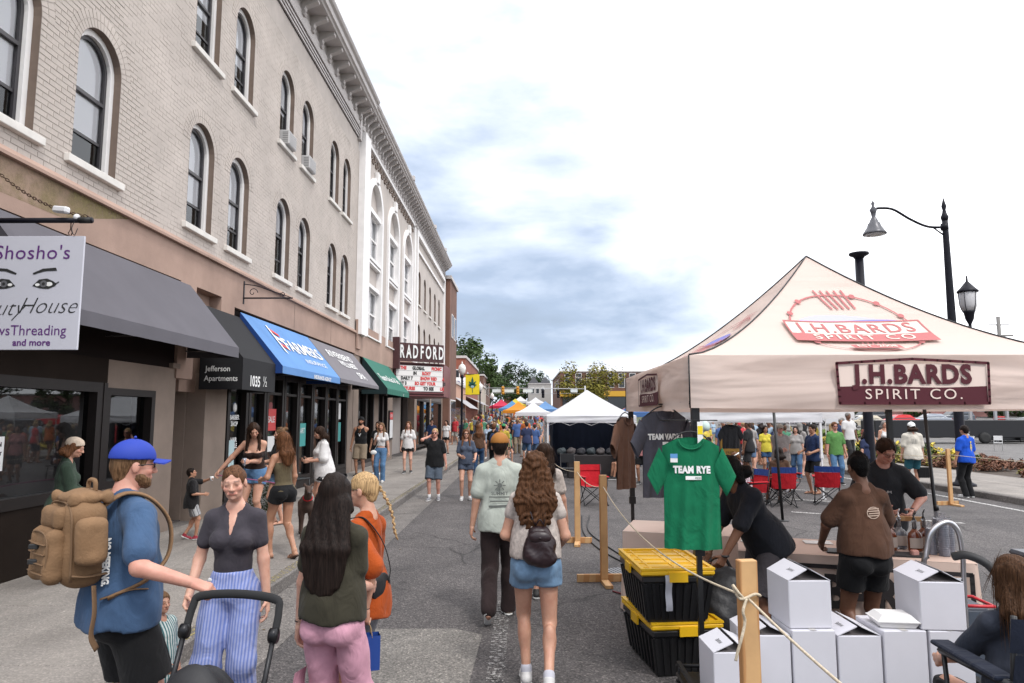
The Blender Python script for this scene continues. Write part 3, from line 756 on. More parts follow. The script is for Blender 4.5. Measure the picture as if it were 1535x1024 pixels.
def asphalt_mat(name, base, dark, crack=True, sc=1.0, speck=1.0):
 m = bpy.data.materials.new(name); m.use_nodes = True; MATS[name] = m
 nt = m.node_tree; N = nt.nodes.new; L = nt.links.new; b = nt.nodes['Principled BSDF']; b.inputs['Roughness'].default_value = .88
 b.inputs['Specular IOR Level'].default_value = .3
 tc = N('ShaderNodeTexCoord'); co = tc.outputs['Object']
 def noise(s, d=6, r=.6, vec=None):
  n = N('ShaderNodeTexNoise'); n.inputs['Scale'].default_value = s; n.inputs['Detail'].default_value = d; n.inputs['Roughness'].default_value = r
  L(vec or co, n.inputs['Vector']); return n.outputs[0]
 def ramp(x, stops):
  r = N('ShaderNodeValToRGB'); e = r.color_ramp.elements
  e[0].position, e[1].position = stops[0][0], stops[-1][0]; e[0].color = (*stops[0][1], 1); e[1].color = (*stops[-1][1], 1)
  for p, c in stops[1:-1]: q = e.new(p); q.color = (*c, 1)
  L(x, r.inputs[0]); return r.outputs[0]
 def mixc(f, a, c, mode='MIX'):
  x = N('ShaderNodeMixRGB'); x.blend_type = mode
  if isinstance(f, float): x.inputs[0].default_value = f
  else: L(f, x.inputs[0])
  for i, v in ((1, a), (2, c)):
   if isinstance(v, tuple): x.inputs[i].default_value = (*v, 1)
   else: L(v, x.inputs[i])
  return x.outputs[0]
 base_c = ramp(noise(.8 * sc, 8, .65), [(.3, dark), (.5, base), (.72, tuple(c * 1.22 for c in base))])
 vo = N('ShaderNodeTexVoronoi'); vo.inputs['Scale'].default_value = 75; L(co, vo.inputs['Vector'])
 sepc = N('ShaderNodeSeparateColor'); L(vo.outputs['Color'], sepc.inputs[0])
 agg = ramp(sepc.outputs[0], [(0, (.45, .45, .45)), (.55, (.95, .95, .95)), (.86, (1.2, 1.18, 1.17)), (1, (2.0, 1.95, 1.92))])
 c = mixc(speck, base_c, agg, 'MULTIPLY')
 mp = N('ShaderNodeMapping'); mp.inputs['Scale'].default_value = (1.6, .12, 1); L(co, mp.inputs[0])
 c = mixc(1.0, c, ramp(noise(1.1, 4, .6, mp.outputs[0]), [(.3, (.84, .84, .85)), (.7, (1.12, 1.11, 1.1))]), 'MULTIPLY')
 if crack:
  wob = N('ShaderNodeMixRGB'); wob.inputs[0].default_value = .22; L(co, wob.inputs[1])
  nn = N('ShaderNodeTexNoise'); nn.inputs['Scale'].default_value = 1.7; nn.inputs['Detail'].default_value = 5; L(co, nn.inputs['Vector']); L(nn.outputs['Color'], wob.inputs[2])
  v2 = N('ShaderNodeTexVoronoi'); v2.feature = 'DISTANCE_TO_EDGE'; v2.inputs['Scale'].default_value = .55; L(wob.outputs[0], v2.inputs['Vector'])
  cr = ramp(v2.outputs['Distance'], [(0, (.4, .4, .4)), (.004, (.6, .6, .6)), (.009, (1, 1, 1))])
  mask = ramp(noise(.35, 3), [(.46, (0, 0, 0)), (.56, (1, 1, 1))])
  c = mixc(1.0, c, mixc(mask, (1., 1., 1.), cr), 'MULTIPLY')
  spots = N('ShaderNodeTexVoronoi'); spots.inputs['Scale'].default_value = 1.1; L(co, spots.inputs['Vector'])
  c = mixc(1.0, c, ramp(spots.outputs['Distance'], [(0, (.6, .6, .6)), (.04, (.75, .75, .75)), (.075, (1, 1, 1))]), 'MULTIPLY')
 L(c, b.inputs['Base Color'])
 bp = N('ShaderNodeBump'); bp.inputs['Strength'].default_value = .6; bp.inputs['Distance'].default_value = .006
 L(vo.outputs['Distance'], bp.inputs['Height']); L(bp.outputs[0], b.inputs['Normal'])
 return m
m_asph = asphalt_mat('asphalt', (.094, .087, .086), (.066, .062, .062))
m_patch = asphalt_mat('patch', (.175, .165, .152), (.14, .132, .123), False, 1, .8)
m_conc = asphalt_mat('concrete', (.235, .215, .195), (.185, .168, .152), False, 1.2, .35)
m_concd = asphalt_mat('concrete_worn', (.165, .152, .142), (.12, .112, .105), False, 1.6, .7)
mb = MB(); strip(mb, KX, RX, 0.0); road = mb.build('road', m_asph, kind='structure')
for i in range(17):
 y = -1 + i * 3.05; mb = MB(); mb.box(KX + .002, KX + .62, y, y + 3.03, -.05, .006); mb.build('gutter_slab', m_concd, road)
mb = MB(); mb.add([(-1.40, 4.2, .004), (-.42, 4.15, .004), (-.36, 6.45, .004), (-.62, 6.62, .004), (-1.50, 6.60, .004)], [(0, 1, 2, 3, 4)]); mb.build('repair_patch', m_patch, road)
def worn_paint(name, col, thr=.5, sc=26, soft=.03):
 m = bpy.data.materials.new(name); m.use_nodes = True; MATS[name] = m
 nt = m.node_tree; N = nt.nodes.new; L = nt.links.new; b = nt.nodes['Principled BSDF']; b.inputs['Base Color'].default_value = (*col, 1); b.inputs['Roughness'].default_value = .8
 tc = N('ShaderNodeTexCoord'); n = N('ShaderNodeTexNoise'); n.inputs['Scale'].default_value = sc; n.inputs['Detail'].default_value = 8; n.inputs['Roughness'].default_value = .75; L(tc.outputs['Object'], n.inputs['Vector'])
 r = N('ShaderNodeValToRGB'); r.color_ramp.elements[0].position = thr - soft; r.color_ramp.elements[1].position = thr + soft; L(n.outputs[0], r.inputs[0]); L(r.outputs[0], b.inputs['Alpha'])
 return m
m_paintw = worn_paint('worn_white_paint', (.30, .29, .28), .54); m_paint2 = worn_paint('old_white_paint', (.50, .49, .47), .47); m_yel = worn_paint('worn_yellow_paint', (.33, .27, .11), .55)
mb = MB()
for a, b_ in ((2.5, 7.6),): mb.add([(-.27, a, .005), (-.13, a, .005), (-.13, b_, .005), (-.27, b_, .005)], [(0, 1, 2, 3)])
mb.build('centre_line', m_paintw, road)
mb = MB()
for k in range(9):
 y0 = 14.6 + k * 2.75
 mb.add([(5.6, y0, .004), (8.2, y0 - 1.5, .004), (8.2, y0 - 1.38, .004), (5.6, y0 + .12, .004)], [(0, 1, 2, 3)])
mb.add([(10.45, 5, .004), (10.57, 5, .004), (10.57, 55, .004), (10.45, 55, .004)], [(0, 1, 2, 3)])
mb.build('parking_line', m_paint2, road)

pav = empty('sidewalk', (0, 0, 0)); tag(pav, kind='structure')
for i in range(32):
 y = -1.2 + i * 1.6
 for xa, xb in ((FX, -4.28), (-4.27, KX - .155)):
  mb = MB(); dz = random.uniform(-.003, .003)
  mb.bbox(xa + .004, xb - .004, y + .006, y + 1.594, -.1, PZ + dz, .008); mb.build('paving_slab', m_conc, pav)
mb = MB(); strip(mb, -8.2, FX, PZ - .02, [-2, 20, 44, 55]); strip(mb, FX, KX - .16, .10, [50, 55] + YS[9:]); strip(mb, FX + .0, KX - .16, PZ - .03, [-6, 50]); mb.build('pavement_bed', m_concd, pav)
mk = [m_concd, m_yel]
for i in range(19):
 y = -1.0 + i * 2.7; mb = MB(); mb.bbox(KX - .15, KX, y + .004, y + 2.694, -.1, PZ + .004, .018)
 mb.add([(KX - .13, y + .02, PZ + .008), (KX - .02, y + .02, PZ + .008), (KX - .02, y + 2.68, PZ + .008), (KX - .13, y + 2.68, PZ + .008)], [(0, 1, 2, 3)], 1)
 mb.build('kerb_stone', mk, pav)
pav2 = empty('far_sidewalk', (0, 0, 0)); tag(pav2, kind='structure')
for i in range(20):
 y = 4 + i * 2.2
 for xa, xb_ in ((RX + .165, RX + 1.95), (RX + 1.96, RX + 3.78)):
  mb = MB(); mb.bbox(xa, xb_, y + .006, y + 2.194, -.1, PZ + random.uniform(-.003, .003), .008); mb.build('paving_slab', m_conc, pav2)
 mb = MB(); mb.bbox(RX, RX + .155, y + .004, y + 2.194, -.1, PZ + .003, .02); mb.build('kerb_stone', m_concd, pav2)
mb = MB(); mb.box(RX + .16, RX + 3.78, 4, 48, -.1, PZ - .02); strip(mb, RX, RX + 3.8, .11, [48, 55] + YS[9:]); mb.build('pavement_bed', m_concd, pav2)
mb = MB(); mb.box(RX + 3.8, 19.5, 4, 54, -.1, .12); mb.build('planting_bed', mat('mulch', (.06, .042, .03), .95, noise=(9, .5)), kind='structure')
mb = MB(); mb.box(19.5, 19.65, 4, 54, -.1, .14); mb.build('bed_edging', m_conc, kind='structure')
m_lot = asphalt_mat('lot', (.15, .145, .142), (.12, .115, .112), False)
mb = MB(); strip(mb, 19.66, 95, .02, [-12, 20, 55, 62, 70, 80, 92, 106, 122]); mb.build('parking_lot', m_lot, kind='structure')

# ------------------------------------------------------------------ facade helpers (plane X = FX, looking along y)
m_brick = mat('painted_brick', (.50, .445, .405), .85, noise=(1.3, .16), bump=(60, .35, .003), spec=.2)
m_mortar = mat('painted_mortar', (.45, .40, .365), .9, noise=(2, .15))
m_stucco = mat('tan_stucco', (.38, .265, .215), .9, noise=(1.1, .22), bump=(45, .5, .005), spec=.2)
m_stucco2 = mat('theatre_stucco', (.50, .45, .415), .88, noise=(.8, .12), spec=.2)
m_white = mat('white_trim', (.80, .78, .77), .55, noise=(3, .08))
m_cornice = mat('cornice_paint', (.50, .465, .45), .6, noise=(2, .14))
m_sill = mat('stone_sill', (.68, .65, .61), .7, noise=(5, .12))
m_sash = mat('dark_sash', (.035, .032, .036), .45)
m_reveal = mat('brown_reveal', (.17, .125, .10), .85, noise=(4, .2))
m_blind = mat('window_blind', (.88, .87, .90), .8)
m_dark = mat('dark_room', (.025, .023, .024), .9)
m_pier = mat('pier_stucco', (.26, .205, .17), .9, noise=(1.2, .2), bump=(45, .4, .005), spec=.2)
m_bronze = mat('bronze_frame', (.018, .014, .013), .5, noise=(2, .2), spec=.2)
def glass_mat(name, tint=(.02, .022, .026), refl=.9):
 m = bpy.data.materials.new(name); m.use_nodes = True; MATS[name] = m
 nt = m.node_tree; nt.nodes.clear(); N = nt.nodes.new; L = nt.links.new
 out = N('ShaderNodeOutputMaterial'); g = N('ShaderNodeBsdfGlossy'); g.inputs['Roughness'].default_value = .015; g.inputs[0].default_value = (.9, .93, .95, 1)
 t = N('ShaderNodeBsdfTransparent'); t.inputs[0].default_value = (*tint, 1); fr = N('ShaderNodeFresnel'); fr.inputs[0].default_value = 1.6
 mu = N('ShaderNodeMath'); mu.operation = 'MULTIPLY'; mu.inputs[1].default_value = refl; L(fr.outputs[0], mu.inputs[0])
 mx = N('ShaderNodeMixShader'); L(mu.outputs[0], mx.inputs[0]); L(t.outputs[0], mx.inputs[1]); L(g.outputs[0], mx.inputs[2]); L(mx.outputs[0], out.inputs[0])
 return m
m_glass = glass_mat('window_glass', (.95, .96, .97))
m_shopglass = glass_mat('shop_glass', (.36, .38, .40), 1.15)
def arch_pts(yc, z0, w, zs, n=14, grow=0.):
 """opening outline (y, z), anticlockwise from the bottom left; half-round head"""
 r = w + grow; P = [(yc - r, z0 - grow), (yc + r, z0 - grow)]
 for i in range(n + 1):
  a = pi * i / n; P.append((yc + r * cos(a), zs + r * sin(a)))
 return P
def ring_face(mb, outer, inner, x, mi=0, x2=None):
 n = len(outer); x2 = x if x2 is None else x2
 mb.add([(x, *p) for p in outer] + [(x2, *p) for p in inner], [(i, (i + 1) % n, n + (i + 1) % n, n + i) for i in range(n)], mi)
def wall_cell(mb, y0, y1, z0, z1, outline, x=FX, mi=0):
 """rectangle with an opening: quads between the outline and the rectangle edge"""
 yc = (outline[0][0] + outline[1][0]) / 2; zc = (outline[0][1] + max(p[1] for p in outline)) / 2
 def hit(a):
  dy, dz = cos(a), sin(a); t = 1e9
  if dy > 1e-9: t = min(t, (y1 - yc) / dy)
  if dy < -1e-9: t = min(t, (y0 - yc) / dy)
  if dz > 1e-9: t = min(t, (z1 - zc) / dz)
  if dz < -1e-9: t = min(t, (z0 - zc) / dz)
  return (yc + dy * t, zc + dz * t)
 def inner(a):
  dy, dz = cos(a), sin(a); best = None
  for i in range(len(outline)):
   p, q = outline[i], outline[(i + 1) % len(outline)]
   ex, ez = q[0] - p[0], q[1] - p[1]; d = dy * ez - dz * ex
   if abs(d) < 1e-12: continue
   t = ((p[0] - yc) * ez - (p[1] - zc) * ex) / d; u = ((p[0] - yc) * dz - (p[1] - zc) * dy) / d
   if t > 0 and -1e-6 <= u <= 1 + 1e-6 and (best is None or t > best): best = t
  return (yc + dy * best, zc + dz * best)
 A = sorted([atan2(p[1] - zc, p[0] - yc) for p in outline] + [atan2(b - zc, a - yc) for a in (y0, y1) for b in (z0, z1)])
 O = [hit(a) for a in A]; I = [inner(a) for a in A]
 ring_face(mb, O, I, x, mi)
A2 = [7.15, 8.78, 11.77, 13.40, 15.97, 17.58, 20.23, 21.70]
ROWS = [(5.24, 6.70), (8.44, 9.90)]     # opening bottom, springing
WW = .47
def arched_window(parent, yc, z0, zs, w=WW, blind=.5, ac=False, x=FX, sill=True, small=False):
 n = 14
 rv = MB(); P = arch_pts(yc, z0, w, zs, 14); ring_face(rv, P, P, x, 0, x - .30); rv.build('reveal', m_reveal, parent)
 fr = MB(); o = arch_pts(yc, z0, w - .002, zs, n); i1 = arch_pts(yc, z0, w - .085, zs, n)
 i1[0] = (i1[0][0], z0 + .02); i1[1] = (i1[1][0], z0 + .02)
 o2 = [(a, b) for a, b in o]
 ring_face(fr, o2, i1, x - .10); ring_face(fr, i1, i1, x - .10, 0, x - .16)
 f = fr.build('window_frame', m_white, parent)
 w1 = w - .085;
 sa = MB()
 zm = z0 + (zs + w1 - z0) * .56; zl = z0 + (zs + w1 - z0) * .25
 i2 = arch_pts(yc, z0 + .02, w1, zs, n); i3 = arch_pts(yc, z0 + .07, w1 - .05, zs, n)
 ring_face(sa, i2, i3, x - .15); ring_face(sa, i3, i3, x - .15, 0, x - .19)
 sa.box(x - .19, x - .145, yc - w1 + .04, yc + w1 - .04, zm - .025, zm + .025)
 if blind < 1.5: sa.box(x - .20, x - .165, yc - w1 + .04, yc + w1 - .04, zl - .02, zl + .02)
 sa.build('sash', m_sash, parent)
 g = MB(); P = arch_pts(yc, z0 + .05, w1 - .03, zs, n); g.add([(x - .185, *p) for p in P], [tuple(range(len(P)))]); g.build('pane', m_glass, parent)
 bl = MB(); zb = z0 + (zs + w1 - z0) * blind;
 if blind < 1.0:
  P = [(yc - w1 - .02, zb), (yc + w1 + .02, zb)] + arch_pts(yc, z0, w1 + .02, zs, n)[2:]
  bl.add([(x - .205, *p) for p in P], [tuple(range(len(P)))]); bl.build('blind', m_blind, parent)
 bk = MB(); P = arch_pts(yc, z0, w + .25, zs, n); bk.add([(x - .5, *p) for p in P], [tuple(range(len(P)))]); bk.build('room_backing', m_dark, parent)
 if sill: s_ = MB(); s_.bbox(x - .12, x + .075, yc - w - .13, yc + w + .13, z0 - .105, z0 - .003, .008); s_.build('sill', m_sill, parent)
 if ac:
  a = MB(); a.bbox(x - .15, x + .16, yc - .27, yc + .27, z0 + .01, z0 + .36, .02)
  for k in range(7): a.box(x + .161, x + .168, yc - .24, yc + .24, z0 + .05 + k * .042, z0 + .07 + k * .042)
  for k in range(6): a.box(x + .0, x + .13, yc - .273, yc - .268, z0 + .06 + k * .045, z0 + .08 + k * .045, 1)
  a.build('air_conditioner', [mat('ac_white', (.46, .45, .45), .5), mat('ac_slot', (.2, .2, .2), .6)], parent)

# ================================================================== building A: three storey painted brick
bA = wroot('brick_building', (FX, 13, 0), 'long three-storey painted brick building with paired arched windows above the shop awnings', 'building')
mb = MB(); seg = [4.0] + [(a + b) / 2 for a, b in zip(A2[:-1], A2[1:])] + [23.2]
xb = FX - .0045
for i, yc in enumerate(A2):
 wall_cell(mb, seg[i], seg[i + 1], 4.85, 7.9, arch_pts(yc, ROWS[0][0], WW, ROWS[0][1]), xb)
 wall_cell(mb, seg[i], seg[i + 1], 7.9, 11.2, arch_pts(yc, ROWS[1][0], WW, ROWS[1][1]), xb)
mb.add([(xb, 4, 11.2), (xb, 23.2, 11.2), (xb, 23.2, 13.0), (xb, 4, 13.0)], [(0, 1, 2, 3)])
mb.build('wall', m_mortar, bA)
mb = MB(); mb.box(FX - 12, FX - .6, 4, 23.2, 0, 13.0); mb.box(FX - .6, FX - .02, 3.8, 4.0, 0, 13.0); mb.build('wall_core', m_mortar, bA)
CH, BL = .0735, .213
BM = []
def in_view(x, y, z):
 p = Vector((x, y, z - 1.95)); w = p.y * cos(.11) + p.z * sin(.11); u = p.x / w * 1030 + 782; v = 512 - (p.z * cos(.11) - p.y * sin(.11)) / w * 1030
 return w > 0 and -20 < u < 1555 and -20 < v < 1040
bricks = []
def open_cut(y0, y1, z):
 """returns the parts of a course between y0 and y1 that are solid"""
 segs = [(y0, y1)]
 for (a, s_) in ROWS:
  for yc in A2:
   if z + CH < a or z > s_ + WW + .24: continue
   if z > s_ - .001:
    r = WW + .235; dz = z + CH / 2 - s_
    hw = sqrt(max(0, r * r - dz * dz))
   else: hw = WW
   if hw <= 0: continue
   ns = []
   for p, q in segs:
    if q <= yc - hw or p >= yc + hw: ns.append((p, q)); continue
    if p < yc - hw: ns.append((p, yc - hw))
    if q > yc + hw: ns.append((yc + hw, q))
   segs = ns
 return segs
row = 0; z = 4.93
while z < 11.05:
 y = 4.0 - (row % 2) * BL / 2
 while y < 23.15:
  for p, q in open_cut(max(4.0, y), min(23.15, y + BL - .0085), z):
   if q - p > .03: bricks.append((p, q, z, z + CH - .0085))
  y += BL
 z += CH; row += 1
def brick_geo(mb, p, q, z0, z1, mi=0):
 d = random.uniform(-.0015, .003); b = .0022
 x1 = FX - .003 + d; x0 = FX - .014
 mb.add([(x0, p, z0), (x0, q, z0), (x0, q, z1), (x0, p, z1), (x1, p + b, z0 + b), (x1, q - b, z0 + b), (x1, q - b, z1 - b), (x1, p + b, z1 - b)],
           [(4, 5, 6, 7), (0, 1, 5, 4), (1, 2, 6, 5), (2, 3, 7, 6), (3, 0, 4, 7)], mi)
bricks.sort(key=lambda b: (0 if in_view(FX, b[0], b[2]) else 1, (FX ** 2 + b[0] ** 2 + (b[2] - 1.95) ** 2)))
std = MB(); random.seed(3)
L0 = BL - .0085
uni = MB(); uni.add([(-.014, 0, 0), (-.014, 1, 0), (-.014, 1, CH - .0085), (-.014, 0, CH - .0085), (.001, .01, .0022), (.001, .99, .0022), (.001, .99, CH - .0132), (.001, .01, CH - .0132)],
  [(4, 5, 6, 7), (0, 1, 5, 4), (1, 2, 6, 5), (2, 3, 7, 6), (3, 0, 4, 7)])
ume = uni.mesh('brick', m_brick)
for b in bricks[:292]:
 o = link('brick', ume, bA, (FX + random.uniform(-.001, .002), b[0], b[2])); o.scale = (1, b[1] - b[0], 1)
mb = MB()
for b in bricks[292:]: brick_geo(mb, *b)
for z0, zs in ROWS:
 for yc in A2:
  n = 24
  for k in range(n):
   a0 = pi * (k + .07) / n; a1 = pi * (k + .93) / n
   for r0, r1 in ((WW + .003, WW + .112), (WW + .122, WW + .232)):
    P = [(yc + r * cos(a), zs + r * sin(a)) for r, a in ((r0, a0), (r1, a0), (r1, a1), (r0, a1))]
    d = FX + random.uniform(.001, .004)
    mb.add([(FX - .014, *p) for p in P] + [(d, *p) for p in P], [(4, 5, 6, 7), (0, 1, 5, 4), (1, 2, 6, 5), (2, 3, 7, 6), (3, 0, 4, 7)])
mb.build('brickwork', m_brick, bA, kind='stuff')
for j, (z0, zs) in enumerate(ROWS):
 for i, yc in enumerate(A2):
  bl = [[.25, .25, .28, .3, .62, .66, .7, .7], [.4, .4, .45, .42, .5, .5, .85, .85]][j][i]
  wdw = wroot('arched_window', (FX, yc, z0), parent=bA)
  arched_window(wdw, yc, z0, zs, blind=bl, ac=(j == 1 and i in (4, 5)))
def cornice(parent, y0, y1, zb, zt, xo, step, bw, bands=True, xi=FX):
 """projecting cornice: mouldings, frieze, brackets, crown"""
 H_ = zt - zb
 if bands:
  mb = MB()
  for k in range(3): mb.box(xi, xi + .05 + .02 * k, y0, y1, zb + k * .085, zb + k * .085 + .05)
  mb.build('moulding', m_cornice, parent)
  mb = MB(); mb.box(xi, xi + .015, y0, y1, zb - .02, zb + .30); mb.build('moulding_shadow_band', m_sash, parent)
 z0 = zb + (.30 if bands else 0)
 mb = MB(); prof = [(0, z0), (.10, z0), (.12, z0 + .06), (.07, z0 + .10), (.07, z0 + H_ * .28), (.0, z0 + H_ * .28)]
 mb.prism([(xi + a, b) for a, b in prof], 1, y0, y1); mb.build('architrave', m_cornice, parent)
 fz0, fz1 = z0 + H_ * .28, zt - H_ * .26
 mb = MB(); mb.box(xi, xi + .03, y0, y1, fz0, fz1); mb.build('frieze', m_cornice, parent)
 mb = MB(); xc = xi + xo
 prof = [(0, fz1), (xo * .72, fz1), (xo * .76, fz1 + .05), (xo * .84, fz1 + .07), (xo * .86, zt - .14), (xo * .95, zt - .10), (xo, zt - .04), (xo, zt), (0, zt)]
 mb.prism([(xi + a, b) for a, b in prof], 1, y0 - .02, y1 + .02); mb.build('crown', m_cornice, parent)
 br = MB(); d = xo * .66; h_ = fz1 - fz0 + .10
 pr = [(0.03, -h_), (.12, -h_), (.17, -h_ * .86), (.13, -h_ * .68), (.16, -h_ * .5), (d * .7, -h_ * .34), (d, -h_ * .22), (d, -.003), (0.03, -.003)]
 br.prism(pr, 1, -bw / 2, bw / 2); br.prism([(a * 1.06, b * .92) for a, b in pr[2:-1]] + [(.03, -.01)], 1, -bw * .22, bw * .22) if 0 else None
 me = br.mesh('bracket', m_cornice)
 n = int((y1 - y0 - .2) / step)
 for k in range(n + 1): link('bracket', me, parent, (xi, y0 + .15 + k * step, fz1))
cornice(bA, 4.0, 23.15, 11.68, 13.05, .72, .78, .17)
mb = MB(); mb.box(FX - .3, FX + .10, 22.95, 23.2, 11.6, 13.35); mb.build('end_block', m_cornice, bA)
mb = MB();
def band(y0, y1, z0, z1, x1=FX + .03, mi=0): mb.box(FX - .35, x1, y0, y1, z0, z1, mi)
mb.prism([(FX - .02, 4.80), (FX + .10, 4.80), (FX + .10, 4.84), (FX + .01, 4.93), (FX - .02, 4.93)], 1, 3.9, 23.2)
band(3.9, 11.75, 4.22, 4.80); band(11.75, 12.75, 4.22, 4.80); band(12.75, 23.2, 4.12, 4.80)
band(12.75, 13.35, 2.6, 4.12)                        # pier above Jefferson door
band(11.2, 11.75, 2.6, 4.22);
mb.build('stucco_band', m_stucco, bA)
mb = MB(); mb.add([(FX + .034, 3.9, 4.36), (FX + .034, 8.2, 4.40), (FX + .034, 9.6, 4.8), (FX + .034, 3.9, 4.8)], [(0, 1, 2, 3)]);
m_stain = worn_paint('algae_stain', (.23, .185, .075), .50, 1.3, .20); mb.build('algae_stain', m_stain, bA)
mb = MB(); mb.box(FX - .25, FX - .20, 11.75, 12.75, 2.4, 4.22); mb.build('recess_panel', m_stucco, bA)
mb = MB()
for y in (16.9, 20.2): mb.box(FX + .03, FX + .033, y, y + .02, 4.12, 4.8)
mb.build('joint', m_reveal, bA)
mb = MB()
mb.box(FX - .35, FX, 10.62, 11.25, .1, 2.75); mb.box(FX - .35, FX, 9.36, 10.62, .1, .98); mb.box(FX - .35, FX, 9.36, 10.62, 2.36, 2.75); mb.box(FX - .35, FX + .05, 11.05, 11.28, 2.75, 2.83)
mb.build('pier', m_pier, bA)
mb = MB(); mb.box(FX - .35, FX - .001, 3.9, 9.28, .1, .92); mb.box(FX - .35, FX + .02, 3.9, 9.355, 2.42, 2.75); mb.build('dark_panelling', mat('dark_panel', (.020, .014, .011), .8, noise=(2, .2), spec=.08), bA)
mb = MB(); mb.box(FX - .4, FX - .02, 3.9, 11.25, 2.75, 4.22); mb.box(FX - 1.2, FX - .9, 11.2, 12.8, .1, 3.2); mb.box(FX - .35, FX - .05, 13.2, 23.2, 3.0, 4.12); mb.build('fascia', mat('dark_fascia', (.018, .013, .012), .85, spec=.08), bA)
mb = MB(); mb.box(FX - .35, FX, 12.35, 13.25, .1, 2.75); mb.build('pier', m_pier, bA)
mb = MB(); mb.box(FX - .35, FX, 22.55, 23.2, .1, 3.4); mb.build('pier', m_pier, bA)
def shop_window(parent, y0, y1, z0, z1, x=FX, mull=(), fw=.10, trans=None, mats=None, depth=.16, room=2.4, name='shop_window', hz=()):
 w = wroot(name, (x, (y0 + y1) / 2, z0), parent=parent)
 fr = MB()
 fr.box(x - depth, x + .02, y0, y0 + fw, z0, z1); fr.box(x - depth, x + .02, y1 - fw, y1, z0, z1)
 fr.box(x - depth, x + .02, y0 + fw, y1 - fw, z1 - fw, z1); fr.box(x - depth, x + .02, y0 + fw, y1 - fw, z0, z0 + fw)
 for m in mull: fr.box(x - depth, x + .005, m - fw * .4, m + fw * .4, z0 + fw, z1 - fw)
 for m in hz: fr.box(x - depth, x - .0, y0 + fw, y1 - fw, m - .03, m + .03)
 fr.build('window_frame', m_bronze, w)
 ed = [y0 + fw] + list(mull) + [y1 - fw]
 for a, b in zip(ed[:-1], ed[1:]):
  g = MB(); g.add([(x - depth * .6, a, z0 + fw), (x - depth * .6, b, z0 + fw), (x - depth * .6, b, z1 - fw), (x - depth * .6, a, z1 - fw)], [(0, 1, 2, 3)]); g.build('pane', m_shopglass, w)
 return w
w = shop_window(bA, 7.0, 9.28, .92, 2.42, mull=(), fw=.13); w2 = shop_window(bA, 9.36, 10.62, .98, 2.36, fw=.10)
w3 = shop_window(bA, 4.0, 6.9, .92, 2.42, fw=.13)
mb = MB(); mb.box(FX - .2, FX + .03, 9.28, 9.36, .92, 2.42); mb.build('mullion', m_bronze, bA)
m_int = mat('interior_wall', (.10, .085, .08), .9); m_shelf = mat('interior_shelf', (.16, .13, .11), .8);
mb = MB(); mb.box(FX - 3.2, FX - 3.1, 3.9, 23.2, .1, 3.1); mb.box(FX - 3.2, FX - .4, 11.2, 11.3, .1, 3.1); mb.box(FX - 3.2, FX - .4, 3.9, 23.2, 2.95, 3.0); mb.box(FX - 3.2, FX - .35, 3.9, 23.2, .1, .15); mb.build('interior_room', m_int, bA)
random.seed(21)
ws = [mat('goods_%d' % i, c, .7) for i, c in enumerate([(.45, .42, .4), (.25, .12, .1), (.08, .2, .22), (.4, .3, .12), (.12, .14, .3), (.55, .5, .48)])]
for i in range(15):
 y = 4.6 + i * 1.25; mb = MB(); x = FX - random.uniform(.9, 2.2)
 mb.box(x - .3, x + .3, y, y + .9, .15, .85)
 for k in range(7): a = y + random.uniform(0, .8); b = x + random.uniform(-.25, .2); hh = random.uniform(.08, .45); mb.box(b, b + random.uniform(.06, .18), a, a + random.uniform(.05, .2), .85, .85 + hh, 1 + random.randrange(5))
 mb.build('display_shelf', [m_shelf] + ws[:5], bA)
mb = MB(); mb.box(FX - .95, FX - .9, 11.25, 12.35, .15, 2.4); mb.build('entrance_door', mat('dark_door', (.03, .026, .025), .4), bA)
mb = MB(); mb.box(FX - .9, FX - .35, 11.25, 11.27, .15, 2.7); mb.box(FX - .9, FX - .35, 12.33, 12.35, .15, 2.7); mb.build('recess_wall', m_pier, bA)
ms = [13.3, 14.35, 15.35, 16.5, 17.6, 18.8, 20.1, 21.3, 22.5]
for a, b in zip(ms[:-1], ms[1:]):
 shop_window(bA, a + .02, b - .02, .35 if b != 16.5 else .16, 2.95, fw=.12, x=FX - .02, hz=(2.5,))
mb = MB(); mb.box(FX - .3, FX, 13.25, 22.55, .1, .34); mb.box(FX - .3, FX + .0, 13.25, 22.55, 2.96, 3.2); mb.build('stall_riser', m_bronze, bA)
m_wp = mat('print_white', (.75, .75, .74), .6); m_rp = mat('print_red', (.60, .05, .05), .6); m_tp = mat('print_teal', (.05, .35, .33), .6); m_bp = mat('print_black', (.02, .02, .02), .6)
def on_facade(y, z, x): return lambda u, v: (x, y + u, z + v)
def poster(y, z, w, h, mats, body=None, x=FX - .09, name='window_poster', par=None):
 mb = MB(); mb.box(x, x + .006, y - w / 2, y + w / 2, z - h / 2, z + h / 2, 0)
 if body:
  for t, sz, dz, mi in body: letters(mb, t, sz, lambda u, v: (x + .009, y + u, z + dz + v), mi, bold=.003)
 return mb.build(name, mats, par or bA)
poster(7.55, 1.55, .26, .38, [m_wp, m_bp], [('OPEN', .07, .1, 1), ('TUE-SAT', .05, 0, 1)])
poster(13.75, 1.1, .3, .8, [mat('print_pale', (.45, .6, .62), .6), m_wp], None)
mb = MB()
for t, z in (('BARBER', 1.95), ('SHOP', 1.82), ('HAIR', 1.5), ('STYLE', 1.38)): letters(mb, t, .13, lambda u, v: (FX - .085, 13.85 + u, z + v), 0, bold=.004)
mb.lathe([(.09, 0), (.09, .01)], (0, 0, 0), 12, 0, M=Matrix.Translation((FX - .09, 13.85, 2.15)) @ Matrix.Rotation(pi / 2, 4, 'Y'))
mb.build('window_lettering', m_wp, bA)
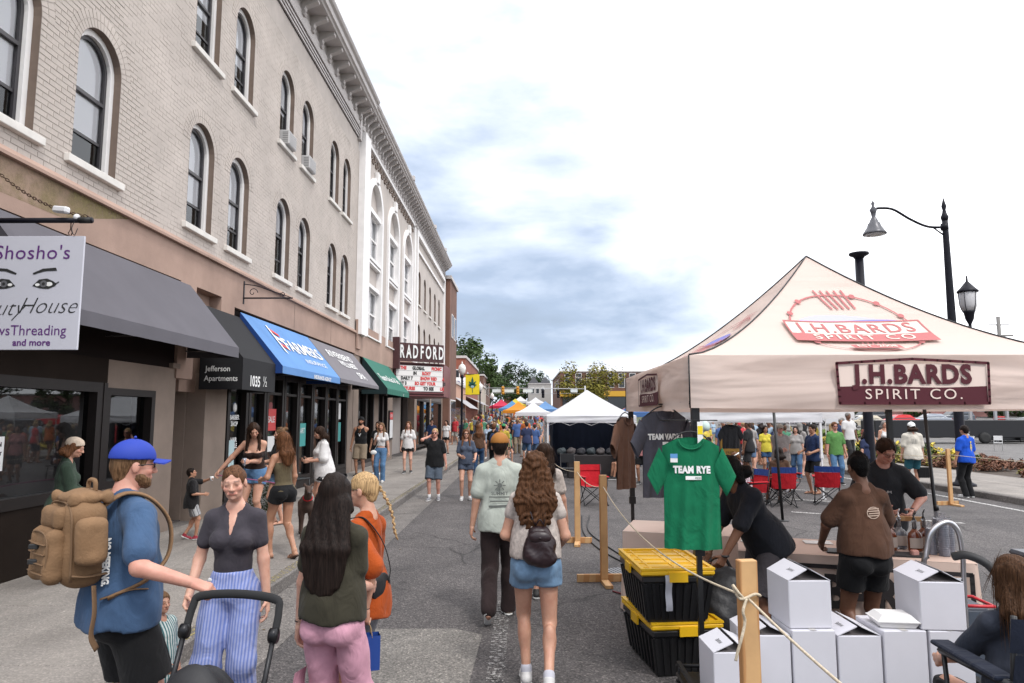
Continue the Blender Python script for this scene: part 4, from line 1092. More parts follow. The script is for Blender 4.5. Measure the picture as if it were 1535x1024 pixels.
poster(15.9, 1.35, .5, .35, [m_wp, m_bp]); poster(15.9, 1.9, .6, .5, [m_rp, m_wp], [('SALE', .2, 0, 1)]); poster(18.2, 1.5, .55, .6, [m_tp, m_wp], [('ART', .2, .1, 1)])
poster(21.8, 1.5, .5, .6, [m_tp, m_wp]); poster(21.8, 2.15, .4, .5, [m_wp, m_bp])

# ---- awnings
def awning(name, y0, y1, zt, zb, xo, val, mats, label, print_fn=None, side=True):
 """sloping cloth awning on the facade; mats: face, side"""
 r = wroot(name, (FX, (y0 + y1) / 2, zt), label, 'awning', 'awnings along the shopfronts')
 xw = FX + .035; x1 = FX + xo
 def face(u, v):
  sag = .02 * sin(pi * u * 3) ** 2 * sin(pi * v); return (xw + (x1 - xw) * v, y0 + (y1 - y0) * u, zt + (zb - zt) * v - sag)
 mb = MB(); mb.sheet(face, 24, 6); mb.build('canopy', mats[0], r)
 mb = MB(); mb.sheet(lambda u, v: (x1 + .004 + .006 * sin(u * 60), y0 + (y1 - y0) * u, zb - val * v), 30, 2); mb.build('valance', mats[0], r)
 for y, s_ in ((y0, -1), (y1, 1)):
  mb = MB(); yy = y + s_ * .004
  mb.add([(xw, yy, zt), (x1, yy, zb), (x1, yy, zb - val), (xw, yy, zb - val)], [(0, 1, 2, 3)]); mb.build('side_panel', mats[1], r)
 mb = MB()
 for y in np.linspace(y0 + .03, y1 - .03, max(2, int((y1 - y0) / 1.8) + 1)):
  mb.tube([(xw, y, zt - .03), (x1 - .02, y, zb - .03), (x1 - .02, y, zb - val * .6)], .014, 6); mb.tube([(xw, y, zb - .06), (x1 - .02, y, zb - .06)], .012, 6)
 mb.tube([(x1 - .02, y0 + .03, zb - .03), (x1 - .02, y1 - .03, zb - .03)], .014, 6); mb.build('frame', mat('awning_frame', (.25, .25, .25), .5, .6), r)
 def surf(yc, t):  # maps u along +y?  text read from the street: u runs towards +y seen from outside is right
  def f(u, v):
   vv = t - v / sqrt((zt - zb) ** 2 + (x1 - xw) ** 2)
   p = face((yc + u - y0) / (y1 - y0), vv); return (p[0] + .012, p[1], p[2] + .014)
  return f
 if print_fn: print_fn(r, surf, x1 + .014)
 return r
def fab(name, c): return mat('awning_' + name, c, .75, noise=(1.5, .1), bump=(160, .2, .002), spec=.3)
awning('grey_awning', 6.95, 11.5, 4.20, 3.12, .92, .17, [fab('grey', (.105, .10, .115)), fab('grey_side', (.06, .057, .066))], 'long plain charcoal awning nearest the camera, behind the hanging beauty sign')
def blue_print(r, surf, xv):
 mb = MB(); f = surf(16.35, .48); letters(mb, 'FARMERS', .50, lambda u, v: f(u, v), 0, bold=.008, sx=1.35)
 f2 = surf(16.6, .76); letters(mb, 'INSURANCE', .19, lambda u, v: f2(u, v), 0, sx=1.6)
 letters(mb, 'INSURANCE AGENCY', .12, lambda u, v: (xv, 16.4 + u, 2.88 + v), 0, bold=.004, sx=1.2)
 mb.build('lettering', m_wp, r)
 mb = MB(); f3 = surf(14.95, .42)
 for k in range(3): mb.add([f3(-.2 + .35 * a, b) for a, b in ((0, .35 - .2 * k), (1, .22 - .2 * k), (1, .13 - .2 * k), (0, .25 - .2 * k))], [(3, 2, 1, 0)], k % 2)
 mb.add([f3(a, b) for a, b in ((-.3, .42), (-.22, .42), (-.22, -.4), (-.3, -.3))], [(3, 2, 1, 0)], 1)
 mb.build('emblem', [m_rp, m_wp], r)
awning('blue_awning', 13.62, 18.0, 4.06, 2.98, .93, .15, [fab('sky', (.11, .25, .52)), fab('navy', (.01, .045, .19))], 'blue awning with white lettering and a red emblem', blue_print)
def grey_print(r, surf, xv):
 mb = MB(); f = surf(20.3, .30); letters(mb, 'RIVERBEND', .34, f, 0, bold=.006, sx=1.6)
 f = surf(20.5, .52); letters(mb, 'WELLNESS', .28, f, 0, bold=.006, sx=1.5); f1 = surf(21.2, .80); letters(mb, 'SPA', .36, f1, 0, bold=.006, sx=1.6)
 mb.build('lettering', m_wp, r)
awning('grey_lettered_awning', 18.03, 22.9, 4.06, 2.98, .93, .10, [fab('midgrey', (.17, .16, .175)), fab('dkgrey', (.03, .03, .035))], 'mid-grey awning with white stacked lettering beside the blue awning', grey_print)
def green_print(r, surf, xv):
 mb = MB(); f = surf(26.4, .62); letters(mb, 'Theatre Books & Gifts', .42, f, 0, bold=.004, sx=1.0, shear=.3); letters(mb, 'EST', .13, lambda u, v: (xv, 27.6 + u, 2.83 + v), 0); mb.build('lettering', m_wp, r)
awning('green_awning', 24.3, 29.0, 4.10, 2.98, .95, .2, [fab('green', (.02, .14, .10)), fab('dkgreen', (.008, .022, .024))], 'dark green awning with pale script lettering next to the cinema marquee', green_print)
r = wroot('entrance_awning', (FX, 12.7, 3.9), 'black entrance awning lettered Jefferson Apartments and 1035 1/2', 'awning', 'awnings along the shopfronts')
x1 = FX + .80; mb = MB(); mb.sheet(lambda u, v: (FX + .04 + (x1 - FX - .04) * v, 11.98 + 1.6 * u, 3.95 - .95 * v), 8, 4); mb.build('canopy', fab('black', (.012, .012, .014)), r)
for yy in (11.976, 13.584): mb = MB(); mb.add([(FX + .04, yy, 3.95), (x1, yy, 3.0), (x1, yy, 2.44), (FX + .04, yy, 2.44)], [(0, 1, 2, 3)]); mb.build('side_panel', fab('black', 0), r)
mb = MB(); mb.sheet(lambda u, v: (x1 + .003, 11.98 + 1.6 * u, 3.0 - .56 * v), 8, 2); mb.build('valance', fab('black', 0), r)
mb = MB(); letters(mb, 'Jefferson', .135, lambda u, v: (FX + .37 + u, 11.968, 2.80 + v), 0, bold=.001, sx=.92); letters(mb, 'Apartments', .135, lambda u, v: (FX + .43 + u, 11.968, 2.63 + v), 0, bold=.001, sx=.92); mb.build('lettering', m_wp, r); mb = MB()
letters(mb, '1035', .27, lambda u, v: (x1 + .008, 12.55 + u * .95, 2.60 + v), 0, bold=.006); letters(mb, '½', .27, lambda u, v: (x1 + .008, 13.05 + u, 2.62 + v), 0)
mb.build('lettering', m_wp, r)

# ================================================================== building B: the theatre block
bB = wroot('theatre_building', (FX, 36, 0), 'pale theatre building with tall white arched bays above the marquee', 'building')
mb = MB(); zt = 13.0
def rectcell(y0, y1, z0, z1, o): wall_cell(mb, y0, y1, z0, z1, o, FX)
bays = [(25.95, 1.18), (29.75, 1.22), (33.55, 1.25)]
edges = [24.2, 27.85, 31.65, 35.3]
for (yc, w), a, b in zip(bays, edges[:-1], edges[1:]): rectcell(a, b, 4.8, 11.6, arch_pts(yc, 4.95, w, 9.85))
mb.add([(FX, 23.2, 4.8), (FX, 24.2, 4.8), (FX, 24.2, 12.4), (FX, 23.2, 12.4)], [(0, 1, 2, 3)])
mb.add([(FX, 24.2, 11.6), (FX, 35.3, 11.6), (FX, 35.3, 12.4), (FX, 24.2, 12.4)], [(0, 1, 2, 3)])
mb.add([(FX, 35.3, 4.8), (FX, 36.5, 4.8), (FX, 36.5, 12.4), (FX, 35.3, 12.4)], [(0, 1, 2, 3)])
sm = [37.75, 39.9, 42.2, 44.6, 46.85]; se = [36.5] + [(a + b) / 2 for a, b in zip(sm[:-1], sm[1:])] + [49.6]
for yc, a, b in zip(sm, se[:-1], se[1:]):
 rectcell(a, b, 4.8, 7.6, arch_pts(yc, 5.2, .45, 6.65)); rectcell(a, b, 7.6, 10.7, arch_pts(yc, 8.15, .45, 9.6))
mb.add([(FX, 36.5, 10.7), (FX, 49.6, 10.7), (FX, 49.6, 12.4), (FX, 36.5, 12.4)], [(0, 1, 2, 3)])
mb.build('wall', m_stucco2, bB)
mb = MB(); mb.box(FX - 14, FX - .7, 23.25, 49.6, 0, 12.4); mb.box(FX - .7, FX - .01, 49.4, 49.6, 0, 12.4); mb.build('wall_core', m_stucco2, bB)
for yc in sm:
 for a, s_ in ((5.2, 6.65), (8.15, 9.6)):
  wdw = wroot('arched_window', (FX, yc, a), parent=bB); arched_window(wdw, yc, a, s_, w=.45, blind=.7)
mb = MB()
for a, b, d in ((23.28, 24.1, .22), (24.1, 24.28, .12), (35.35, 35.7, .10), (35.95, 36.3, .16), (49.15, 49.6, .14)): mb.box(FX, FX + d, a, b, 4.8, 12.0)
mb.box(FX, FX + .1, 24.28, 35.35, 11.98, 12.1); mb.box(FX, FX + .1, 36.3, 49.15, 10.95, 11.1); mb.box(FX, FX + .16, 36.3, 49.15, 11.75, 12.0)
mb.build('pilaster', m_white, bB)
mb = MB()                              # chequered frieze
nk = 38
for k in range(nk):
 for r_ in range(2):
  if (k + r_) % 2: y = 24.35 + k * .285; mb.box(FX, FX + .05, y, y + .26, 11.62 + r_ * .16, 11.76 + r_ * .16)
mb.build('chequer_frieze', m_reveal, bB)
for yc, w in bays:
 P0_, P1_ = arch_pts(yc, 4.95, w + .16, 9.85, 18), arch_pts(yc, 4.95, w - .10, 9.85, 18)
 P0_[0] = (P0_[0][0], 4.9); P0_[1] = (P0_[1][0], 4.9)
 wdw = wroot('bay_window', (FX, yc, 4.95), parent=bB)
 mb = MB(); ring_face(mb, P0_, P1_, FX + .09); ring_face(mb, P0_, P0_, FX, 0, FX + .09); ring_face(mb, P1_, P1_, FX + .09, 0, FX - .3); mb.bbox(FX, FX + .16, yc - .16, yc + .16, 9.85 + w - .02, 9.85 + w + .42, .02); mb.build('arch_surround', m_white, wdw)
 wi = w - .10
 mb = MB(); mb.add([(FX - .12, *p) for p in arch_pts(yc, 9.86, wi, 9.87, 18)], [tuple(range(21))]); mb.box(FX - .3, FX - .12, yc - wi, yc + wi, 6.95, 8.0); mb.build('spandrel', m_stucco2, wdw)
 mb = MB(); mb.box(FX - .25, FX + .02, yc - wi, yc + wi, 9.72, 9.9); mb.box(FX - .25, FX + .06, yc - wi, yc + wi, 7.86, 7.98); mb.box(FX - .25, FX + .04, yc - wi, yc + wi, 7.72, 7.80); mb.box(FX - .25, FX + .02, yc - wi, yc + wi, 6.82, 6.96)
 mb.build('crossbar', m_white, wdw)
 for z0, z1 in ((8.0, 9.72), (5.0, 6.82)):
  mb = MB(); x = FX - .2
  for yy in (yc - wi, yc - .05, yc + wi - .1): mb.box(x, x + .08, yy, yy + .1, z0, z1)
  for zz in (z0, (z0 + z1) / 2 - .03, z1 - .06): mb.box(x, x + .07, yc - wi, yc + wi, zz, zz + .07)
  mb.build('sash', m_white, wdw)
  mb = MB(); mb.add([(x + .02, yc - wi, z0), (x + .02, yc + wi, z0), (x + .02, yc + wi, z1), (x + .02, yc - wi, z1)], [(0, 1, 2, 3)]); mb.build('pane', m_glass, wdw)
  mb = MB(); mb.add([(x - .08, yc - wi, z0), (x - .08, yc + wi, z0), (x - .08, yc + wi, z1), (x - .08, yc - wi, z1)], [(0, 1, 2, 3)])
  mb.build('blind', m_blind, wdw)
  mb = MB();
  for q in range(5): a = yc - wi + .2 + random.random() * (2 * wi - .5); b = z0 + .05 + random.random() * .5; mb.box(x - .06, x - .03, a, a + .12, b, b + .25)
  mb.build('window_clutter', m_reveal, wdw)
cornice(bB, 23.25, 49.6, 12.1, 13.12, .62, .54, .13, bands=False)
mb = MB()
for y in (31.3, 39.6, 45.2): mb.box(FX + .3, FX + .66, y, y + .25, 13.1, 13.3)
mb.build('roof_block', m_cornice, bB)
mb = MB(); mb.box(FX - .35, FX + .03, 23.25, 30.6, 4.1, 5.25); mb.box(FX - .35, FX + .1, 23.25, 23.75, 4.3, 5.3); mb.box(FX - .35, FX + .02, 30.6, 49.6, 3.9, 4.9); mb.build('stucco_band', m_stucco, bB)
mb = MB(); mb.box(FX - .35, FX, 23.25, 24.0, .1, 4.1); mb.box(FX - .35, FX, 26.6, 27.4, .1, 4.1); mb.box(FX - .35, FX, 29.3, 30.4, .1, 4.1); mb.box(FX - .35, FX, 36.6, 37.4, .1, 4.0); mb.box(FX - .35, FX, 42.8, 43.4, .1, 4.0);mb.box(FX - .35, FX, 49, 49.6, .1, 4.0); mb.build('pier', m_pier, bB)
for a, b in ((24.0, 25.3), (25.3, 26.6), (27.4, 28.35), (28.35, 29.3), (37.4, 40.1), (40.1, 42.8), (43.4, 49)): shop_window(bB, a + .01, b - .01, .3, 3.0, fw=.12, x=FX - .02)
mb = MB(); mb.box(FX - .3, FX - .05, 24, 29.3, 3.0, 4.1); mb.box(FX - .3, FX - .05, 37.4, 49, 3.0, 3.9); mb.box(FX - .3, FX, 24, 29.3, .1, .3); mb.box(FX - 3.2, FX - 3.1, 23.2, 49.6, .1, 4); mb.box(FX - 3.2, FX - .35, 30.4, 30.5, .1, 4); mb.box(FX - 3.2, FX - .35, 36.5, 36.6, .1, 4); mb.box(FX - 3.2, FX - .35, 23.2, 49.6, 3.6, 3.7); mb.build('dark_surround', m_int, bB)
for k in range(6):                      # theatre doors set back
 y = 30.5 + k; mb = MB(); mb.box(FX - 1.5, FX - 1.42, y + .03, y + .12, .15, 2.9); mb.box(FX - 1.5, FX - 1.42, y + .9, y + .97, .15, 2.9); mb.box(FX - 1.5, FX - 1.42, y + .12, y + .9, 2.2, 2.3); mb.box(FX - 1.5, FX - 1.42, y + .12, y + .9, .15, .3); mb.build('theatre_door', mat('steel_frame', (.45, .42, .38), .35, .8), bB)
mb = MB(); mb.box(FX - 1.47, FX - 1.45, 30.5, 36.5, .15, 2.9); mb.build('door_glass', m_shopglass, bB)
mb = MB(); mb.box(FX - .8, FX - .6, 36.45, 36.52, 0.2, 3); mb.build('ticket_panel', m_bronze, bB)
mb = MB(); mb.box(FX + .0, FX + .06, 29.45, 30.25, 1.0, 2.25, 0); mb.box(FX + .061, FX + .067, 29.53, 30.17, 1.08, 1.85, 1); mb.box(FX + .061, FX + .067, 29.53, 30.17, 1.87, 2.17, 2); letters(mb, 'NOW', .2, lambda u, v: (FX + .07, 29.85 + u, 2.02 + v), 1)
mb.build('poster_case', [m_bronze, m_wp, m_rp], bB)

mq = wroot('theatre_marquee', (FX, 31.5, 3.0), 'maroon cinema marquee with tall white upright letters above a red and black letter board', 'marquee')
m_mar = mat('maroon_paint', (.16, .045, .05), .6, noise=(2, .2)); m_mdk = mat('maroon_dark', (.06, .018, .02), .6)
pa, pb = Vector((FX + .05, 30.35, 0)), Vector((-3.62, 31.9, 0)); d_ = (pb - pa).normalized(); nrm = Vector((d_.y, -d_.x, 0)); LM = (pb - pa).length
def MQ(u, z, o=0.): p = pa + d_ * u + nrm * o; return (p.x, p.y, z)
mb = MB(); pc = Vector((FX + .05, 36.4, 0)); pd = Vector((-3.62, 34.9, 0))
poly = [pa, pb, pd, pc]
mb.add([(p.x, p.y, 2.92) for p in poly] + [(p.x, p.y, 4.42) for p in poly], [(3, 2, 1, 0), (4, 5, 6, 7), (0, 1, 5, 4), (1, 2, 6, 5), (2, 3, 7, 6), (3, 0, 4, 7)]); mb.build('canopy_box', m_mar, mq)
mb = MB();
for zz in (2.95, 4.30): mb.add([MQ(0, zz, .0), MQ(LM, zz, .0), MQ(LM, zz + .08, .04), MQ(0, zz + .08, .04)], [(0, 1, 2, 3)])
mb.build('trim', m_mdk, mq)
mb = MB(); mb.add([MQ(.08, 3.12, .03), MQ(LM - .08, 3.12, .03), MQ(LM - .08, 4.27, .03), MQ(.08, 4.27, .03)], [(0, 1, 2, 3)], 0)
for k in range(6): z = 3.12 + k * .23; mb.add([MQ(.08, z, .034), MQ(LM - .08, z, .034), MQ(LM - .08, z + .018, .034), MQ(.08, z + .018, .034)], [(0, 1, 2, 3)], 1)
mb.build('letter_board', [mat('board_white', (.72, .70, .68), .5), mat('board_rail', (.35, .34, .34), .5)], mq)
mb = MB()
rows = [('THE', 'GLOBAL', 'PICNIC'), ('IN', 'ROXY'), ('DAILY 7', 'SHOW RED', 'A'), ('DAY 3', 'SO GET YOUR', 'IS'), ('PICTURES', 'TO SEE', 'US')]
for k, r_ in enumerate(rows):
 z = 4.165 - k * .23; s_ = '  '.join(r_)
 vs, fs = text2d(s_, .20, bold=.012, sx=.92, spacing=1.1); xs = [v[0] for v in vs]
 for i, part in enumerate(r_):
  pre = '  '.join(r_[:i]);
  w_ = len(s_); c0 = (len(pre) + (2 if i else 0) + len(part) / 2 - w_ / 2) * .118
  letters(mb, part, .20, lambda u, v: MQ(LM / 2 + .1 + c0 + u, z + v, .045), (i + k) % 2 if k != 2 else 0 if i == 1 else (i == 0), bold=.012, sx=.8, spacing=1.05)
mb.build('board_lettering', [m_rp, m_bp], mq, kind='stuff')
for i, ch in enumerate('RADFORD'):
 u = .28 + i * (LM - .45) / 6.3
 mb = MB(); mb.box(-.13, .13, -.06, .0, -.42, .42, 1)
 M_ = Matrix.Translation(MQ(u, 4.86, .16)) @ Matrix.Rotation(atan2(d_.y, d_.x), 4, 'Z')
 vs, fs = text2d(ch, .80, bold=.022, sx=.46); n = len(vs)
 mb2 = MB(); mb2.add([M_ @ Vector((x - .0, .08, z)) for x, z in ((-.16, -.4), (.16, -.4), (.16, .42), (-.16, .42))] + [M_ @ Vector((x - .0, -.0, z)) for x, z in ((-.16, -.4), (.16, -.4), (.16, .42), (-.16, .42))], [(3, 2, 1, 0), (4, 5, 6, 7), (0, 1, 5, 4), (1, 2, 6, 5), (2, 3, 7, 6), (3, 0, 4, 7)], 1)
 mb2.add([M_ @ Vector((x, -.035, y)) for x, y in vs], fs, 0); mb2.build('marquee_letter', [m_wp, m_mdk], mq)
mb = MB(); mb.box(FX, FX + .3, 30.1, 30.4, 4.1, 5.5); mb.build('end_post', m_mdk, mq)
# ------------------------------------------------------------------ trees
m_bark = mat('bark', (.10, .075, .055), .95, noise=(6, .4))
def leafm(name, c): return mat('leaf_' + name, c, .7, noise=(.6, .45), spec=.25)
def tree(x, y, h, r, label, leaf, n=2600, size=.35, z0=None, zs=1.0, group='trees beyond the buildings', seed=0, trunk=.35, name='tree', flat=0.):
 R_ = random.Random(seed + int(x * 7 + y * 13)); z0 = gz(y) if z0 is None else z0
 t = empty(name, (x, y, z0), 0, label, 'tree', group)
 mb = MB(); top = h * .75
 tr = [(0, 0, -.1), (R_.uniform(-.1, .1) * r, 0, h * .2), (R_.uniform(-.2, .2) * r, R_.uniform(-.2, .2) * r, h * .45), (0, 0, top)]
 mb.tube(smooth_path(tr, 3), [h * .028 * (1 - .085 * k) for k in range(10)], 7)
 ends = []
 for k in range(9):
  a = R_.uniform(0, 2 * pi); zz = h * R_.uniform(trunk, .62); e = (cos(a) * r * .7, sin(a) * r * .7, zz + h * R_.uniform(.08, .28)); ends.append(e)
  mb.tube([(0, 0, zz * .9), (e[0] * .5, e[1] * .5, zz + (e[2] - zz) * .35), e], [h * .012, h * .008, h * .003], 5)
 mb.build('trunk', m_bark, t)
 zc = h * (trunk + 1) / 2; rz = h * (1 - trunk) / 2 * zs
 cl = []
 for k in range(34):
  while True:
   p = Vector((R_.uniform(-1, 1), R_.uniform(-1, 1), R_.uniform(-1, 1)))
   if .25 < p.length < .95: break
  cl.append((Vector((p.x * r, p.y * r, zc + p.z * rz)), R_.uniform(.16, .34) * r))
 vs = []; fs = []
 for i in range(n):
  c, cr = cl[R_.randrange(len(cl))]
  d = Vector((R_.gauss(0, 1), R_.gauss(0, 1), R_.gauss(0, 1))).normalized(); p = c + d * cr * R_.uniform(.55, 1.12)
  u = (d + Vector((R_.uniform(-1, 1), R_.uniform(-1, 1), R_.uniform(-1, 1))) * .8).cross(Vector((0, 0, 1))).normalized(); w = u.cross(d + Vector((0, 0, .4))).normalized()
  s_ = size * R_.uniform(.5, 1.2); o = len(vs)
  vs += [tuple(p - u * s_ * .5), tuple(p + w * s_ * .35), tuple(p + u * s_ * .5), tuple(p - w * s_ * .35)]; fs.append((o, o + 1, o + 2, o + 3))
 me = bpy.data.meshes.new('crown'); me.from_pydata(vs, [], fs); me.materials.append(leaf); link('crown', me, t)
 return t
lg, ly, ld = leafm('green', (.050, .085, .022)), leafm('yellow', (.17, .15, .02)), leafm('dark', (.030, .055, .018))
m_rb = mat('red_brick', (.26, .085, .055), .9, noise=(.8, .25)); m_bb = mat('brown_brick', (.17, .085, .06), .9, noise=(.7, .3)); m_peach = mat('peach_render', (.48, .28, .20), .9, noise=(.7, .1))
m_gl2 = mat('far_glass', (.03, .035, .04), .15); m_roof = mat('roof_felt', (.10, .10, .10), .9)
def block(name, x0, x1, y0, y1, h, m, label, wins=(), group=None, face='x', trim=None, roofh=.25):
 """far building; wins: list of (face, a, z, w, h)  face 's' = side towards the camera (y0), 'e' = side x1, 'w' = side x0"""
 z = gz((y0 + y1) / 2) - .4 if y0 > 55 else 0; r = wroot(name, (x0, y0, z), label, 'building', group)
 mb = MB(); mb.box(x0, x1, y0, y1, z - .5, z + h); mb.build('wall', m, r)
 mb = MB(); mb.box(x0 - .12, x1 + .12, y0 - .12, y1 + .12, z + h + .002, z + h + roofh); mb.build('parapet', trim or m_cornice, r)
 for f, a, zz, w, hh in wins:
  fr = MB(); gl = MB()
  if f == 's':
   fr.box(a - w / 2 - .08, a + w / 2 + .08, y0 - .05, y0 - .003, z + zz - .08, z + zz + hh + .08); gl.box(a - w / 2, a + w / 2, y0 - .07, y0 - .052, z + zz, z + zz + hh)
  else:
   X = x1 if f == 'e' else x0; s_ = 1 if f == 'e' else -1; A_, B_ = sorted((X + s_ * .003, X + s_ * .05)); C_, D_ = sorted((X + s_ * .052, X + s_ * .07))
   fr.box(A_, B_, a - w / 2 - .08, a + w / 2 + .08, z + zz - .08, z + zz + hh + .08); gl.box(C_, D_, a - w / 2, a + w / 2, z + zz, z + zz + hh)
  f_ = fr.build('window', m_white if hh < 3 else m_bronze, r); gl.build('pane', m_gl2, f_)
 return r
block('brown_brick_building', -20, -5.25, 49.75, 55, 12.1, m_bb, 'narrow tall brown brick building at the far end of the pale theatre block', [('e', 52.4, 1, 3.4, 2.2), ('e', 51.5, 8, .9, 1.6), ('e', 53.4, 8, .9, 1.6)])
b = block('peach_building', -20, -5.5, 55.1, 67.9, 5.0, m_peach, 'low peach one-storey building beyond the marquee', [('e', 58.5, .6, 4, 2.4), ('e', 64, .6, 5, 2.4)])
mb = MB(); mb.sheet(lambda u, v: (-5.45 + 1.3 * v, 55.5 + 12 * u, gz(61) + 3.5 - .9 * v), 6, 2); mb.build('canopy', mat('grey_metal', (.30, .29, .30), .6), b)
b = block('red_brick_building', -20, -5.6, 68, 88, 7.6, m_rb, 'two-storey red brick building with a white sign band beyond the low shops', [('e', 71 + 3 * k, 4.6, 1.2, 1.7) for k in range(5)] + [('s', -6.6, 5.2, .8, 1.2)])
mb = MB(); mb.box(-7.6, -5.5, 67.80, 67.85, 4.6, 5.9); z = 5.15; letters(mb, 'SHOE', .8, lambda u, v: (-6.5 + u, 67.78, z + .1 + v), 1, sx=.8); mb.build('sign_band', [m_wp, mat('print_navy', (.05, .06, .2), .6)], b)
mb = MB(); mb.sheet(lambda u, v: (-5.55 + 1.6 * v, 68.5 + 19 * u, 4.1 - .8 * v), 6, 2); mb.build('canopy', MATS['grey_metal'], b)
block('cream_shop', -22, -5.4, 88.2, 104, 5.2, mat('cream_render', (.45, .40, .34), .9), 'low cream shop far down the left pavement', [('e', 92, .6, 5, 2.4), ('e', 99, .6, 5, 2.4)])
block('dark_brick_shop', -24, -5.8, 104.2, 126, 6.4, m_bb, 'dark brick shop farthest down the left side', [('e', 108 + 4 * k, 3.8, 1.2, 1.6) for k in range(4)])
wn = [('s', 8.6 + 2.0 * k, 4.6, 1.0, 1.7) for k in range(7)] + [('s', 8.6 + 2.0 * k, 6.55, 1.0, .6) for k in range(7)] + [('w', 135 + 3 * k, 4.6, 1.2, 1.7) for k in range(6)]
b = block('brick_corner_building', 7.2, 24, 128, 160, 7.4, m_bb, 'brown brick corner building with a yellow fascia far down the street', wn)
z = gz(144) - .4; mb = MB(); mb.box(7.0, 24.2, 127.7, 127.95, z + 2.9, z + 3.9); mb.build('yellow_fascia', mat('fascia_yellow', (.6, .33, .03), .6), b)
mb = MB(); mb.box(7.6, 23.6, 127.8, 127.95, z + .2, z + 2.8); mb.build('shopfront', m_gl2, b)
b = block('white_gabled_building', 1.6, 7.0, 164, 190, 5.6, mat('pale_render', (.42, .40, .38), .9), 'pale building with stepped grey gables beside the brick corner building', [('s', 2.6 + 1.2 * k, 3.4 + 2.4 * j, .7, 1.3) for k in range(3) for j in range(1)])
z = gz(177) - .4; mb = MB()
for k in range(2): a = 1.6 + k * 2.7; mb.prism([(a, z + 5.85), (a + 2.6, z + 5.85), (a + 1.3, z + 7.5)], 1, 164, 189)
mb.build('gable_roof', mat('slate', (.12, .12, .13), .8), b)
block('low_red_building', -4.6, 1.2, 178, 200, 4.4, m_rb, 'low red brick building closing the street in the distance', [('s', -3.6 + 1.6 * k, 2.5, .9, 1.4) for k in range(3)])
block('long_brick_building', 25, 60, 132, 160, 6.0, m_bb, 'long low brick building right of the yellowing tree', [('s', 27 + 3 * k, 3.6, 1.3, 1.7) for k in range(10)])
for i, (x, y, h, r, lab, lf, n, s_) in enumerate([
 (-9.0, 112, 12.6, 5.2, 'tall green tree rising behind the red brick building on the left', lg, 4200, .55),
 (-12.0, 96, 12.4, 5.0, 'dark green tree just behind the roof of the red brick building', ld, 3800, .5),
 (-8.5, 150, 9, 5.5, 'green tree at the left edge of the far junction', lg, 2600, .6),
 (-4.0, 205, 13, 6, 'dark rounded tree on the hill straight down the street', ld, 2600, .7),
 (-10, 214, 12, 6, 'dark tree left of the others on the far hill', ld, 2200, .7),
 (3.0, 222, 12, 6, 'dark tree right of the others on the far hill', ld, 2400, .7),
 (-6.0, 170, 7, 5, 'low green tree beneath the signals', lg, 2000, .5),
 (-.5, 174, 6.5, 4.5, 'bushy green tree in front of the low red building', lg, 2000, .5),
 (11.6, 116, 9.2, 5.6, 'broad tree turning yellow in front of the brick corner building', ly, 5200, .45),
 ]): tree(x, y, h, r, lab, lf, n, s_, seed=i, trunk=.18 if h < 10 else .28)
for i in range(13):
 x = 34 + i * 7.5 + random.uniform(-2, 2); tree(x, 104 + random.uniform(-4, 10), random.uniform(7, 11), random.uniform(4, 6), ['first','second','third','fourth','fifth','sixth','seventh','eighth','ninth','tenth','eleventh','twelfth','last'][i] + ' green tree from the left in the line behind the car park', [lg, ld][i % 2], 1300, .65, seed=50 + i, z0=0, trunk=.2, group='trees behind the car park')
block('pink_low_building', 62, 78, 112, 124, 3.6, mat('pink_render', (.55, .28, .25), .9), 'low pink building beyond the parked cars', [('s', 65 + 3 * k, 1, 1.6, 1.6) for k in range(4)])
block('grey_low_building', 84, 112, 112, 124, 4.2, mat('grey_render', (.25, .25, .26), .9), 'low grey building behind the car park on the right', [('s', 87 + 3 * k, 1, 1.6, 1.8) for k in range(6)])

# ------------------------------------------------------------------ street lamps, banner, signals
m_blk = mat('black_iron', (.006, .006, .012), .5, noise=(4, .2), spec=.25)
m_lampg = mat('lamp_globe', (.72, .70, .66), .25); m_lampd = mat('frosted_glass', (.55, .54, .55), .2)
def post_lamp(x, y, h, label, banner=False, z=PZ):
 r = empty('street_lamp', (x, y, z), 0, label, 'street lamp', 'post lamps on the left kerb')
 mb = MB(); mb.lathe([(.18, 0), (.18, .12), (.13, .18), (.12, .6), (.075, .75), (.06, 1.2), (.05, h - .75), (.09, h - .70), (.10, h - .62), (.06, h - .58)], n=12); mb.build('pole', m_blk, r)
 mb = MB(); mb.lathe([(.07, h - .58), (.17, h - .42), (.20, h - .22), (.16, h - .08), (.07, h), (.0001, h + .02)], n=12); mb.build('globe', m_lampg, r)
 mb = MB(); mb.lathe([(.06, h + .0), (.04, h + .06), (.015, h + .14), (.0001, h + .18)], n=8); mb.build('finial', m_lampg, r)
 return r
pl = post_lamp(-3.08, 35.5, 4.55, 'nearer black post lamp with pale globe, carrying the yellow banner')
post_lamp(-3.08, 51, 4.3, 'farther black post lamp, right of the yellow banner')
post_lamp(-3.08, 72, 4.3, 'farthest black post lamp on the left kerb')
r = empty('banner', (-3.0, 35.5, 3.1), 0, 'yellow street banner with a dark green star-shaped leaf emblem', 'banner')
mb = MB()
for zz in (.02, 1.08): mb.tube([(0, 0, zz), (.86, 0, zz)], .015, 6)
mb.build('bracket', m_blk, r)
mb = MB(); mb.sheet(lambda u, v: (.1 + .72 * u, .02 * sin(u * 6 + v * 3), 1.06 * (1 - v) + .02), 8, 6); mb.build('banner_cloth', mat('banner_yellow', (.78, .60, .01), .7), r)
mb = MB()
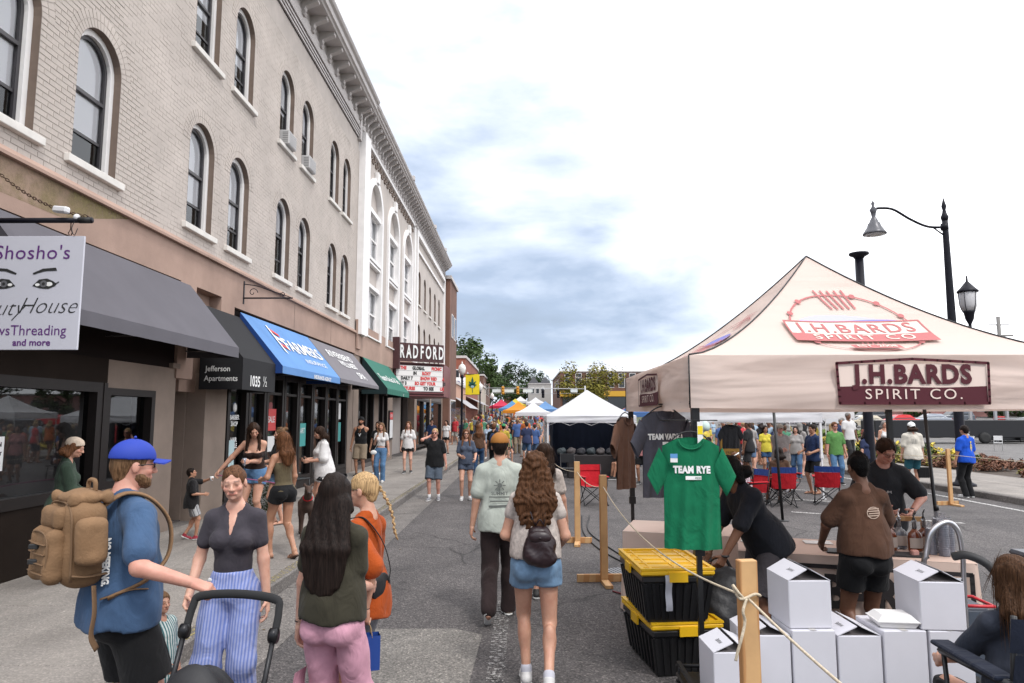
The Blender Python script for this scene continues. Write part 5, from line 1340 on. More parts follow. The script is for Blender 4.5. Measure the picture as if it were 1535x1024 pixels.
for k in range(7):
 a = pi / 2 + (k - 3) * .72; L_ = [.17, .24, .30, .46, .30, .24, .17][k]; c, s_ = cos(a), sin(a); w_ = .055
 if k == 3: w_ = .07
 mb.add([(.46 + p * c - q * s_, -.035, .50 + p * s_ + q * c) for p, q in ((0, -.02), (L_ * .5, -w_), (L_, 0), (L_ * .5, w_), (0, .02))], [(0, 1, 2, 3, 4)])
mb.add([(.45, -.035, .12), (.48, -.035, .12), (.48, -.035, .5), (.45, -.035, .5)], [(0, 1, 2, 3)])
mb.add([(.46 + .09 * cos(k), -.04, .44 + .07 * sin(k)) for k in np.linspace(0, 2 * pi, 13)[:-1]], [tuple(range(12))], 1)
mb.build('emblem', [mat('emblem_green', (.005, .09, .06), .6), mat('emblem_pale', (.3, .45, .5), .6)], r)
r = empty('street_light', (11.72, 18.7, PZ), 0, 'tall black street light with a long curved arm and a side lantern', 'street light')
mb = MB(); mb.lathe([(.30, 0), (.30, .05), (.20, .10), (.15, .25), (.14, .9), (.125, 1.0), (.115, 3.5), (.075, 6.9), (.075, 7.0)], n=16); mb.build('pole', m_blk, r)
mb = MB(); mb.lathe([(.075, 7.0), (.10, 7.1), (.06, 7.2), (.04, 7.3), (.065, 7.4), (.04, 7.5), (.0001, 7.66)], n=12); mb.build('finial', m_blk, r)
mb = MB(); mb.tube(smooth_path([(-.05, 0, 6.82), (-.5, 0, 6.85), (-.95, 0, 7.05), (-1.4, 0, 7.32), (-1.75, 0, 7.36), (-1.93, 0, 7.33)], 6), .035, 8); mb.tube([(-.02, 0, 6.75), (-.02, 0, 6.92)], .1, 8); mb.tube([(-.05, 0, 6.6), (-.35, 0, 6.83)], .02, 6); mb.build('arm', m_blk, r)
mb = MB(); mb.lathe([(.0001, .25), (.05, .16), (.03, .08), (.10, -.02), (.07, -.10), (.05, -.22), (.10, -.3), (.12, -.36), (.16, -.40), (.18, -.48), (.27, -.62), (.31, -.68), (.30, -.70)], (-1.95, 0, 7.33), 16); mb.build('shade', mat('shade_grey', (.09, .09, .10), .35, .3), r)
mb = MB(); mb.lathe([(.29, -.69), (.2, -.73), (.0001, -.75)], (-1.95, 0, 7.33), 14); mb.build('lens', m_lampd, r)
lx, lz = .48, 4.15
mb = MB(); mb.tube(smooth_path([(.05, 0, 3.95), (.25, 0, 4.02), (.46, 0, 4.08), (lx, 0, 4.2)], 4), .03, 6); mb.lathe([(.04, 0), (.04, .15), (.10, .28), (.13, .45), (.16, .50)], (lx, 0, lz - .1), 10); mb.build('lantern_arm', m_blk, r)
mb = MB(); mb.lathe([(.15, .40), (.20, .55), (.225, .88), (.20, .92)], (lx, 0, lz), 10); mb.build('lantern_glass', m_lampd, r)
mb = MB(); mb.lathe([(.26, .90), (.26, .94), (.18, 1.02), (.08, 1.14), (.03, 1.2), (.02, 1.34), (.0001, 1.36)], (lx, 0, lz), 12)
for k in range(5): a = 2 * pi * k / 5; mb.tube([(lx + .155 * cos(a), .155 * sin(a), lz + .4), (lx + .205 * cos(a), .205 * sin(a), lz + .55), (lx + .23 * cos(a), .23 * sin(a), lz + .9)], .010, 4)
mb.build('lantern_cap', m_blk, r); r.scale = (1, 1, 1.03)
r = empty('signal_post', (10.25, 20.6, 0), 0, 'thick black post with a flat flange top, arm missing, behind the beige canopy', 'post')
mb = MB(); mb.lathe([(.26, 0), (.26, .06), (.17, .12), (.15, .4), (.13, 3), (.12, 6.75)], n=16); mb.build('pole', m_blk, r); mb = MB(); mb.lathe([(.13, 6.75), (.16, 6.80), (.28, 6.86), (.28, 6.92), (.05, 6.96)], n=14); mb.build('flange', m_blk, r)
r = empty('utility_pole', (43, 62, 0), 0, 'grey utility pole with equipment at the right edge, beyond the car park', 'utility pole')
mb = MB(); mb.tube([(0, 0, 0), (0, 0, 11)], .16, 8); mb.build('pole', mat('grey_wood', (.20, .19, .18), .9), r); mb = MB(); mb.box(-1.2, 1.2, -.06, .06, 9.2, 9.35); mb.box(-.9, .9, -.05, .05, 10.2, 10.3); mb.build('crossarm', MATS['grey_wood'], r)
m_sigy = mat('signal_yellow', (.55, .25, .02), .5); m_steel = mat('galvanised', (.42, .42, .43), .5, .5)
zg = gz(100)
r = wroot('signal_gantry', (-6.2, 100, zg), 'steel mast arm carrying traffic signals across the far junction', 'signal gantry')
mb = MB(); mb.tube([(-6.2, 100, zg), (-6.2, 100, zg + 5.2)], .13, 8); mb.build('mast', m_steel, r)
mb = MB(); mb.tube([(-6.2, 100, zg + 4.7), (9.2, 100, zg + 4.55)], .07, 6); mb.tube([(-6.2, 100, zg + 3.9), (9.2, 100, zg + 3.9)], .02, 4); mb.tube([(9.2, 100, zg - .2), (9.2, 100, zg + 5)], .12, 8); mb.build('arm', m_steel, r)
for k, (x, w_) in enumerate(((-3.6, 1.3), (-1.9, 1.6), (.9, 1.4), (7.6, 1.0))):
 mb = MB(); mb.box(x - w_ / 2, x + w_ / 2, 99.85, 99.9, zg + 4.05, zg + 4.5); mb.build('street_sign', mat('sign_pale', (.62, .66, .66), .5), r)
for k, x in enumerate((-2.7, -.55, 3.1, 5.3)):
 s_ = empty('traffic_signal', (x, 99.6, zg + 3.75 - (k > 1) * .5), 0, ['first traffic signal from the left over the junction, orange-yellow housing', 'second traffic signal from the left over the junction, orange-yellow housing', 'third traffic signal, dark, showing green', 'rightmost traffic signal, dark, with a white lower face'][k], 'traffic signal', 'signals over the junction')
 mb = MB(); mb.bbox(-.2, .2, -.15, .1, 0, 1.15, .03)
 for j in range(3): mb.lathe([(.15, 0), (.15, .18)], n=8, M=Matrix.Translation((0, -.12, .2 + j * .37)) @ Matrix.Rotation(pi / 2, 4, 'X'))
 mb.build('housing', m_sigy if k < 2 else m_blk, s_)
 mb = MB()
 for j in range(3): mb.lathe([(.12, 0), (.12, .02), (.0001, .05)], n=8, mi=j, M=Matrix.Translation((0, -.2, .2 + j * .37)) @ Matrix.Rotation(pi / 2, 4, 'X'))
 mb.build('lens', [mat('lens_green', (.05, .5, .25), .3, emit=((.1, .9, .4), 1.2)), mat('lens_off', (.03, .02, .01), .4), mat('lens_off', 0)], s_)
 mb = MB(); mb.tube([(0, 0, 1.1), (0, .3, 1.35 + (k > 1) * .4)], .03, 5); mb.build('hanger', m_steel, s_)

# ------------------------------------------------------------------ parked cars
m_tyre = mat('tyre', (.02, .02, .02), .8); m_rim = mat('rim', (.45, .45, .46), .3, .8); m_cglass = mat('car_glass', (.02, .025, .03), .08); m_lred = mat('tail_red', (.4, .01, .01), .3); m_lclr = mat('head_clear', (.6, .62, .65), .15)
def car(x, y, rz, col, label, kind='sedan', name=None, z=.03):
 r = empty(name or 'parked_car', (x, y, z), radians(rz), label, 'car', 'cars parked beyond the planting bed')
 L_, Wd = 4.6, 1.8; suv = kind == 'suv'
 h1 = .92 if not suv else 1.08; h2 = 1.42 if not suv else 1.78
 body = [(-2.3, .38), (-2.28, .72), (-2.2, h1 - .06), (-1.3 if not suv else -2.1, h1), (1.0, h1 - .02), (1.9, h1 - .14), (2.25, .66), (2.3, .4), (2.0, .25), (-2.0, .25)]
 cab = [(-1.75, h1 - .02), (-1.15, h2 - .04), (-.2, h2), (.35, h2 - .05), (1.15, h1 - .03)] if not suv else [(-2.15, h1 - .02), (-1.95, h2 - .06), (-.2, h2), (.25, h2 - .05), (1.05, h1 - .03)]
 mb = MB()
 n = len(body); secs = [(-.90, .90), (-.86, 1.0), (.86, 1.0), (.90, .90)]
 vs = [];
 for yy, s_ in secs: vs += [(a * (1 if s_ == 1 else .985), yy, .3 + (b - .3) * s_) for a, b in body]
 fs = [(i * n + k, i * n + (k + 1) % n, (i + 1) * n + (k + 1) % n, (i + 1) * n + k) for i in range(3) for k in range(n)] + [tuple(range(n)), tuple(range(4 * n - 1, 3 * n - 1, -1))]
 mb.add(vs, fs, 0, False); mb.fix = True
 vs = [(a, yy * (1 if b < h1 + .05 else .80), b) for yy in (-.84, .84) for a, b in cab]; m = len(cab)
 o = mb.add(vs, [tuple(range(m)), tuple(range(2 * m - 1, m - 1, -1))] + [(k, k + 1, m + k + 1, m + k) for k in range(m - 1)], 0)
 mb.build('body', mat('car_' + name_c(col), col, .25, .1, spec=.6), r)
 mb = MB()
 for s_ in (-1, 1):
  a = [(p[0] * .93 - .0, s_ * (.845 if p[1] < h1 + .05 else .685), p[1] - (0 if p[1] < h1 + .05 else .07)) for p in cab]; mb.add(a, [tuple(range(m))[::s_]])
 mb.add([(cab[-1][0] + .012, y_, cab[-1][1] + .02) for y_ in (-.74, .74)] + [(cab[-2][0] + .03, y_, cab[-2][1] - .03) for y_ in (.6, -.6)], [(0, 1, 2, 3)])
 mb.add([(cab[0][0] - .012, y_, cab[0][1] + .02) for y_ in (.74, -.74)] + [(cab[1][0] - .03, y_, cab[1][1] - .03) for y_ in (-.6, .6)], [(0, 1, 2, 3)]); mb.build('glazing', m_cglass, r)
 for xx in (-1.4, 1.4):
  for s_ in (-1, 1):
   M_ = Matrix.Translation((xx, s_ * .80, .33)) @ Matrix.Rotation(pi / 2, 4, 'X')
   mb = MB(); mb.lathe([(.2, -.11), (.31, -.11), (.33, -.08), (.33, .08), (.31, .11), (.2, .11)], n=16, M=M_); w_ = mb.build('wheel', m_tyre, r); mb = MB(); mb.lathe([(.0001, -.125), (.06, -.125), (.21, -.10), (.21, .10), (.06, .125), (.0001, .125)], n=12, M=M_); mb.build('rim', m_rim, w_)
 for s_ in (-1, 1):
  mb = MB(); mb.box(2.18, 2.29, s_ * .75 - .14, s_ * .75 + .14, .58, .72); mb.build('headlight', m_lclr, r); mb = MB(); mb.box(-2.31, -2.2, s_ * .72 - .16, s_ * .72 + .16, .66, .80); mb.build('tail_light', m_lred, r)
 return r
def name_c(c): return '_'.join('%02d' % int(v * 100) for v in c)
def carp(x, y, *a, **k): return car(x, y, *a, z=gz(y) + .03, **k)
carp(38.6, 87, 180, (.62, .62, .64), 'white suv parked left of the tan sedan', 'suv'); carp(40.4, 82, 172, (.50, .44, .34), 'tan sedan parked between the white suv and the red coupe')
carp(33.2, 84, 175, (.16, .16, .17), 'dark grey sedan at the left end of the parked cars')
carp(46.0, 93, 180, (.03, .03, .035), 'black suv in the second row behind the red coupe', 'suv')
carp(45.6, 84.5, 186, (.55, .015, .02), 'bright red coupe behind the right half of the beige canopy'); carp(51.5, 88, 175, (.30, .33, .38), 'blue-grey sedan just right of the red coupe')
carp(57, 92, 180, (.10, .11, .13), 'charcoal suv right of the blue-grey sedan', 'suv'); carp(62.5, 80, 180, (.62, .62, .62), 'white pickup-like suv at the right of the car park', 'suv'); carp(55, 76, 184, (.04, .04, .05), 'black sedan near the right of the car park')
# ------------------------------------------------------------------ canopies
def fabric(name, c, tr=.35):
 m = bpy.data.materials.new('canopy_' + name); m.use_nodes = True
 nt = m.node_tree; N = nt.nodes.new; L = nt.links.new; b = nt.nodes['Principled BSDF']; b.inputs['Base Color'].default_value = (*c, 1); b.inputs['Roughness'].default_value = .75
 t = N('ShaderNodeBsdfTranslucent'); t.inputs[0].default_value = (*c, 1); mx = N('ShaderNodeMixShader'); mx.inputs[0].default_value = tr
 L(b.outputs[0], mx.inputs[1]); L(t.outputs[0], mx.inputs[2]); L(mx.outputs[0], nt.nodes['Material Output'].inputs[0])
 tc = N('ShaderNodeTexCoord'); mp = N('ShaderNodeMapping'); mp.inputs['Scale'].default_value = (.35, .35, 2.2); L(tc.outputs['Object'], mp.inputs[0]); n = N('ShaderNodeTexNoise'); n.inputs['Scale'].default_value = 1.9; n.inputs['Detail'].default_value = 2.5; n.inputs['Distortion'].default_value = .5; L(mp.outputs[0], n.inputs[0])
 bp = N('ShaderNodeBump'); bp.inputs['Strength'].default_value = .5; bp.inputs['Distance'].default_value = .09; L(n.outputs[0], bp.inputs['Height']); L(bp.outputs[0], b.inputs['Normal'])
 return m
m_cbeige = fabric('beige', (.80, .655, .585)); m_cwhite = fabric('white', (.78, .78, .80)); m_pipe = mat('black_piping', (.012, .012, .014), .6)
m_blkpole = mat('black_pole', (.015, .015, .016), .4, .3); m_whpole = mat('white_pole', (.65, .65, .66), .4)
CP = {}
def canopy(x, y, w, zv, vh, za, fm, label, rz=0, z0=0., name='canopy_tent', pole=None, side=None, lod=0, power=1.5, group='pop-up canopies', d=None, wav=.012, pip=True, legs=True):
 """pop-up canopy centred on x, y; zv valance foot, vh valance height, za peak"""
 d = w if d is None else d
 r = empty(name, (x, y, z0), radians(rz), label, 'canopy', group); pole = pole or m_whpole
 hw, hd, zt = w / 2, d / 2, zv + vh
 n = (16, 6)[lod > 0]; nt_ = (12, 5)[lod > 0]
 def panel(q):
  def f(u, v):
   s = (u * 2 - 1) * (1 - v); z = zt + (za - zt) * (v ** power) - .05 * sin(pi * u) * sin(pi * v) * (1 if lod == 0 else .5)
   e = [(s * hw, -hd * (1 - v)), (hw * (1 - v), s * hd), (-s * hw, hd * (1 - v)), (-hw * (1 - v), -s * hd)][q]; return (e[0], e[1], z)
  return f
 for q in range(4): mb = MB(); mb.sheet(panel(q), n, nt_); mb.build('roof_panel', fm, r)
 for q in range(4):
  def vf(u, v):
   k = (u * 2 - 1); e = [(k * hw, -hd), (hw, k * hd), (-k * hw, hd), (-hw, -k * hd)][q]; nn = [(0, -1), (1, 0), (0, 1), (-1, 0)][q]
   wv = wav * (sin(u * 23 + q) * v + 1.2 * sin(v * 9 + u * 4) * sin(pi * u)) + .004
   return (e[0] + nn[0] * wv, e[1] + nn[1] * wv, zt - vh * v - .012 * sin(pi * u) * v)
  mb = MB(); mb.sheet(vf, (40, 8)[lod > 0], (8, 3)[lod > 0]); mb.build('valance', fm, r)
 if pip:
  for i in (-1, 1):
   for j in (-1, 1):
    mb = MB(); mb.tube([(i * hw * (1 - t), j * hd * (1 - t), zt + (za - zt) * t ** power + .006) for t in np.linspace(0, 1, 14)] if lod == 0 else [(i * hw, j * hd, zt), (0, 0, za)], .007 if lod == 0 else .01, 5); mb.tube([(i * (hw + .006), j * (hd + .006), zt), (i * (hw + .006), j * (hd + .006), zv)], .006, 5); mb.build('piping', m_pipe if lod == 0 else fm, r)
 if legs:
  for i in (-1, 1):
   for j in (-1, 1):
    mb = MB(); a, b_ = i * (hw - .04), j * (hd - .04); mb.box(a - .018, a + .018, b_ - .018, b_ + .018, .01, zt - .02); mb.box(a - .027, a + .027, b_ - .027, b_ + .027, 1.0 if lod == 0 else .9, zt - .05) if lod == 0 else None
    mb.box(a - .05, a + .05, b_ - .05, b_ + .05, 0, .012);
    if lod == 0: mb.box(a - .04, a + .04, b_ - .04, b_ + .04, zt - .16, zt - .04); mb.box(a - .035, a + .035, b_ - .035, b_ + .035, .97, 1.05)
    mb.build('leg', pole, r)
  if lod == 0:
   mb = MB()
   for q in range(4):
    for k in range(4):
     a0 = -1 + k * .5; a1 = a0 + .5
     def pt(a, z): return [(a * (hw - .05), -hd + .05, z), (hw - .05, a * (hd - .05), z), (a * (hw - .05), hd - .05, z), (-hw + .05, a * (hd - .05), z)][q]
     mb.tube([pt(a0, zt - .05), pt(a1, zt - .32)], .011, 5); mb.tube([pt(a0, zt - .32), pt(a1, zt - .05)], .011, 5)
   for i in (-1, 1):
    for j in (-1, 1): mb.tube([(i * (hw - .05) * (1 - t), j * (hd - .05) * (1 - t), zt + (za - zt) * t ** power - .10) for t in np.linspace(0, 1, 7)], .012, 5)
   mb.build('truss', pole, r)
 r_panel = panel
 return r, panel, hw, hd, zt
big, pan, hw, hd, zt = canopy(2.76, 6.57, 3.06, 2.02, .385, 3.50, m_cbeige, 'large beige canopy printed with maroon distillery lettering, nearest the camera', pole=m_blkpole, name='beige_canopy')
m_pr1 = mat('print_rose', (.42, .13, .13), .8); m_pr2 = mat('print_maroon', (.075, .008, .016), .8); m_pbl = mat('print_blue', (.19, .19, .50), .8); m_pbl2 = mat('print_pale_blue', (.42, .42, .66), .8); m_pcl = mat('print_cloth', (.74, .60, .53), .8)
sl = sqrt(hd ** 2 + (3.5 - zt) ** 2)
def roofmap(u, v, q=0, off=.012):
 t = v / sl; s = u / hw / max(.05, (1 - t)); p = pan(q)((s + 1) / 2, t)
 return (p[0], p[1] - off * .5 if q == 0 else p[1], p[2] + off)
def quadstrip(mb, pts, w, fn, mi=0, closed=False, sub=4):
 """flat printed line through 2D points"""
 P = [Vector((a, b)) for a, b in pts]
 if closed: P = P + [P[0]]
 Q = []
 for a, b in zip(P[:-1], P[1:]): Q += [a + (b - a) * k / sub for k in range(sub)]
 Q.append(P[-1])
 for a, b in zip(Q[:-1], Q[1:]):
  t = (b - a);
  if t.length < 1e-6: continue
  t.normalize(); n = Vector((-t.y, t.x)) * w / 2; e = t * w * .25
  mb.add([fn(*(a - e - n)), fn(*(b + e - n)), fn(*(b + e + n)), fn(*(a - e + n))], [(0, 1, 2, 3)], mi)
def disc(mb, c, r_, fn, mi=0, n=12): mb.add([fn(c[0] + r_ * cos(2 * pi * k / n), c[1] + r_ * sin(2 * pi * k / n)) for k in range(n)], [tuple(range(n))], mi)
def fillgrid(mb, fn, u0, u1, lo, hi, n=16, m=4, mi=0):
 mb.sheet(lambda a, b: fn(u0 + (u1 - u0) * a, lo(a) + (hi(a) - lo(a)) * b), n, m, mi)
def roof_logo(q, sc=1.0):
 mb = MB(); F = lambda u, v: roofmap(u * sc, .78 + v * sc * 1.12, q)
 F2 = lambda u, v: roofmap(u * sc, .78 + v * sc * 1.12, q, .016)
 ring = [(.50 * cos(a), .49 * sin(a) + .02) for a in np.linspace(radians(12), radians(168), 22)]
 quadstrip(mb, ring, .014, F, 0, sub=2); quadstrip(mb, [(.50 * cos(a), .44 * sin(a) + .02) for a in np.linspace(radians(-160), radians(-22), 18)], .012, F, 0, sub=2)
 for a in (20, 45, 68, 130, 155, 215, 325): disc(mb, (.50 * cos(radians(a)), .49 * sin(radians(a)) + .02 if a < 180 else .44 * sin(radians(a)) + .02), .026, F2, 0)
 for k in range(5): quadstrip(mb, [(-.12 + k * .062, .56), (-.05 + k * .05, .33)], .018, F, 0)
 fillgrid(mb, F, -.44, .40, lambda a: .10, lambda a: .10 + .16 * sin(pi * min(1, a * 1.05)) ** .6 * (1 - .3 * a), 20, 4, 2)
 fillgrid(mb, F2, -.30, .46, lambda a: .09, lambda a: .09 + .075 * (sin(pi * a) ** .5) * (.6 + .6 * a), 20, 3, 1)
 fillgrid(mb, lambda u, v: roofmap(u * sc, .78 + v * sc * 1.12, q, .019), -.56, .56, lambda a: -.22, lambda a: .10 + .03 * (1 - abs(2 * a - 1)), 20, 4, 3)
 F3 = lambda u, v: roofmap(u * sc, .78 + v * sc * 1.12, q, .023)
 quadstrip(mb, [(-.56, -.22), (-.56, .10), (0, .13), (.56, .10), (.56, -.22)], .016, F3, 0, True, 6)
 fillgrid(mb, F3, -.56, .56, lambda a: -.22, lambda a: -.085, 20, 2, 0)
 letters(mb, 'J.H.BARDS', .20, lambda u, v: F3(u, .005 + v), 0, bold=.002, sx=.95, spacing=1.15)
 F4 = lambda u, v: roofmap(u * sc, .78 + v * sc * 1.12, q, .027)
 letters(mb, 'SPIRIT CO', .13, lambda u, v: F4(u, -.155 + v), 3, bold=.001, sx=1.1, spacing=1.3)
 fillgrid(mb, F3, -.19, .19, lambda a: -.40, lambda a: -.31, 8, 2, 0); letters(mb, 'EST  2008', .075, lambda u, v: F4(u, -.355 + v), 3, bold=.001)
 for k in range(5): quadstrip(mb, [(-.08 + k * .04, -.295), (-.07 + k * .04, -.26)], .012, F3, 0, sub=1)
 mb.build('roof_print', [m_pr1, m_pbl, m_pbl2, m_pcl], big)
roof_logo(0)
def roof_logo_side():
 mb = MB();
 def F(u, v, o=.012):
  t = v / sl; s = u / hd / max(.05, (1 - t)); p = pan(3)((s + 1) / 2, t); return (p[0] - o * .5, p[1], p[2] + o)
 quadstrip(mb, [(.5 * cos(a), .68 + .47 * sin(a)) for a in np.linspace(0, 2 * pi, 30)], .014, F, 0, sub=2)
 fillgrid(mb, F, -.44, .40, lambda a: .76, lambda a: .76 + .16 * sin(pi * a) ** .6, 12, 3, 1)
 for k in range(5): quadstrip(mb, [(-.12 + k * .06, 1.22), (-.05 + k * .05, 1.0)], .018, F, 0)
 G_ = lambda u, v: F(u, v, .018)
 fillgrid(mb, G_, -.56, .56, lambda a: .44, lambda a: .58, 12, 2, 0); quadstrip(mb, [(-.56, .44), (-.56, .76), (.56, .76), (.56, .44)], .016, G_, 0, True)
 letters(mb, 'J.H.BARDS', .21, lambda u, v: G_(u, .665 + v), 0, bold=.006)
 mb.build('roof_print', [m_pr1, m_pbl], big)
roof_logo_side()
def val_logo(q, sc=1.0):
 mb = MB(); vc = zt - .198
 if q == 0: F = lambda u, v, o=.026: (.07 + u * sc, -hd - o, vc + v * sc)
 else: F = lambda u, v, o=.026: (-hw - o, -u * sc, vc + v * sc)
 fillgrid(mb, lambda u, v: F(u, v, .024), -.535, .535, lambda a: -.155, lambda a: .13, 6, 2, 1)
 fillgrid(mb, lambda u, v: F(u, v, .027), -.53, .53, lambda a: -.155, lambda a: -.035 + .006 * sin(a * 7), 12, 2, 0)
 quadstrip(mb, [(-.535, -.155), (-.545, .135), (0, .165), (.545, .135), (.535, -.155)], .02, lambda u, v: F(u, v, .036), 0, True, 6)
 letters(mb, 'J.H.BARDS', .185, lambda u, v: F(u, .048 + v, .033), 0, bold=.0085, sx=.92, spacing=1.12)
 letters(mb, 'SPIRIT CO.', .105, lambda u, v: F(u, -.092 + v, .032), 1, bold=.0, sx=1.15, spacing=1.25)
 mb.build('valance_print', [m_pr2, m_pcl], big)
val_logo(0); val_logo(3, .9)
t1, *_ = canopy(2.30, 24.3, 2.95, 1.79, .22, 2.92, m_cwhite, 'plain white canopy over a navy-walled booth, left of the beige canopy', lod=0, name='white_canopy', power=1.15, pip=False)
r = empty('booth_wall', (2.3, 24.3, 0), 0, 'navy blue fabric walls inside the plain white canopy', 'booth wall'); mn = mat('navy_fabric', (.008, .014, .032), .9, noise=(1.5, .2))
for k, f in enumerate((lambda u, v: (-1.2 + 2.45 * u, 1.38 + .02 * sin(u * 40), 1.86 * v), lambda u, v: (-1.25 + .02 * sin(u * 30), 1.38 - 1.9 * u, 1.86 * v), lambda u, v: (1.3 + .02 * sin(u * 30), 1.38 - 2.0 * u, 1.86 * v))): mb = MB(); mb.sheet(f, 40, 2); mb.build('wall_panel', mn, r)
t2, *_ = canopy(5.75, 18.45, 3.1, 1.84, .27, 3.05, m_cwhite, 'white canopy over the red and blue camp chairs, behind the beige canopy', lod=0, name='white_canopy', power=1.2, pip=False)
dist = [(1.0, 60, (.78, .78, .80), 'white peaked canopy in the distance, larger than its neighbours'), (-.35, 71, (.72, .28, .02), 'orange canopy in the distance'), (-1.1, 80, (.10, .28, .52), 'blue canopy in the distance left of the orange one'),
  (-2.7, 92, (.60, .03, .08), 'dark red canopy, farthest left of the distant row'), (-.9, 98, (.62, .50, .06), 'yellow canopy far down the street'), (2.6, 76, (.15, .30, .55), 'blue canopy half hidden behind the distant white one'),
  (3.6, 50, (.76, .76, .78), 'white canopy directly behind the navy-walled booth'), (9.2, 57, (.55, .16, .16), 'faded red-striped canopy at the left shoulder of the beige canopy'), (8.1, 48, (.09, .20, .45), 'blue canopy just left of the beige canopy'),
  (-.2, 120, (.7, .7, .7), 'pale canopy among the farthest crowd'), (2.2, 108, (.7, .7, .72), 'pale canopy behind the blue and yellow ones')]
for i, (x, y, c, lab) in enumerate(dist):
 canopy(x, y, 3.05, 2.0, .3, 3.2 + gz(y) * 0, fabric('far%d' % i, c), lab, z0=gz(y), lod=1, name='far_canopy', pip=False)
for i, (x, y, c, lab) in enumerate([(14.0, 34, (.76, .76, .78), 'white canopy on the right kerb far behind the beige canopy')]):
 canopy(x, y, 3.05, 1.75, .3, 2.9, fabric('side%d' % i, c), lab, z0=.15, lod=1, name='far_canopy', pip=False)

# ------------------------------------------------------------------ loose things
m_pine = mat('pine', (.55, .33, .15), .7, noise=(3, .25), stripes=('X', 2.2, (.42, .21, .08), 3.), bump=(40, .2, .002)); m_rope = mat('rope', (.58, .49, .36), .9, noise=(60, .3), bump=(160, .8, .004))
def stanchion(x, y, h, rz, label, z=0., base=True):
 r = empty('wooden_post', (x, y, z), radians(rz), label, 'post', 'timber rope posts')
 mb = MB(); mb.bbox(-.045, .045, -.024, .024, .04 if base else 0, h, .004); mb.build('upright', m_pine, r)
 if base:
  mb = MB(); mb.bbox(-.32, .22, .026, .064, 0, .09, .004); mb.build('foot', m_pine, r); mb = MB(); mb.bbox(-.045, .045, -.32, .024, 0, .04, .004); mb.build('foot', m_pine, r)
 return r
stanchion(1.08, 3.42, 1.27, 8, 'big pine post in the right foreground with the rope knotted round it'); stanchion(.98, 8.45, 1.26, 4, 'pine post in the middle distance, second from the foreground'); stanchion(.87, 11.0, 1.26, -6, 'pine post with long foot, left of and behind the second one')
stanchion(.62, 19.5, 1.2, 0, 'thin pine post left of the white canopy'); stanchion(.9, 27.5, 1.2, 0, 'pine post beside the navy booth wall'); stanchion(8.85, 17.0, 1.25, 0, 'pine post behind the man in the grey tee'); stanchion(9.6, 15.8, 1.25, 10, 'pine post beside the man in the bright blue tee'); stanchion(1.15, .9, 1.2, 0, 'pine post just outside the lower right of the view')
def ropeobj(pts, label, r_=.006, name='rope', m=None, group=None):
 mb = MB(); mb.tube(smooth_path(pts, 6), r_, 7); return mb.build(name, m or m_rope, label=label, cat='rope' if m is None else 'cable', group=group)
def sagline(a, b, s, n=7): return [tuple(Vector(a).lerp(Vector(b), t) - Vector((0, 0, s * 4 * t * (1 - t)))) for t in np.linspace(0, 1, n)]
ropeobj(sagline((.98, 8.42, 1.12), (1.07, 3.39, 1.10), .17), 'pale rope sagging from the second post to the knotted foreground post')
ropeobj(sagline((1.07, 3.39, 1.10), (1.15, .9, 1.08), .06), 'pale rope running from the knotted foreground post out of the lower right')
ropeobj([(1.05, 3.385, 1.10), (1.02, 3.36, 1.13), (1.0, 3.38, 1.16), (1.03, 3.37, 1.10), (1.10, 3.375, 1.12), (1.13, 3.39, 1.11), (1.12, 3.41, 1.11)], 'upper loop of the rope knot on the foreground post', .007)
ropeobj([(1.06, 3.37, 1.10), (1.035, 3.35, 1.05), (1.045, 3.36, 1.0), (1.02, 3.34, .93), (1.0, 3.34, .87), (.99, 3.34, .83)], 'frayed rope tail hanging from the knot on the foreground post', .007)
ropeobj(sagline((.87, 10.98, 1.1), (.98, 8.46, 1.12), .08), 'pale rope between the second and third posts')
ropeobj(sagline((.62, 19.5, 1.05), (.87, 11.0, 1.1), .15), 'thin rope running back from the third post'); ropeobj(sagline((8.85, 17, 1.1), (9.6, 15.8, 1.1), .04), 'rope between the two posts by the kerb'); ropeobj(sagline((9.6, 15.8, 1.12), (13.5, 11.5, 1.1), .12), 'rope running right in front of the street light')
m_cable = mat('black_cable', (.015, .015, .016), .6)
random.seed(5)
ropeobj([(1.2, 14, .012), (1.05, 12, .012), (1.15, 10.5, .012), (1.45, 9.2, .012), (1.6, 8.2, .012), (1.9, 7.2, .012)], 'upper black cable lying on the asphalt beside the posts', .012, 'cable', m_cable)
ropeobj([(1.35, 14, .012), (1.15, 12.2, .012), (1.3, 10.7, .012), (1.55, 9.4, .012), (1.85, 8.6, .012), (2.4, 8.0, .012)], 'second black cable lying on the asphalt beside the posts', .012, 'cable', m_cable)
ropeobj([(1.02, 8.0, .012), (1.2, 7.7, .012), (1.05, 7.45, .012), (1.3, 7.4, .012), (1.45, 7.7, .012), (1.2, 8.0, .012), (1.1, 7.6, .012)], 'dark red cable coiled by the second post foot', .010, 'cable', mat('red_cable', (.12, .015, .02), .6))
r = empty('cable_grate', (1.34, 8.9, .0), radians(20), 'grey slatted cable ramp on the asphalt behind the yellow totes', 'cable ramp'); mb = MB(); mb.bbox(-.3, .3, -.22, .22, 0, .02, .006); mb.build('base', m_cable, r); mb = MB()
for k in range(11): mb.box(-.28 + k * .052, -.245 + k * .052, -.2, .2, .021, .045)
mb.build('slats', mat('grey_plastic', (.20, .20, .21), .6), r, kind='stuff')
m_tb = mat('tote_black', (.012, .012, .013), .35); m_ty = mat('tote_yellow', (.72, .42, .01), .45, noise=(8, .08))
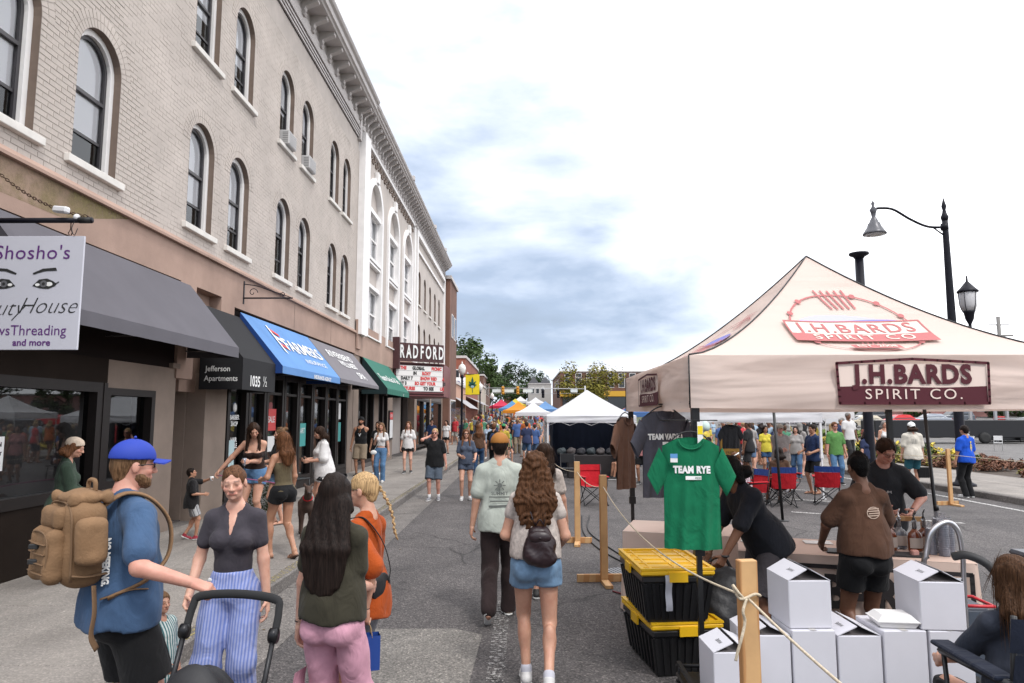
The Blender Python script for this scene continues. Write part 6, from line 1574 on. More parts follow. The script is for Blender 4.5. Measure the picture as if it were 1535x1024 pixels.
def tote(x, y, z, rz, label):
 r = empty('storage_tote', (x, y, z), radians(rz), label, 'storage tote', 'stacked black storage totes'); h = .36
 mb = MB(); n = 7
 def ringp(k, s):
  P = []; w, d = .22 + .045 * k, .335 + .05 * k
  for a, b, c in ((-1, -1, 0), (1, -1, 0), (1, 1, 0), (-1, 1, 0)): P.append((a * w * s, b * d * s, h * k))
  return P
 lo, hi = ringp(0, 1), ringp(1, 1); mb.add(lo + hi, [(3, 2, 1, 0), (0, 1, 5, 4), (1, 2, 6, 5), (2, 3, 7, 6), (3, 0, 4, 7)])
 for k in range(9):
  t = -1 + k * .25
  for q in (-1, 1):
   a = [(q * .222, t * .33 - .012, .02), (q * .222, t * .33 + .012, .02), (q * .262, t * .37 + .012, h - .07), (q * .262, t * .37 - .012, h - .07)]; b = [(p[0] + q * .014, p[1], p[2]) for p in a]; mb.add(a + b, [(4, 5, 6, 7), (0, 1, 5, 4), (1, 2, 6, 5), (2, 3, 7, 6), (3, 0, 4, 7)])
   a = [(t * .21 - .012, q * .337, .02), (t * .21 + .012, q * .337, .02), (t * .25 + .012, q * .377, h - .07), (t * .25 - .012, q * .377, h - .07)]; b = [(p[0], p[1] + q * .014, p[2]) for p in a]; mb.add(a + b, [(4, 5, 6, 7), (0, 1, 5, 4), (1, 2, 6, 5), (2, 3, 7, 6), (3, 0, 4, 7)])
 mb.bbox(-.275, .275, -.395, .395, h - .06, h - .01, .01); mb.fix = True; mb.build('bin', m_tb, r)
 mb = MB(); mb.bbox(-.285, .285, -.405, .405, h - .008, h + .035, .012);
 mb.box(-.285, -.255, -.405, .405, h + .035, h + .05); mb.box(.255, .285, -.405, .405, h + .035, h + .05); mb.box(-.255, .255, -.405, -.375, h + .035, h + .05); mb.box(-.255, .255, .375, .405, h + .035, h + .05)
 for k in range(3): mb.box(-.19 + k * .19 - .008, -.19 + k * .19 + .008, -.36, .36, h + .035, h + .042)
 for k in range(5): mb.box(-.24, .24, -.3 + k * .15 - .008, -.3 + k * .15 + .008, h + .0352, h + .0425)
 mb.box(-.30, -.285, -.08, .08, h - .05, h + .02); mb.box(.285, .30, -.08, .08, h - .05, h + .02); mb.box(-.07, .07, -.42, -.405, h - .05, h + .02); mb.build('lid', m_ty, r)
 return r
tote(1.20, 5.82, 0.0, 8, 'lower black tote with a yellow lid, under another tote'); t_ = tote(1.15, 5.76, .41, 4, 'upper black tote with a ribbed yellow lid, top of the stack')
mb = MB(); mb.sheet(lambda u, v: (-.1 + .05 * u, -.405 - .01 * sin(v * 9), .36 - .26 * v), 3, 8); mb.build('tape_strip', mat('tape_grey', (.40, .40, .44), .6), t_)
r = empty('black_bag', (1.62, 5.9, 0), 0, 'slumped black equipment bag behind the canopy leg', 'bag'); S = SDF(.08); S.ell((0, 0, .32), (.24, .3, .34)); S.ell((.06, 0, .6), (.16, .22, .12)); S.ell((0, 0, .15), (.25, .3, .17)); V, F = S.mesh(.02, lambda X, Y, Z: -Z + 0 * X + 0 * Y, wrinkle(.014, 14, 10, 3)); link('sack', np_mesh('sack', V, F, mat('black_nylon', (.015, .015, .017), .55, bump=(12, .6, .02))), r)
mb = MB(); mb.tube(smooth_path([(-.1, 0, .68), (-.05, -.02, .78), (.05, -.02, .80), (.12, 0, .70)], 4), .014, 6); mb.build('strap', m_cable, r)
m_card = mat('carton_white', (.58, .575, .62), .75, noise=(2, .06), bump=(120, .15, .002)); m_cdk = mat('carton_gap', (.10, .09, .09), .9)
def carton(x, y, z, rz, label, openf=0, h=.315, w=.265, d=.34, txt=False):
 r = empty('carton', (x, y, z), radians(rz), label, 'box', 'white cartons stacked on the cart')
 mb = MB(); b = .004; W_, D_ = w / 2, d / 2
 mb.bbox(-W_, W_, -D_, D_, 0, h if not openf else h - .03, .005); mb.build('carton_body', m_card, r)
 if openf:
  rise = .026 * openf
  for s_ in (-1, 1):
   mb = MB(); e = s_ * W_; i = s_ * .012
   mb.add([(e, -D_, h - .028), (e, D_, h - .028), (i, D_, h + rise), (i, -D_, h + rise)] + [(e, -D_, h - .033), (e, D_, h - .033), (i, D_, h + rise - .005), (i, -D_, h + rise - .005)], [(0, 1, 2, 3), (7, 6, 5, 4), (0, 4, 5, 1), (1, 5, 6, 2), (2, 6, 7, 3), (3, 7, 4, 0)]); mb.fix = True
   mb.build('flap', m_card, r)
   if True: mb = MB(); letters(mb, 'WINE' if s_ < 0 else 'SPIRIT', .035, lambda u, v: (s_ * (W_ * .5) + v * .9, -D_ * .3 + u * .9, h - .028 + (rise + .03) * (.5 if s_ > 0 else .5) + .003 + (-s_) * v * (rise + .03) / W_ * .9), 0); mb.build('flap_print', m_bp, r)
  mb = MB(); mb.box(-W_ + .01, W_ - .01, -D_ + .01, D_ - .01, h - .03, h - .026); mb.build('inside', m_cdk, r)
 else:
  mb = MB(); mb.box(-.003, .003, -D_ - .001, D_ + .001, h - .001, h + .0015); mb.box(-.02, .02, -D_ + .0, D_, h + .0016, h + .0022); mb.build('seam', mat('tape_clear', (.5, .48, .46), .3), r)
 if txt: mb = MB(); letters(mb, '1 GAL', .03, lambda u, v: (-.04 + u, -D_ - .002, .08 + v), 0); letters(mb, 'FRAGILE', .03, lambda u, v: (.02 + u, -D_ - .002, .04 + v), 0); mb.build('side_print', m_bp, r)
 return r
bz, by = .345, 4.55
carton(1.26, 4.42, .28, 2, 'white carton left of the big pine post, standing lower than the row', 1, txt=True, d=.3)
xs = [1.50, 1.775, 2.05, 2.325, 2.605]
labs = ['bottom-row white carton right beside the pine post', 'bottom-row white carton carrying the left upper carton', 'bottom-row white carton with raised flaps between the two stacks', 'bottom-row white carton carrying the foam takeout box', 'bottom-row white carton at the right end, under the right upper carton']
for i, x in enumerate(xs): carton(x, by, bz, random.uniform(-1.5, 1.5), labs[i], (1 if i in (0, 2) else 0))
carton(1.77, by + .03, bz + .318, 2, 'upper white carton with peaked open flaps, on the left', 1.5); carton(2.58, by - .0, bz + .318, -4, 'upper white carton with open flaps, on the right by the hand truck', 1.4)
r = empty('takeout_box', (2.32, by - .05, bz + .318), radians(-6), 'white foam takeout box lying on the cartons', 'takeout box'); fo = mat('foam_white', (.70, .69, .68), .7)
mb = MB()
def tray(z0, z1, w0, w1): return [(-w0, -w0 * .8, z0), (w0, -w0 * .8, z0), (w0, w0 * .8, z0), (-w0, w0 * .8, z0), (-w1, -w1 * .8, z1), (w1, -w1 * .8, z1), (w1, w1 * .8, z1), (-w1, w1 * .8, z1)]
bf = [(3, 2, 1, 0), (4, 5, 6, 7), (0, 1, 5, 4), (1, 2, 6, 5), (2, 3, 7, 6), (3, 0, 4, 7)]
mb.add(tray(.002, .035, .10, .12), bf); mb.build('tray', fo, r); mb = MB(); mb.add(tray(.036, .042, .125, .125), bf); mb.add(tray(.0425, .075, .118, .085), bf); mb.build('lid', fo, r)
r = empty('cart', (2.0, 4.55, 0), 0, 'low black flatbed cart under the row of white cartons', 'cart')
mb = MB(); mb.bbox(-.98, .82, -.24, .24, .25, .275, .006); mb.build('deck', m_blkpole, r)
mb = MB()
for q in (-.23, .23): mb.tube([(-.98, q, .315), (.82, q, .315)], .012, 6); mb.tube([(-.98, q, .22), (.82, q, .22)], .012, 6)
for xx in (-.96, -.4, .2, .8):
 for q in (-.23, .23): mb.tube([(xx, q, .2), (xx, q, .335)], .01, 5)
 mb.box(xx - .012, xx + .012, -.24, .24, .318, .342)
mb.build('frame', m_blkpole, r)
for xx in (-.62, .62):
 for q in (-.2, .2): mb = MB(); M_ = Matrix.Translation((xx, q, .13)) @ Matrix.Rotation(pi / 2, 4, 'X'); mb.lathe([(.05, -.03), (.12, -.03), (.13, -.015), (.13, .015), (.12, .03), (.05, .03)], n=16, M=M_); w_ = mb.build('wheel', m_tyre, r); mb = MB(); mb.lathe([(.0001, -.033), (.06, -.025), (.06, .025), (.0001, .033)], n=10, M=M_); mb.build('hub', mat('hub_orange', (.45, .08, .02), .5), w_)
mb = MB(); S = SDF(.05); S.ell((0, 0, .06), (.20, .16, .08)); S.ell((-.12, .1, .12), (.12, .1, .08)); S.ell((.12, -.08, .05), (.14, .1, .07)); V, F = S.mesh(.012, lambda X, Y, Z: -Z + 0 * X + 0 * Y, wrinkle(.02, 26, 18, 1)); o = link('tarp', np_mesh('tarp', V, F, cloth('tarp', (.10, .14, .19))), None, (1.08, 4.35, 0), label='crumpled grey-blue cloth on the asphalt by the canopy leg', cat='cloth')
m_alu = mat('aluminium', (.55, .55, .57), .28, .9)
r = empty('hand_truck', (2.86, 4.8, 0), radians(8), 'aluminium hand truck with a looped handle behind the right cartons', 'hand truck')
mb = MB(); mb.tube(smooth_path([(-.13, .12, .2), (-.13, .06, .9), (-.13, .03, 1.02), (-.10, .0, 1.18), (0, -.02, 1.25), (.08, -.02, 1.19), (.12, .0, 1.02), (.14, .03, .85), (.17, .08, .3), (.17, .1, .12)], 6), .017, 8); mb.build('handle', m_alu, r)
mb = MB();
for z in (.35, .6, .85): mb.tube([(-.13, .07, z), (.15, .06, z)], .012, 6)
mb.bbox(-.2, .22, -.15, .12, .01, .03, .004); mb.build('frame', m_alu, r)
for q in (-.18, .22): mb = MB(); mb.lathe([(.03, -.03), (.12, -.025), (.12, .025), (.03, .03)], n=14, M=Matrix.Translation((q, .16, .12)) @ Matrix.Rotation(pi / 2, 4, 'Y')); mb.build('wheel', m_tyre, r)
r = empty('black_trolley', (2.90, 4.38, 0), radians(-5), 'folding trolley with a curved black handle beside the hand truck', 'trolley')
mb = MB(); mb.tube(smooth_path([(-.14, .2, 1.06), (-.08, .14, 1.08), (.02, .08, 1.02), (.08, .02, .85), (.12, -.02, .6), (.13, -.05, .12)], 6), .026, 8); mb.build('handle', m_cable, r)
mb = MB(); mb.bbox(.06, .26, .55, .8, .1, .66, .03); mb.build('bin', mat('bluegrey_plastic', (.06, .075, .10), .5), r); mb = MB(); mb.tube([(.05, .54, .67), (.27, .54, .67), (.27, .81, .67), (.05, .81, .67)], .012, 6, closed=True); mb.build('rim', mat('red_plastic', (.5, .02, .03), .4), r)
for q in (.06, .26): mb = MB(); mb.lathe([(.02, -.02), (.09, -.02), (.09, .02), (.02, .02)], n=12, M=Matrix.Translation((q, .66, .09)) @ Matrix.Rotation(pi / 2, 4, 'Y')); mb.build('wheel', m_tyre, r)
m_tc = mat('tablecloth_beige', (.66, .50, .42), .85, noise=(1.5, .1), bump=(10, .3, .01)); m_tbk = mat('tablecloth_black', (.02, .016, .017), .85)
def table(cx, cy, rz, L_, D_, H_, label, print_=None):
 r = empty('serving_table', (cx, cy, 0), radians(rz), label, 'table', 'serving tables under the beige canopy')
 mb = MB(); mb.bbox(-L_ / 2 + .02, L_ / 2 - .02, -D_ / 2 + .02, D_ / 2 - .02, H_ - .03, H_ - .004, .005); mb.build('tabletop', m_whpole, r)
 for i in (-1, 1):
  for j in (-1, 1): mb = MB(); mb.tube([(i * (L_ / 2 - .15), j * (D_ / 2 - .08), 0), (i * (L_ / 2 - .15), j * (D_ / 2 - .08), H_ - .04)], .015, 6); mb.build('leg', m_blkpole, r)
 mb = MB(); n = 60
 per = []
 def rr(t):   # rounded rectangle perimeter
  P = 2 * (L_ + D_); s = t * P; c = .03
  if s < L_: return (-L_ / 2 + s, -D_ / 2, 0, -1)
  s -= L_
  if s < D_: return (L_ / 2, -D_ / 2 + s, 1, 0)
  s -= D_
  if s < L_: return (L_ / 2 - s, D_ / 2, 0, 1)
  s -= L_; return (-L_ / 2, D_ / 2 - s, -1, 0)
 def cl(u, v):
  x_, y_, nx_, ny_ = rr(min(u, .99999)); wv = .018 * v * sin(u * 130) + .012 * v * sin(u * 71 + 1) + .02 * v
  return (x_ + nx_ * wv, y_ + ny_ * wv, H_ - .002 - (H_ - .03) * v)
 mb.sheet(cl, 130, 8); mb.sheet(lambda u, v: ((u - .5) * L_, (v - .5) * D_, H_ + .003 * sin(u * 9) * sin(v * 7)), 12, 6)
 c_ = mb.build('cloth', m_tc, r)
 if print_:
  mb = MB(); F = lambda u, v, o=.045: (u, -D_ / 2 - o, .42 + v)
  quadstrip(mb, [(-.84, -.36), (-.84, .30), (.84, .30), (.84, -.36)], .035, F, 0, True, 10); fillgrid(mb, F, -.84, .84, lambda a: -.36, lambda a: -.10, 30, 2, 0)
  letters(mb, 'J.H.BARDS', .36, lambda u, v: F(u, .09 + v, .05), 0, bold=.016, sx=.80, spacing=1.1); letters(mb, 'SPIRIT CO.', .18, lambda u, v: F(u, -.23 + v, .055), 1, bold=.002, sx=1.3, spacing=1.2)
  mb.build('cloth_print', [m_tbk, m_pcl], c_)
 return r
TA = -17
table(2.86, 6.29, TA, 1.8, .82, .80, 'beige-clothed serving table with bottles and large black lettering', True)
table(1.86, 7.35, TA, 1.5, .8, .80, 'second beige-clothed serving table running behind the bending man')
def TP(u, v, z=.80): a = radians(TA); return (2.86 + u * cos(a) - v * sin(a), 6.29 + u * sin(a) + v * cos(a), z)
def wineglassmat(name, c, rough=.05, tr=.9):
 m = mat(name, c, rough, trans=tr); return m
m_amber = mat('whiskey', (.16, .035, .008), .08, spec=.8); m_clearb = mat('clear_bottle', (.30, .36, .48), .06, spec=.8); m_clear = mat('clear_glass', (.35, .36, .38), .06, trans=.6); m_lab = mat('bottle_label', (.50, .42, .36), .7); m_black = mat('pourer_black', (.02, .02, .02), .4)
def bottle(p, kind, label, h=.22):
 r = empty('bottle', p, random.uniform(-.4, .1), label, 'bottle', 'liquor bottles on the serving table')
 m1 = m_amber if kind == 'amber' else m_clearb if kind == 'blue' else m_clear; w = .052
 mb = MB(); w = .058; mb.lathe([(w, .0), (w * 1.08, .01), (w * 1.08, .12), (w * .95, .15), (w * .5, .175), (.018, .19)], n=16, sy=.62); mb.build('glass', m1, r)
 mb = MB(); mb.lathe([(.018, .19), (.017, .25), (.021, .252), (.021, .262), (.017, .265)], n=10); mb.build('neck', m_clear, r)
 mb = MB(); mb.sheet(lambda u, v: (w * 1.1 * cos(pi + pi * (.14 + .72 * u)), w * 1.1 * .64 * sin(pi + pi * (.14 + .72 * u)) - .001, .03 + .085 * v), 10, 2); mb.build('label_print', m_lab if kind != 'blue' else m_pbl2, r)
 mb = MB(); mb.lathe([(.014, .265), (.012, .28), (.007, .285), (.006, .32)], n=8); mb.tube([(0, 0, .31), (.012, -.004, .345)], .005, 6); mb.build('pourer', m_black if kind != 'clear' else m_alu, r)
r = empty('bar_mat', TP(.24, -.20, .803), radians(TA), 'black rubber bar mat under the bottles', 'mat'); mb = MB(); mb.bbox(-.42, .35, -.10, .10, 0, .012, .003); mb.build('mat', m_cable, r)
bl = ['amber bottle farthest left on the bar mat, by the brown shirt', 'amber bottle with a pale arched label, second on the bar mat', 'clear bottle with a blue label, right of the amber pair']
for i, (u, v, k) in enumerate(((-.02, -.20, 'amber'), (.14, -.22, 'amber'), (.28, -.18, 'blue'))): bottle(TP(u, v, .816), k, bl[i])
for i, (u, v, k, l) in enumerate(((.36, .0, 'amber', 'amber bottle just behind the hand truck loop'), (.46, .12, 'clear', 'clear bottle with a dark pourer near the pine plank'), (.56, .02, 'amber', 'amber bottle left of the wrapped cups'), (.40, .2, 'amber', 'tall amber bottle in the back row beside the leaning pole'), (.66, .14, 'amber', 'amber bottle half hidden behind the wrapped cups'))): bottle(TP(u, v, .803), k, l)
r = empty('flavour_rack', TP(.5, .28, .803), radians(TA), 'small pine rack behind the bottles', 'rack'); mb = MB(); mb.bbox(-.2, .2, -.02, .02, .22, .26, .003); mb.box(-.2, -.17, -.02, .02, 0, .22); mb.box(.17, .2, -.02, .02, 0, .22); mb.build('frame', m_pine, r)
m_cup = mat('plastic_cup', (.42, .43, .50), .15, trans=.45)
for i, (u, v, h) in enumerate(((.66, -.08, .22), (.74, -.14, .30), (.81, -.02, .26), (.74, .02, .29))):
 r = empty('cup_stack', TP(u, v, .803), 0, ['short stack of clear cups in plastic wrap', 'tallest stack of clear cups nearest the table front', 'rightmost stack of wrapped clear cups', 'back stack of wrapped clear cups'][i], 'cup stack', 'stacks of wrapped cups')
 mb = MB(); n = int(h / .018); prof = []
 for k in range(n): prof += [(.036, k * .018), (.041, k * .018 + .014), (.036, k * .018 + .0145)]
 mb.lathe(prof, n=12); mb.build('cup', m_cup, r, kind='stuff'); mb = MB(); mb.lathe([(.044, -.0), (.046, h * .5), (.043, h), (.02, h + .03), (.025, h + .05)], n=9); mb.build('wrap', mat('plastic_film', (.6, .6, .66), .15, trans=.8, alpha=.35), r)
mb = MB(); mb.bbox(-.03, .03, -.025, .025, 0, .05, .01); mb.build('cup_of_garnish', mat('garnish', (.6, .3, .25), .5), None, TP(.5, -.22, .803), label='small pink and white tub beside the bar mat', cat='tub')
for i, (u, v) in enumerate(((-.75, .1), (-.2, .2))):
 mb = MB(); mb.box(-.12, .12, -.08, .08, 0, .004); mb.build('paper_sheet', m_wp, None, TP(u, v, .805), .2 * i - .4, label=['white paper sheet on the left of the serving table', 'white paper sheet under the brown-shirted server\'s elbow'][i], cat='paper')
r = empty('banner_pole', (4.02, 6.9, 0), 0, 'slim black pole rising behind the bottles to the canopy edge', 'pole'); mb = MB(); mb.tube([(.06, 0, 0), (-.02, .02, 2.1)], .017, 8); mb.tube([(.025, 0, 1.05), (.022, 0, 1.1)], .024, 8); mb.build('shaft', m_blkpole, r); mb = MB(); mb.lathe([(.12, 0), (.12, .012), (.02, .03)], (.06, 0, 0), 12); mb.build('foot', m_blkpole, r)
r = empty('banner_pole', (4.9, 13.4, 0), 0, 'slim black pole between the green tee and the camp chairs', 'pole'); mb = MB(); mb.tube([(.05, 0, 0), (-.04, 0, 2.2)], .028, 8); mb.build('shaft', m_blkpole, r); mb = MB(); mb.lathe([(.12, 0), (.12, .012), (.02, .03)], (.05, 0, 0), 12); mb.build('foot', m_blkpole, r)
r = empty('jockey_box', (4.35, 5.6, 0), radians(-5), 'black cooler with a chrome beer tap at the right edge', 'cooler'); mb = MB(); mb.bbox(-.32, .5, -.28, .28, .35, .82, .03); mb.build('cooler_body', m_tb, r); mb = MB(); mb.bbox(-.34, .52, -.30, .30, .822, .87, .02); mb.build('lid', mat('cooler_lid', (.03, .035, .05), .4), r)
mb = MB()
for i in (-.28, .46):
 for j in (-.24, .24): mb.tube([(i, j, 0), (i, j, .35)], .02, 6)
mb.build('stand', m_blkpole, r)
r = empty('beer_tap', (4.02, 5.28, .87), 0, 'chrome beer tap with a black lever at the right edge', 'tap'); mb = MB(); mb.lathe([(.03, 0), (.03, .01), (.014, .03), (.014, .22), (.02, .225), (.02, .25)], n=10); mb.tube([(0, 0, .23), (-.03, -.03, .235), (-.035, -.035, .20)], .009, 6); mb.build('tower', m_alu, r); mb = MB(); mb.lathe([(.009, .25), (.016, .28), (.014, .36), (.008, .37)], (-.028, -.028, 0), 8); mb.build('lever', m_black, r)
mb = MB(); mb.tube([(.10 * cos(a), .02 * sin(a), .10 + .10 * sin(a)) for a in np.linspace(0, 2 * pi, 17)[:-1]], .010, 7, closed=True); mb.build('hose', mat('hose_white', (.62, .62, .60), .5), None, (3.92, 5.15, .872), label='white hose ring at the foot of the beer tap', cat='hose')

# ------------------------------------------------------------------ tee shirts hung from the canopy
def hung_tee(x, y, z, rz, w, h, m, label, text=None, badge=False, sl_=.22, fold=1.0, name='tee_shirt', tm=None):
 r = empty(name, (x, y, z), radians(rz), label, 'tee shirt', 'tee shirts hanging from the beige canopy'); hw_ = w / 2
 def prof(t): return hw_ * (1 - .03 * sin(pi * t))
 def dep(u, v): return (.045 * (1 - (2 * u - 1) ** 4) * (.6 + .5 * v)) + fold * (.013 * sin(u * 17 + 2 * v) * v + .008 * sin(u * 31 + v * 5) * v)
 def front(sgn):
  def f(u, v):
   k = 2 * u - 1; xx = k * prof(v); zz = -v * h - (1 - v) * .085 * abs(k) ** 1.4
   nk = max(0, 1 - (abs(k) * hw_ / .085) ** 2);
   if v < .2: zz -= (.075 if sgn < 0 else .02) * nk * (1 - v / .2)
   return (xx, sgn * (dep(u, v) * (1 if sgn < 0 else .8)), zz)
  return f
 mb = MB(); mb.sheet(front(-1), 40, 34); mb.sheet(front(1), 30, 24)
 for q in (-1, 1):   # sleeves
  def s(u, v):
   a = 2 * pi * u; c = Vector((q * (hw_ - .02), 0, -.175)); o = Vector((q * (hw_ + .075), 0, -.175 - sl_ * .85)); p = c.lerp(o, v)
   ax = Vector((q * .45, 0, .9)); wd = .092 - .012 * v
   return tuple(p + ax * cos(a) * wd + Vector((0, 1, 0)) * sin(a) * .028)
  mb.sheet(s, 16, 8)
 mb.build('tee_cloth', m, r)
 mb = MB(); mb.tube(smooth_path([(-hw_ + .05, 0, -.06), (-.08, 0, -.0), (0, 0, .02), (.08, 0, -.0), (hw_ - .05, 0, -.06)], 4), .006, 6); mb.tube(smooth_path([(0, 0, .02), (0, 0, .06), (.02, 0, .085), (.0, 0, .10), (-.015, 0, .085)], 4), .003, 5); mb.build('hanger', m_cable, r)
 mb = MB(); mb.tube([(.088 * cos(a), -.042 - .004 * sin(a), -.035 - .07 * abs(sin(a))) for a in np.linspace(pi, 2 * pi, 12)], .006, 5); mb.build('neckband', m, r)
 if text:
  mb = MB()
  def FT(u, v):
   p = front(-1)(u / w + .5, max(0.01, -v / h)); return (u, p[1] - .006, v)
  letters(mb, text, .066, lambda u, v: FT(u, -.25 + v), 0, bold=.004, sx=.80, spacing=1.08)
  mb.add([FT(a, b - .25) for a, b in ((-.045, -.068), (.065, -.068), (.065, -.042), (-.045, -.042))], [(0, 1, 2, 3)], 0); letters(mb, 'J.H. BARDS', .022, lambda u, v: (u + .01, FT(.01, -.305)[1] - .004, -.306 + v), 1)
  mb.build('chest_print', [m_wp, m], r)
 if badge: mb = MB(); mb.box(-.15, -.10, -.072, -.068, -.165, -.135, 0); mb.box(-.15, -.10, -.070, -.067, -.195, -.165, 1); mb.build('sticker', [mat('sticker_blue', (.10, .28, .55), .5), m_wp], r)
 return r
hung_tee(1.21, 5.0, 1.83, -6, .40, .80, cloth('tee_green', (.006, .145, .065)), 'green tee shirt printed TEAM RYE, hanging on the front canopy leg', 'TEAM RYE', True)
hung_tee(1.26, 6.15, 2.03, 18, .44, .77, cloth('tee_grey', (.075, .075, .095)), 'charcoal tee shirt printed TEAM VADKA, hanging behind the green one', 'TEAM VADKA')
hung_tee(1.06, 7.1, 1.98, 56, .42, .74, cloth('tee_tan', (.15, .08, .055)), 'brown tee shirt hanging edge-on behind the charcoal one')
mb = MB(); mb.tube([(1.25, 5.2, 2.07), (1.25, 8.0, 2.07)], .01, 6); mb.tube([(1.0, 5.04, 1.93), (1.42, 5.04, 1.93)], .004, 5); mb.build('hanging_rail', m_blkpole, None, label='thin rail under the left edge of the beige canopy holding the shirts', cat='rail')
r = empty('tag', (1.28, 4.99, 1.86), 0, 'yellow and white paper tag at the neck of the green shirt', 'tag'); mb = MB(); mb.box(-.02, .02, -.004, .0, -.1, .06, 0); mb.box(-.018, .018, -.006, -.004, -.03, .03, 1); mb.build('card', [m_wp, MATS['banner_yellow']], r)
for i, (x, y, z, c, lab) in enumerate(((5.1, 17.0, 1.80, (.01, .01, .012), 'black tee shirt hanging from the second white canopy'), )):
 hung_tee(x, y, z, 0, .42, .6, cloth('hang%d' % i, c), lab)

# ------------------------------------------------------------------ camp chairs, tables, boards
m_red = cloth('chair_red', (.42, .012, .02)); m_blu = cloth('chair_blue', (.02, .05, .20)); m_nv = cloth('chair_navy', (.012, .016, .03)); m_frame = mat('chair_frame', (.03, .03, .032), .4, .5)
def camp_chair(x, y, rz, label, m1, m2, z=0.):
 r = empty('camp_chair', (x, y, z), radians(rz), label, 'camp chair', 'folding camp chairs'); mb = MB()
 for q in (-1, 1):
  mb.tube([(q * .27, -.23, 0), (q * .24, .22, .42), ], .011, 6); mb.tube([(q * .27, .23, 0), (q * .25, -.22, .42), (q * .26, -.22, .60)], .011, 6); mb.tube([(q * .24, .22, .40), (q * .25, .30, .88)], .011, 6); mb.tube([(q * .26, -.24, .60), (q * .26, .27, .62)], .018, 6)
 for yy in (-.23, .23): mb.tube([(-.27, yy, 0), (.25, yy * .96, .42)], .010, 6); mb.tube([(.27, yy, 0), (-.25, yy * .96, .42)], .010, 6)
 for q in (-1, 1):
  for yy in (-.23, .23): mb.lathe([(.025, 0), (.025, .015), (.012, .03)], (q * .27, yy, 0), 8)
 mb.build('frame', m_frame, r)
 mb = MB(); mb.sheet(lambda u, v: ((u - .5) * .5, -.22 + .44 * v, .42 - .05 * sin(pi * u) * sin(pi * v)), 8, 6); mb.build('seat', m1, r)
 mb = MB(); mb.sheet(lambda u, v: ((u - .5) * .52, .22 + .09 * v + .04 * sin(pi * u), .40 + .34 * v), 8, 6); mb.build('backrest', m1, r)
 mb = MB(); mb.sheet(lambda u, v: ((u - .5) * .53, .285 + .025 * v + .04 * sin(pi * u), .742 + .13 * v), 8, 3); mb.build('back_panel', m2, r)
 for q in (-1, 1): mb = MB(); mb.bbox(q * .26 - .04, q * .26 + .04, -.25, .24, .622, .642, .006); mb.build('armrest', m1, r)
 return r
camp_chair(1.62, 15.8, 10, 'bright red camp chair on its own in front of the navy booth', m_red, m_red)
camp_chair(4.75, 14.6, -70, 'red and blue camp chair with the visor-wearing woman in it', m_red, m_blu)
camp_chair(5.75, 15.6, 175, 'red and blue camp chair seen from behind, middle of the group', m_red, m_blu); camp_chair(6.9, 15.9, 160, 'red and blue camp chair at the right of the group', m_red, m_blu); camp_chair(6.3, 16.8, 20, 'empty red camp chair facing the camera between two others', m_red, m_nv)
camp_chair(2.55, 3.58, 178, 'dark navy camp chair in the lower right corner', m_nv, m_nv).scale = (1.25, 1.1, 1.2)
r = empty('booth_table', (2.5, 22.9, 0), 0, 'black-clothed table inside the navy booth with stacked gear', 'table'); mb = MB(); mb.bbox(-1.0, 1.15, -.38, .38, 0, .74, .02); mb.build('table_cloth', m_tbk, r)
random.seed(8)
for i in range(7):
 x = 1.3 + i * .32; S = SDF(.05); S.ell((0, 0, .09), (.15, .14, .12)); S.ell((.05, 0, .15), (.09, .1, .08)); V, F = S.mesh(.022, lambda X, Y, Z: -Z + 0 * X + 0 * Y, wrinkle(.015, 22, 16, i)); link('gear_bag', np_mesh('gear_bag', V, F, mat('gear_%d' % (i % 3), [(.03, .04, .045), (.06, .05, .05), (.02, .02, .025)][i % 3], .7)), None, (x, 22.85, .742), label=['far left', 'second', 'third', 'middle', 'fifth', 'sixth', 'far right'][i] + ' dark gear bag on the booth table', cat='bag', group='gear bags on the booth table')
r = empty('folding_chair', (1.35, 20.6, 0), 0, 'black folding chair at the left corner of the booth', 'chair')
mb = MB(); [mb.tube([(q * .2, -.2, 0), (q * .2, .12, .9)], .014, 6) or mb.tube([(q * .2, .22, 0), (q * .2, -.18, .46)], .014, 6) for q in (-1, 1)]; mb.build('frame', m_frame, r); mb = MB(); mb.bbox(-.2, .2, -.2, .2, .45, .47, .005); mb.build('seat', m_frame, r); mb = MB(); mb.bbox(-.2, .2, .08, .11, .62, .88, .005); mb.build('backrest', m_frame, r)
r = empty('menu_board', (5.42, 18.2, 0), 0, 'yellow menu board on an easel behind the camp chairs', 'menu board'); mb = MB(); mb.bbox(-.28, .28, -.02, .0, .75, 1.45, .006); mb.build('frame', m_reveal, r); mb = MB(); mb.box(-.24, .24, -.03, -.021, .79, 1.41); mb.build('board', mat('board_ochre', (.50, .27, .05), .7), r); mb = MB(); mb.tube([(-.2, 0, 0), (0, .02, 1.5)], .015, 6); mb.tube([(.2, 0, 0), (0, .02, 1.5)], .015, 6); mb.build('easel', m_reveal, r)
mb = MB();
for k, t in enumerate(('SMASH', 'DOUBLE', 'FRIES', 'TEA')): letters(mb, t, .09, lambda u, v: (u, -.034, 1.3 - .13 * k + v), 0)
mb.build('lettering', m_bp, r)
mb = MB(); mb.lathe([(.02, 0), (.10, .02), (.12, .1), (.10, .19), (.04, .24), (.0001, .25)], n=12); mb.build('display_cap', mat('cap_mint', (.5, .62, .58), .8), None, (4.45, 16.85, 1.62), label='pale mint cap hanging under the second white canopy', cat='cap')
m_pl = mat('chair_white', (.70, .70, .70), .5)
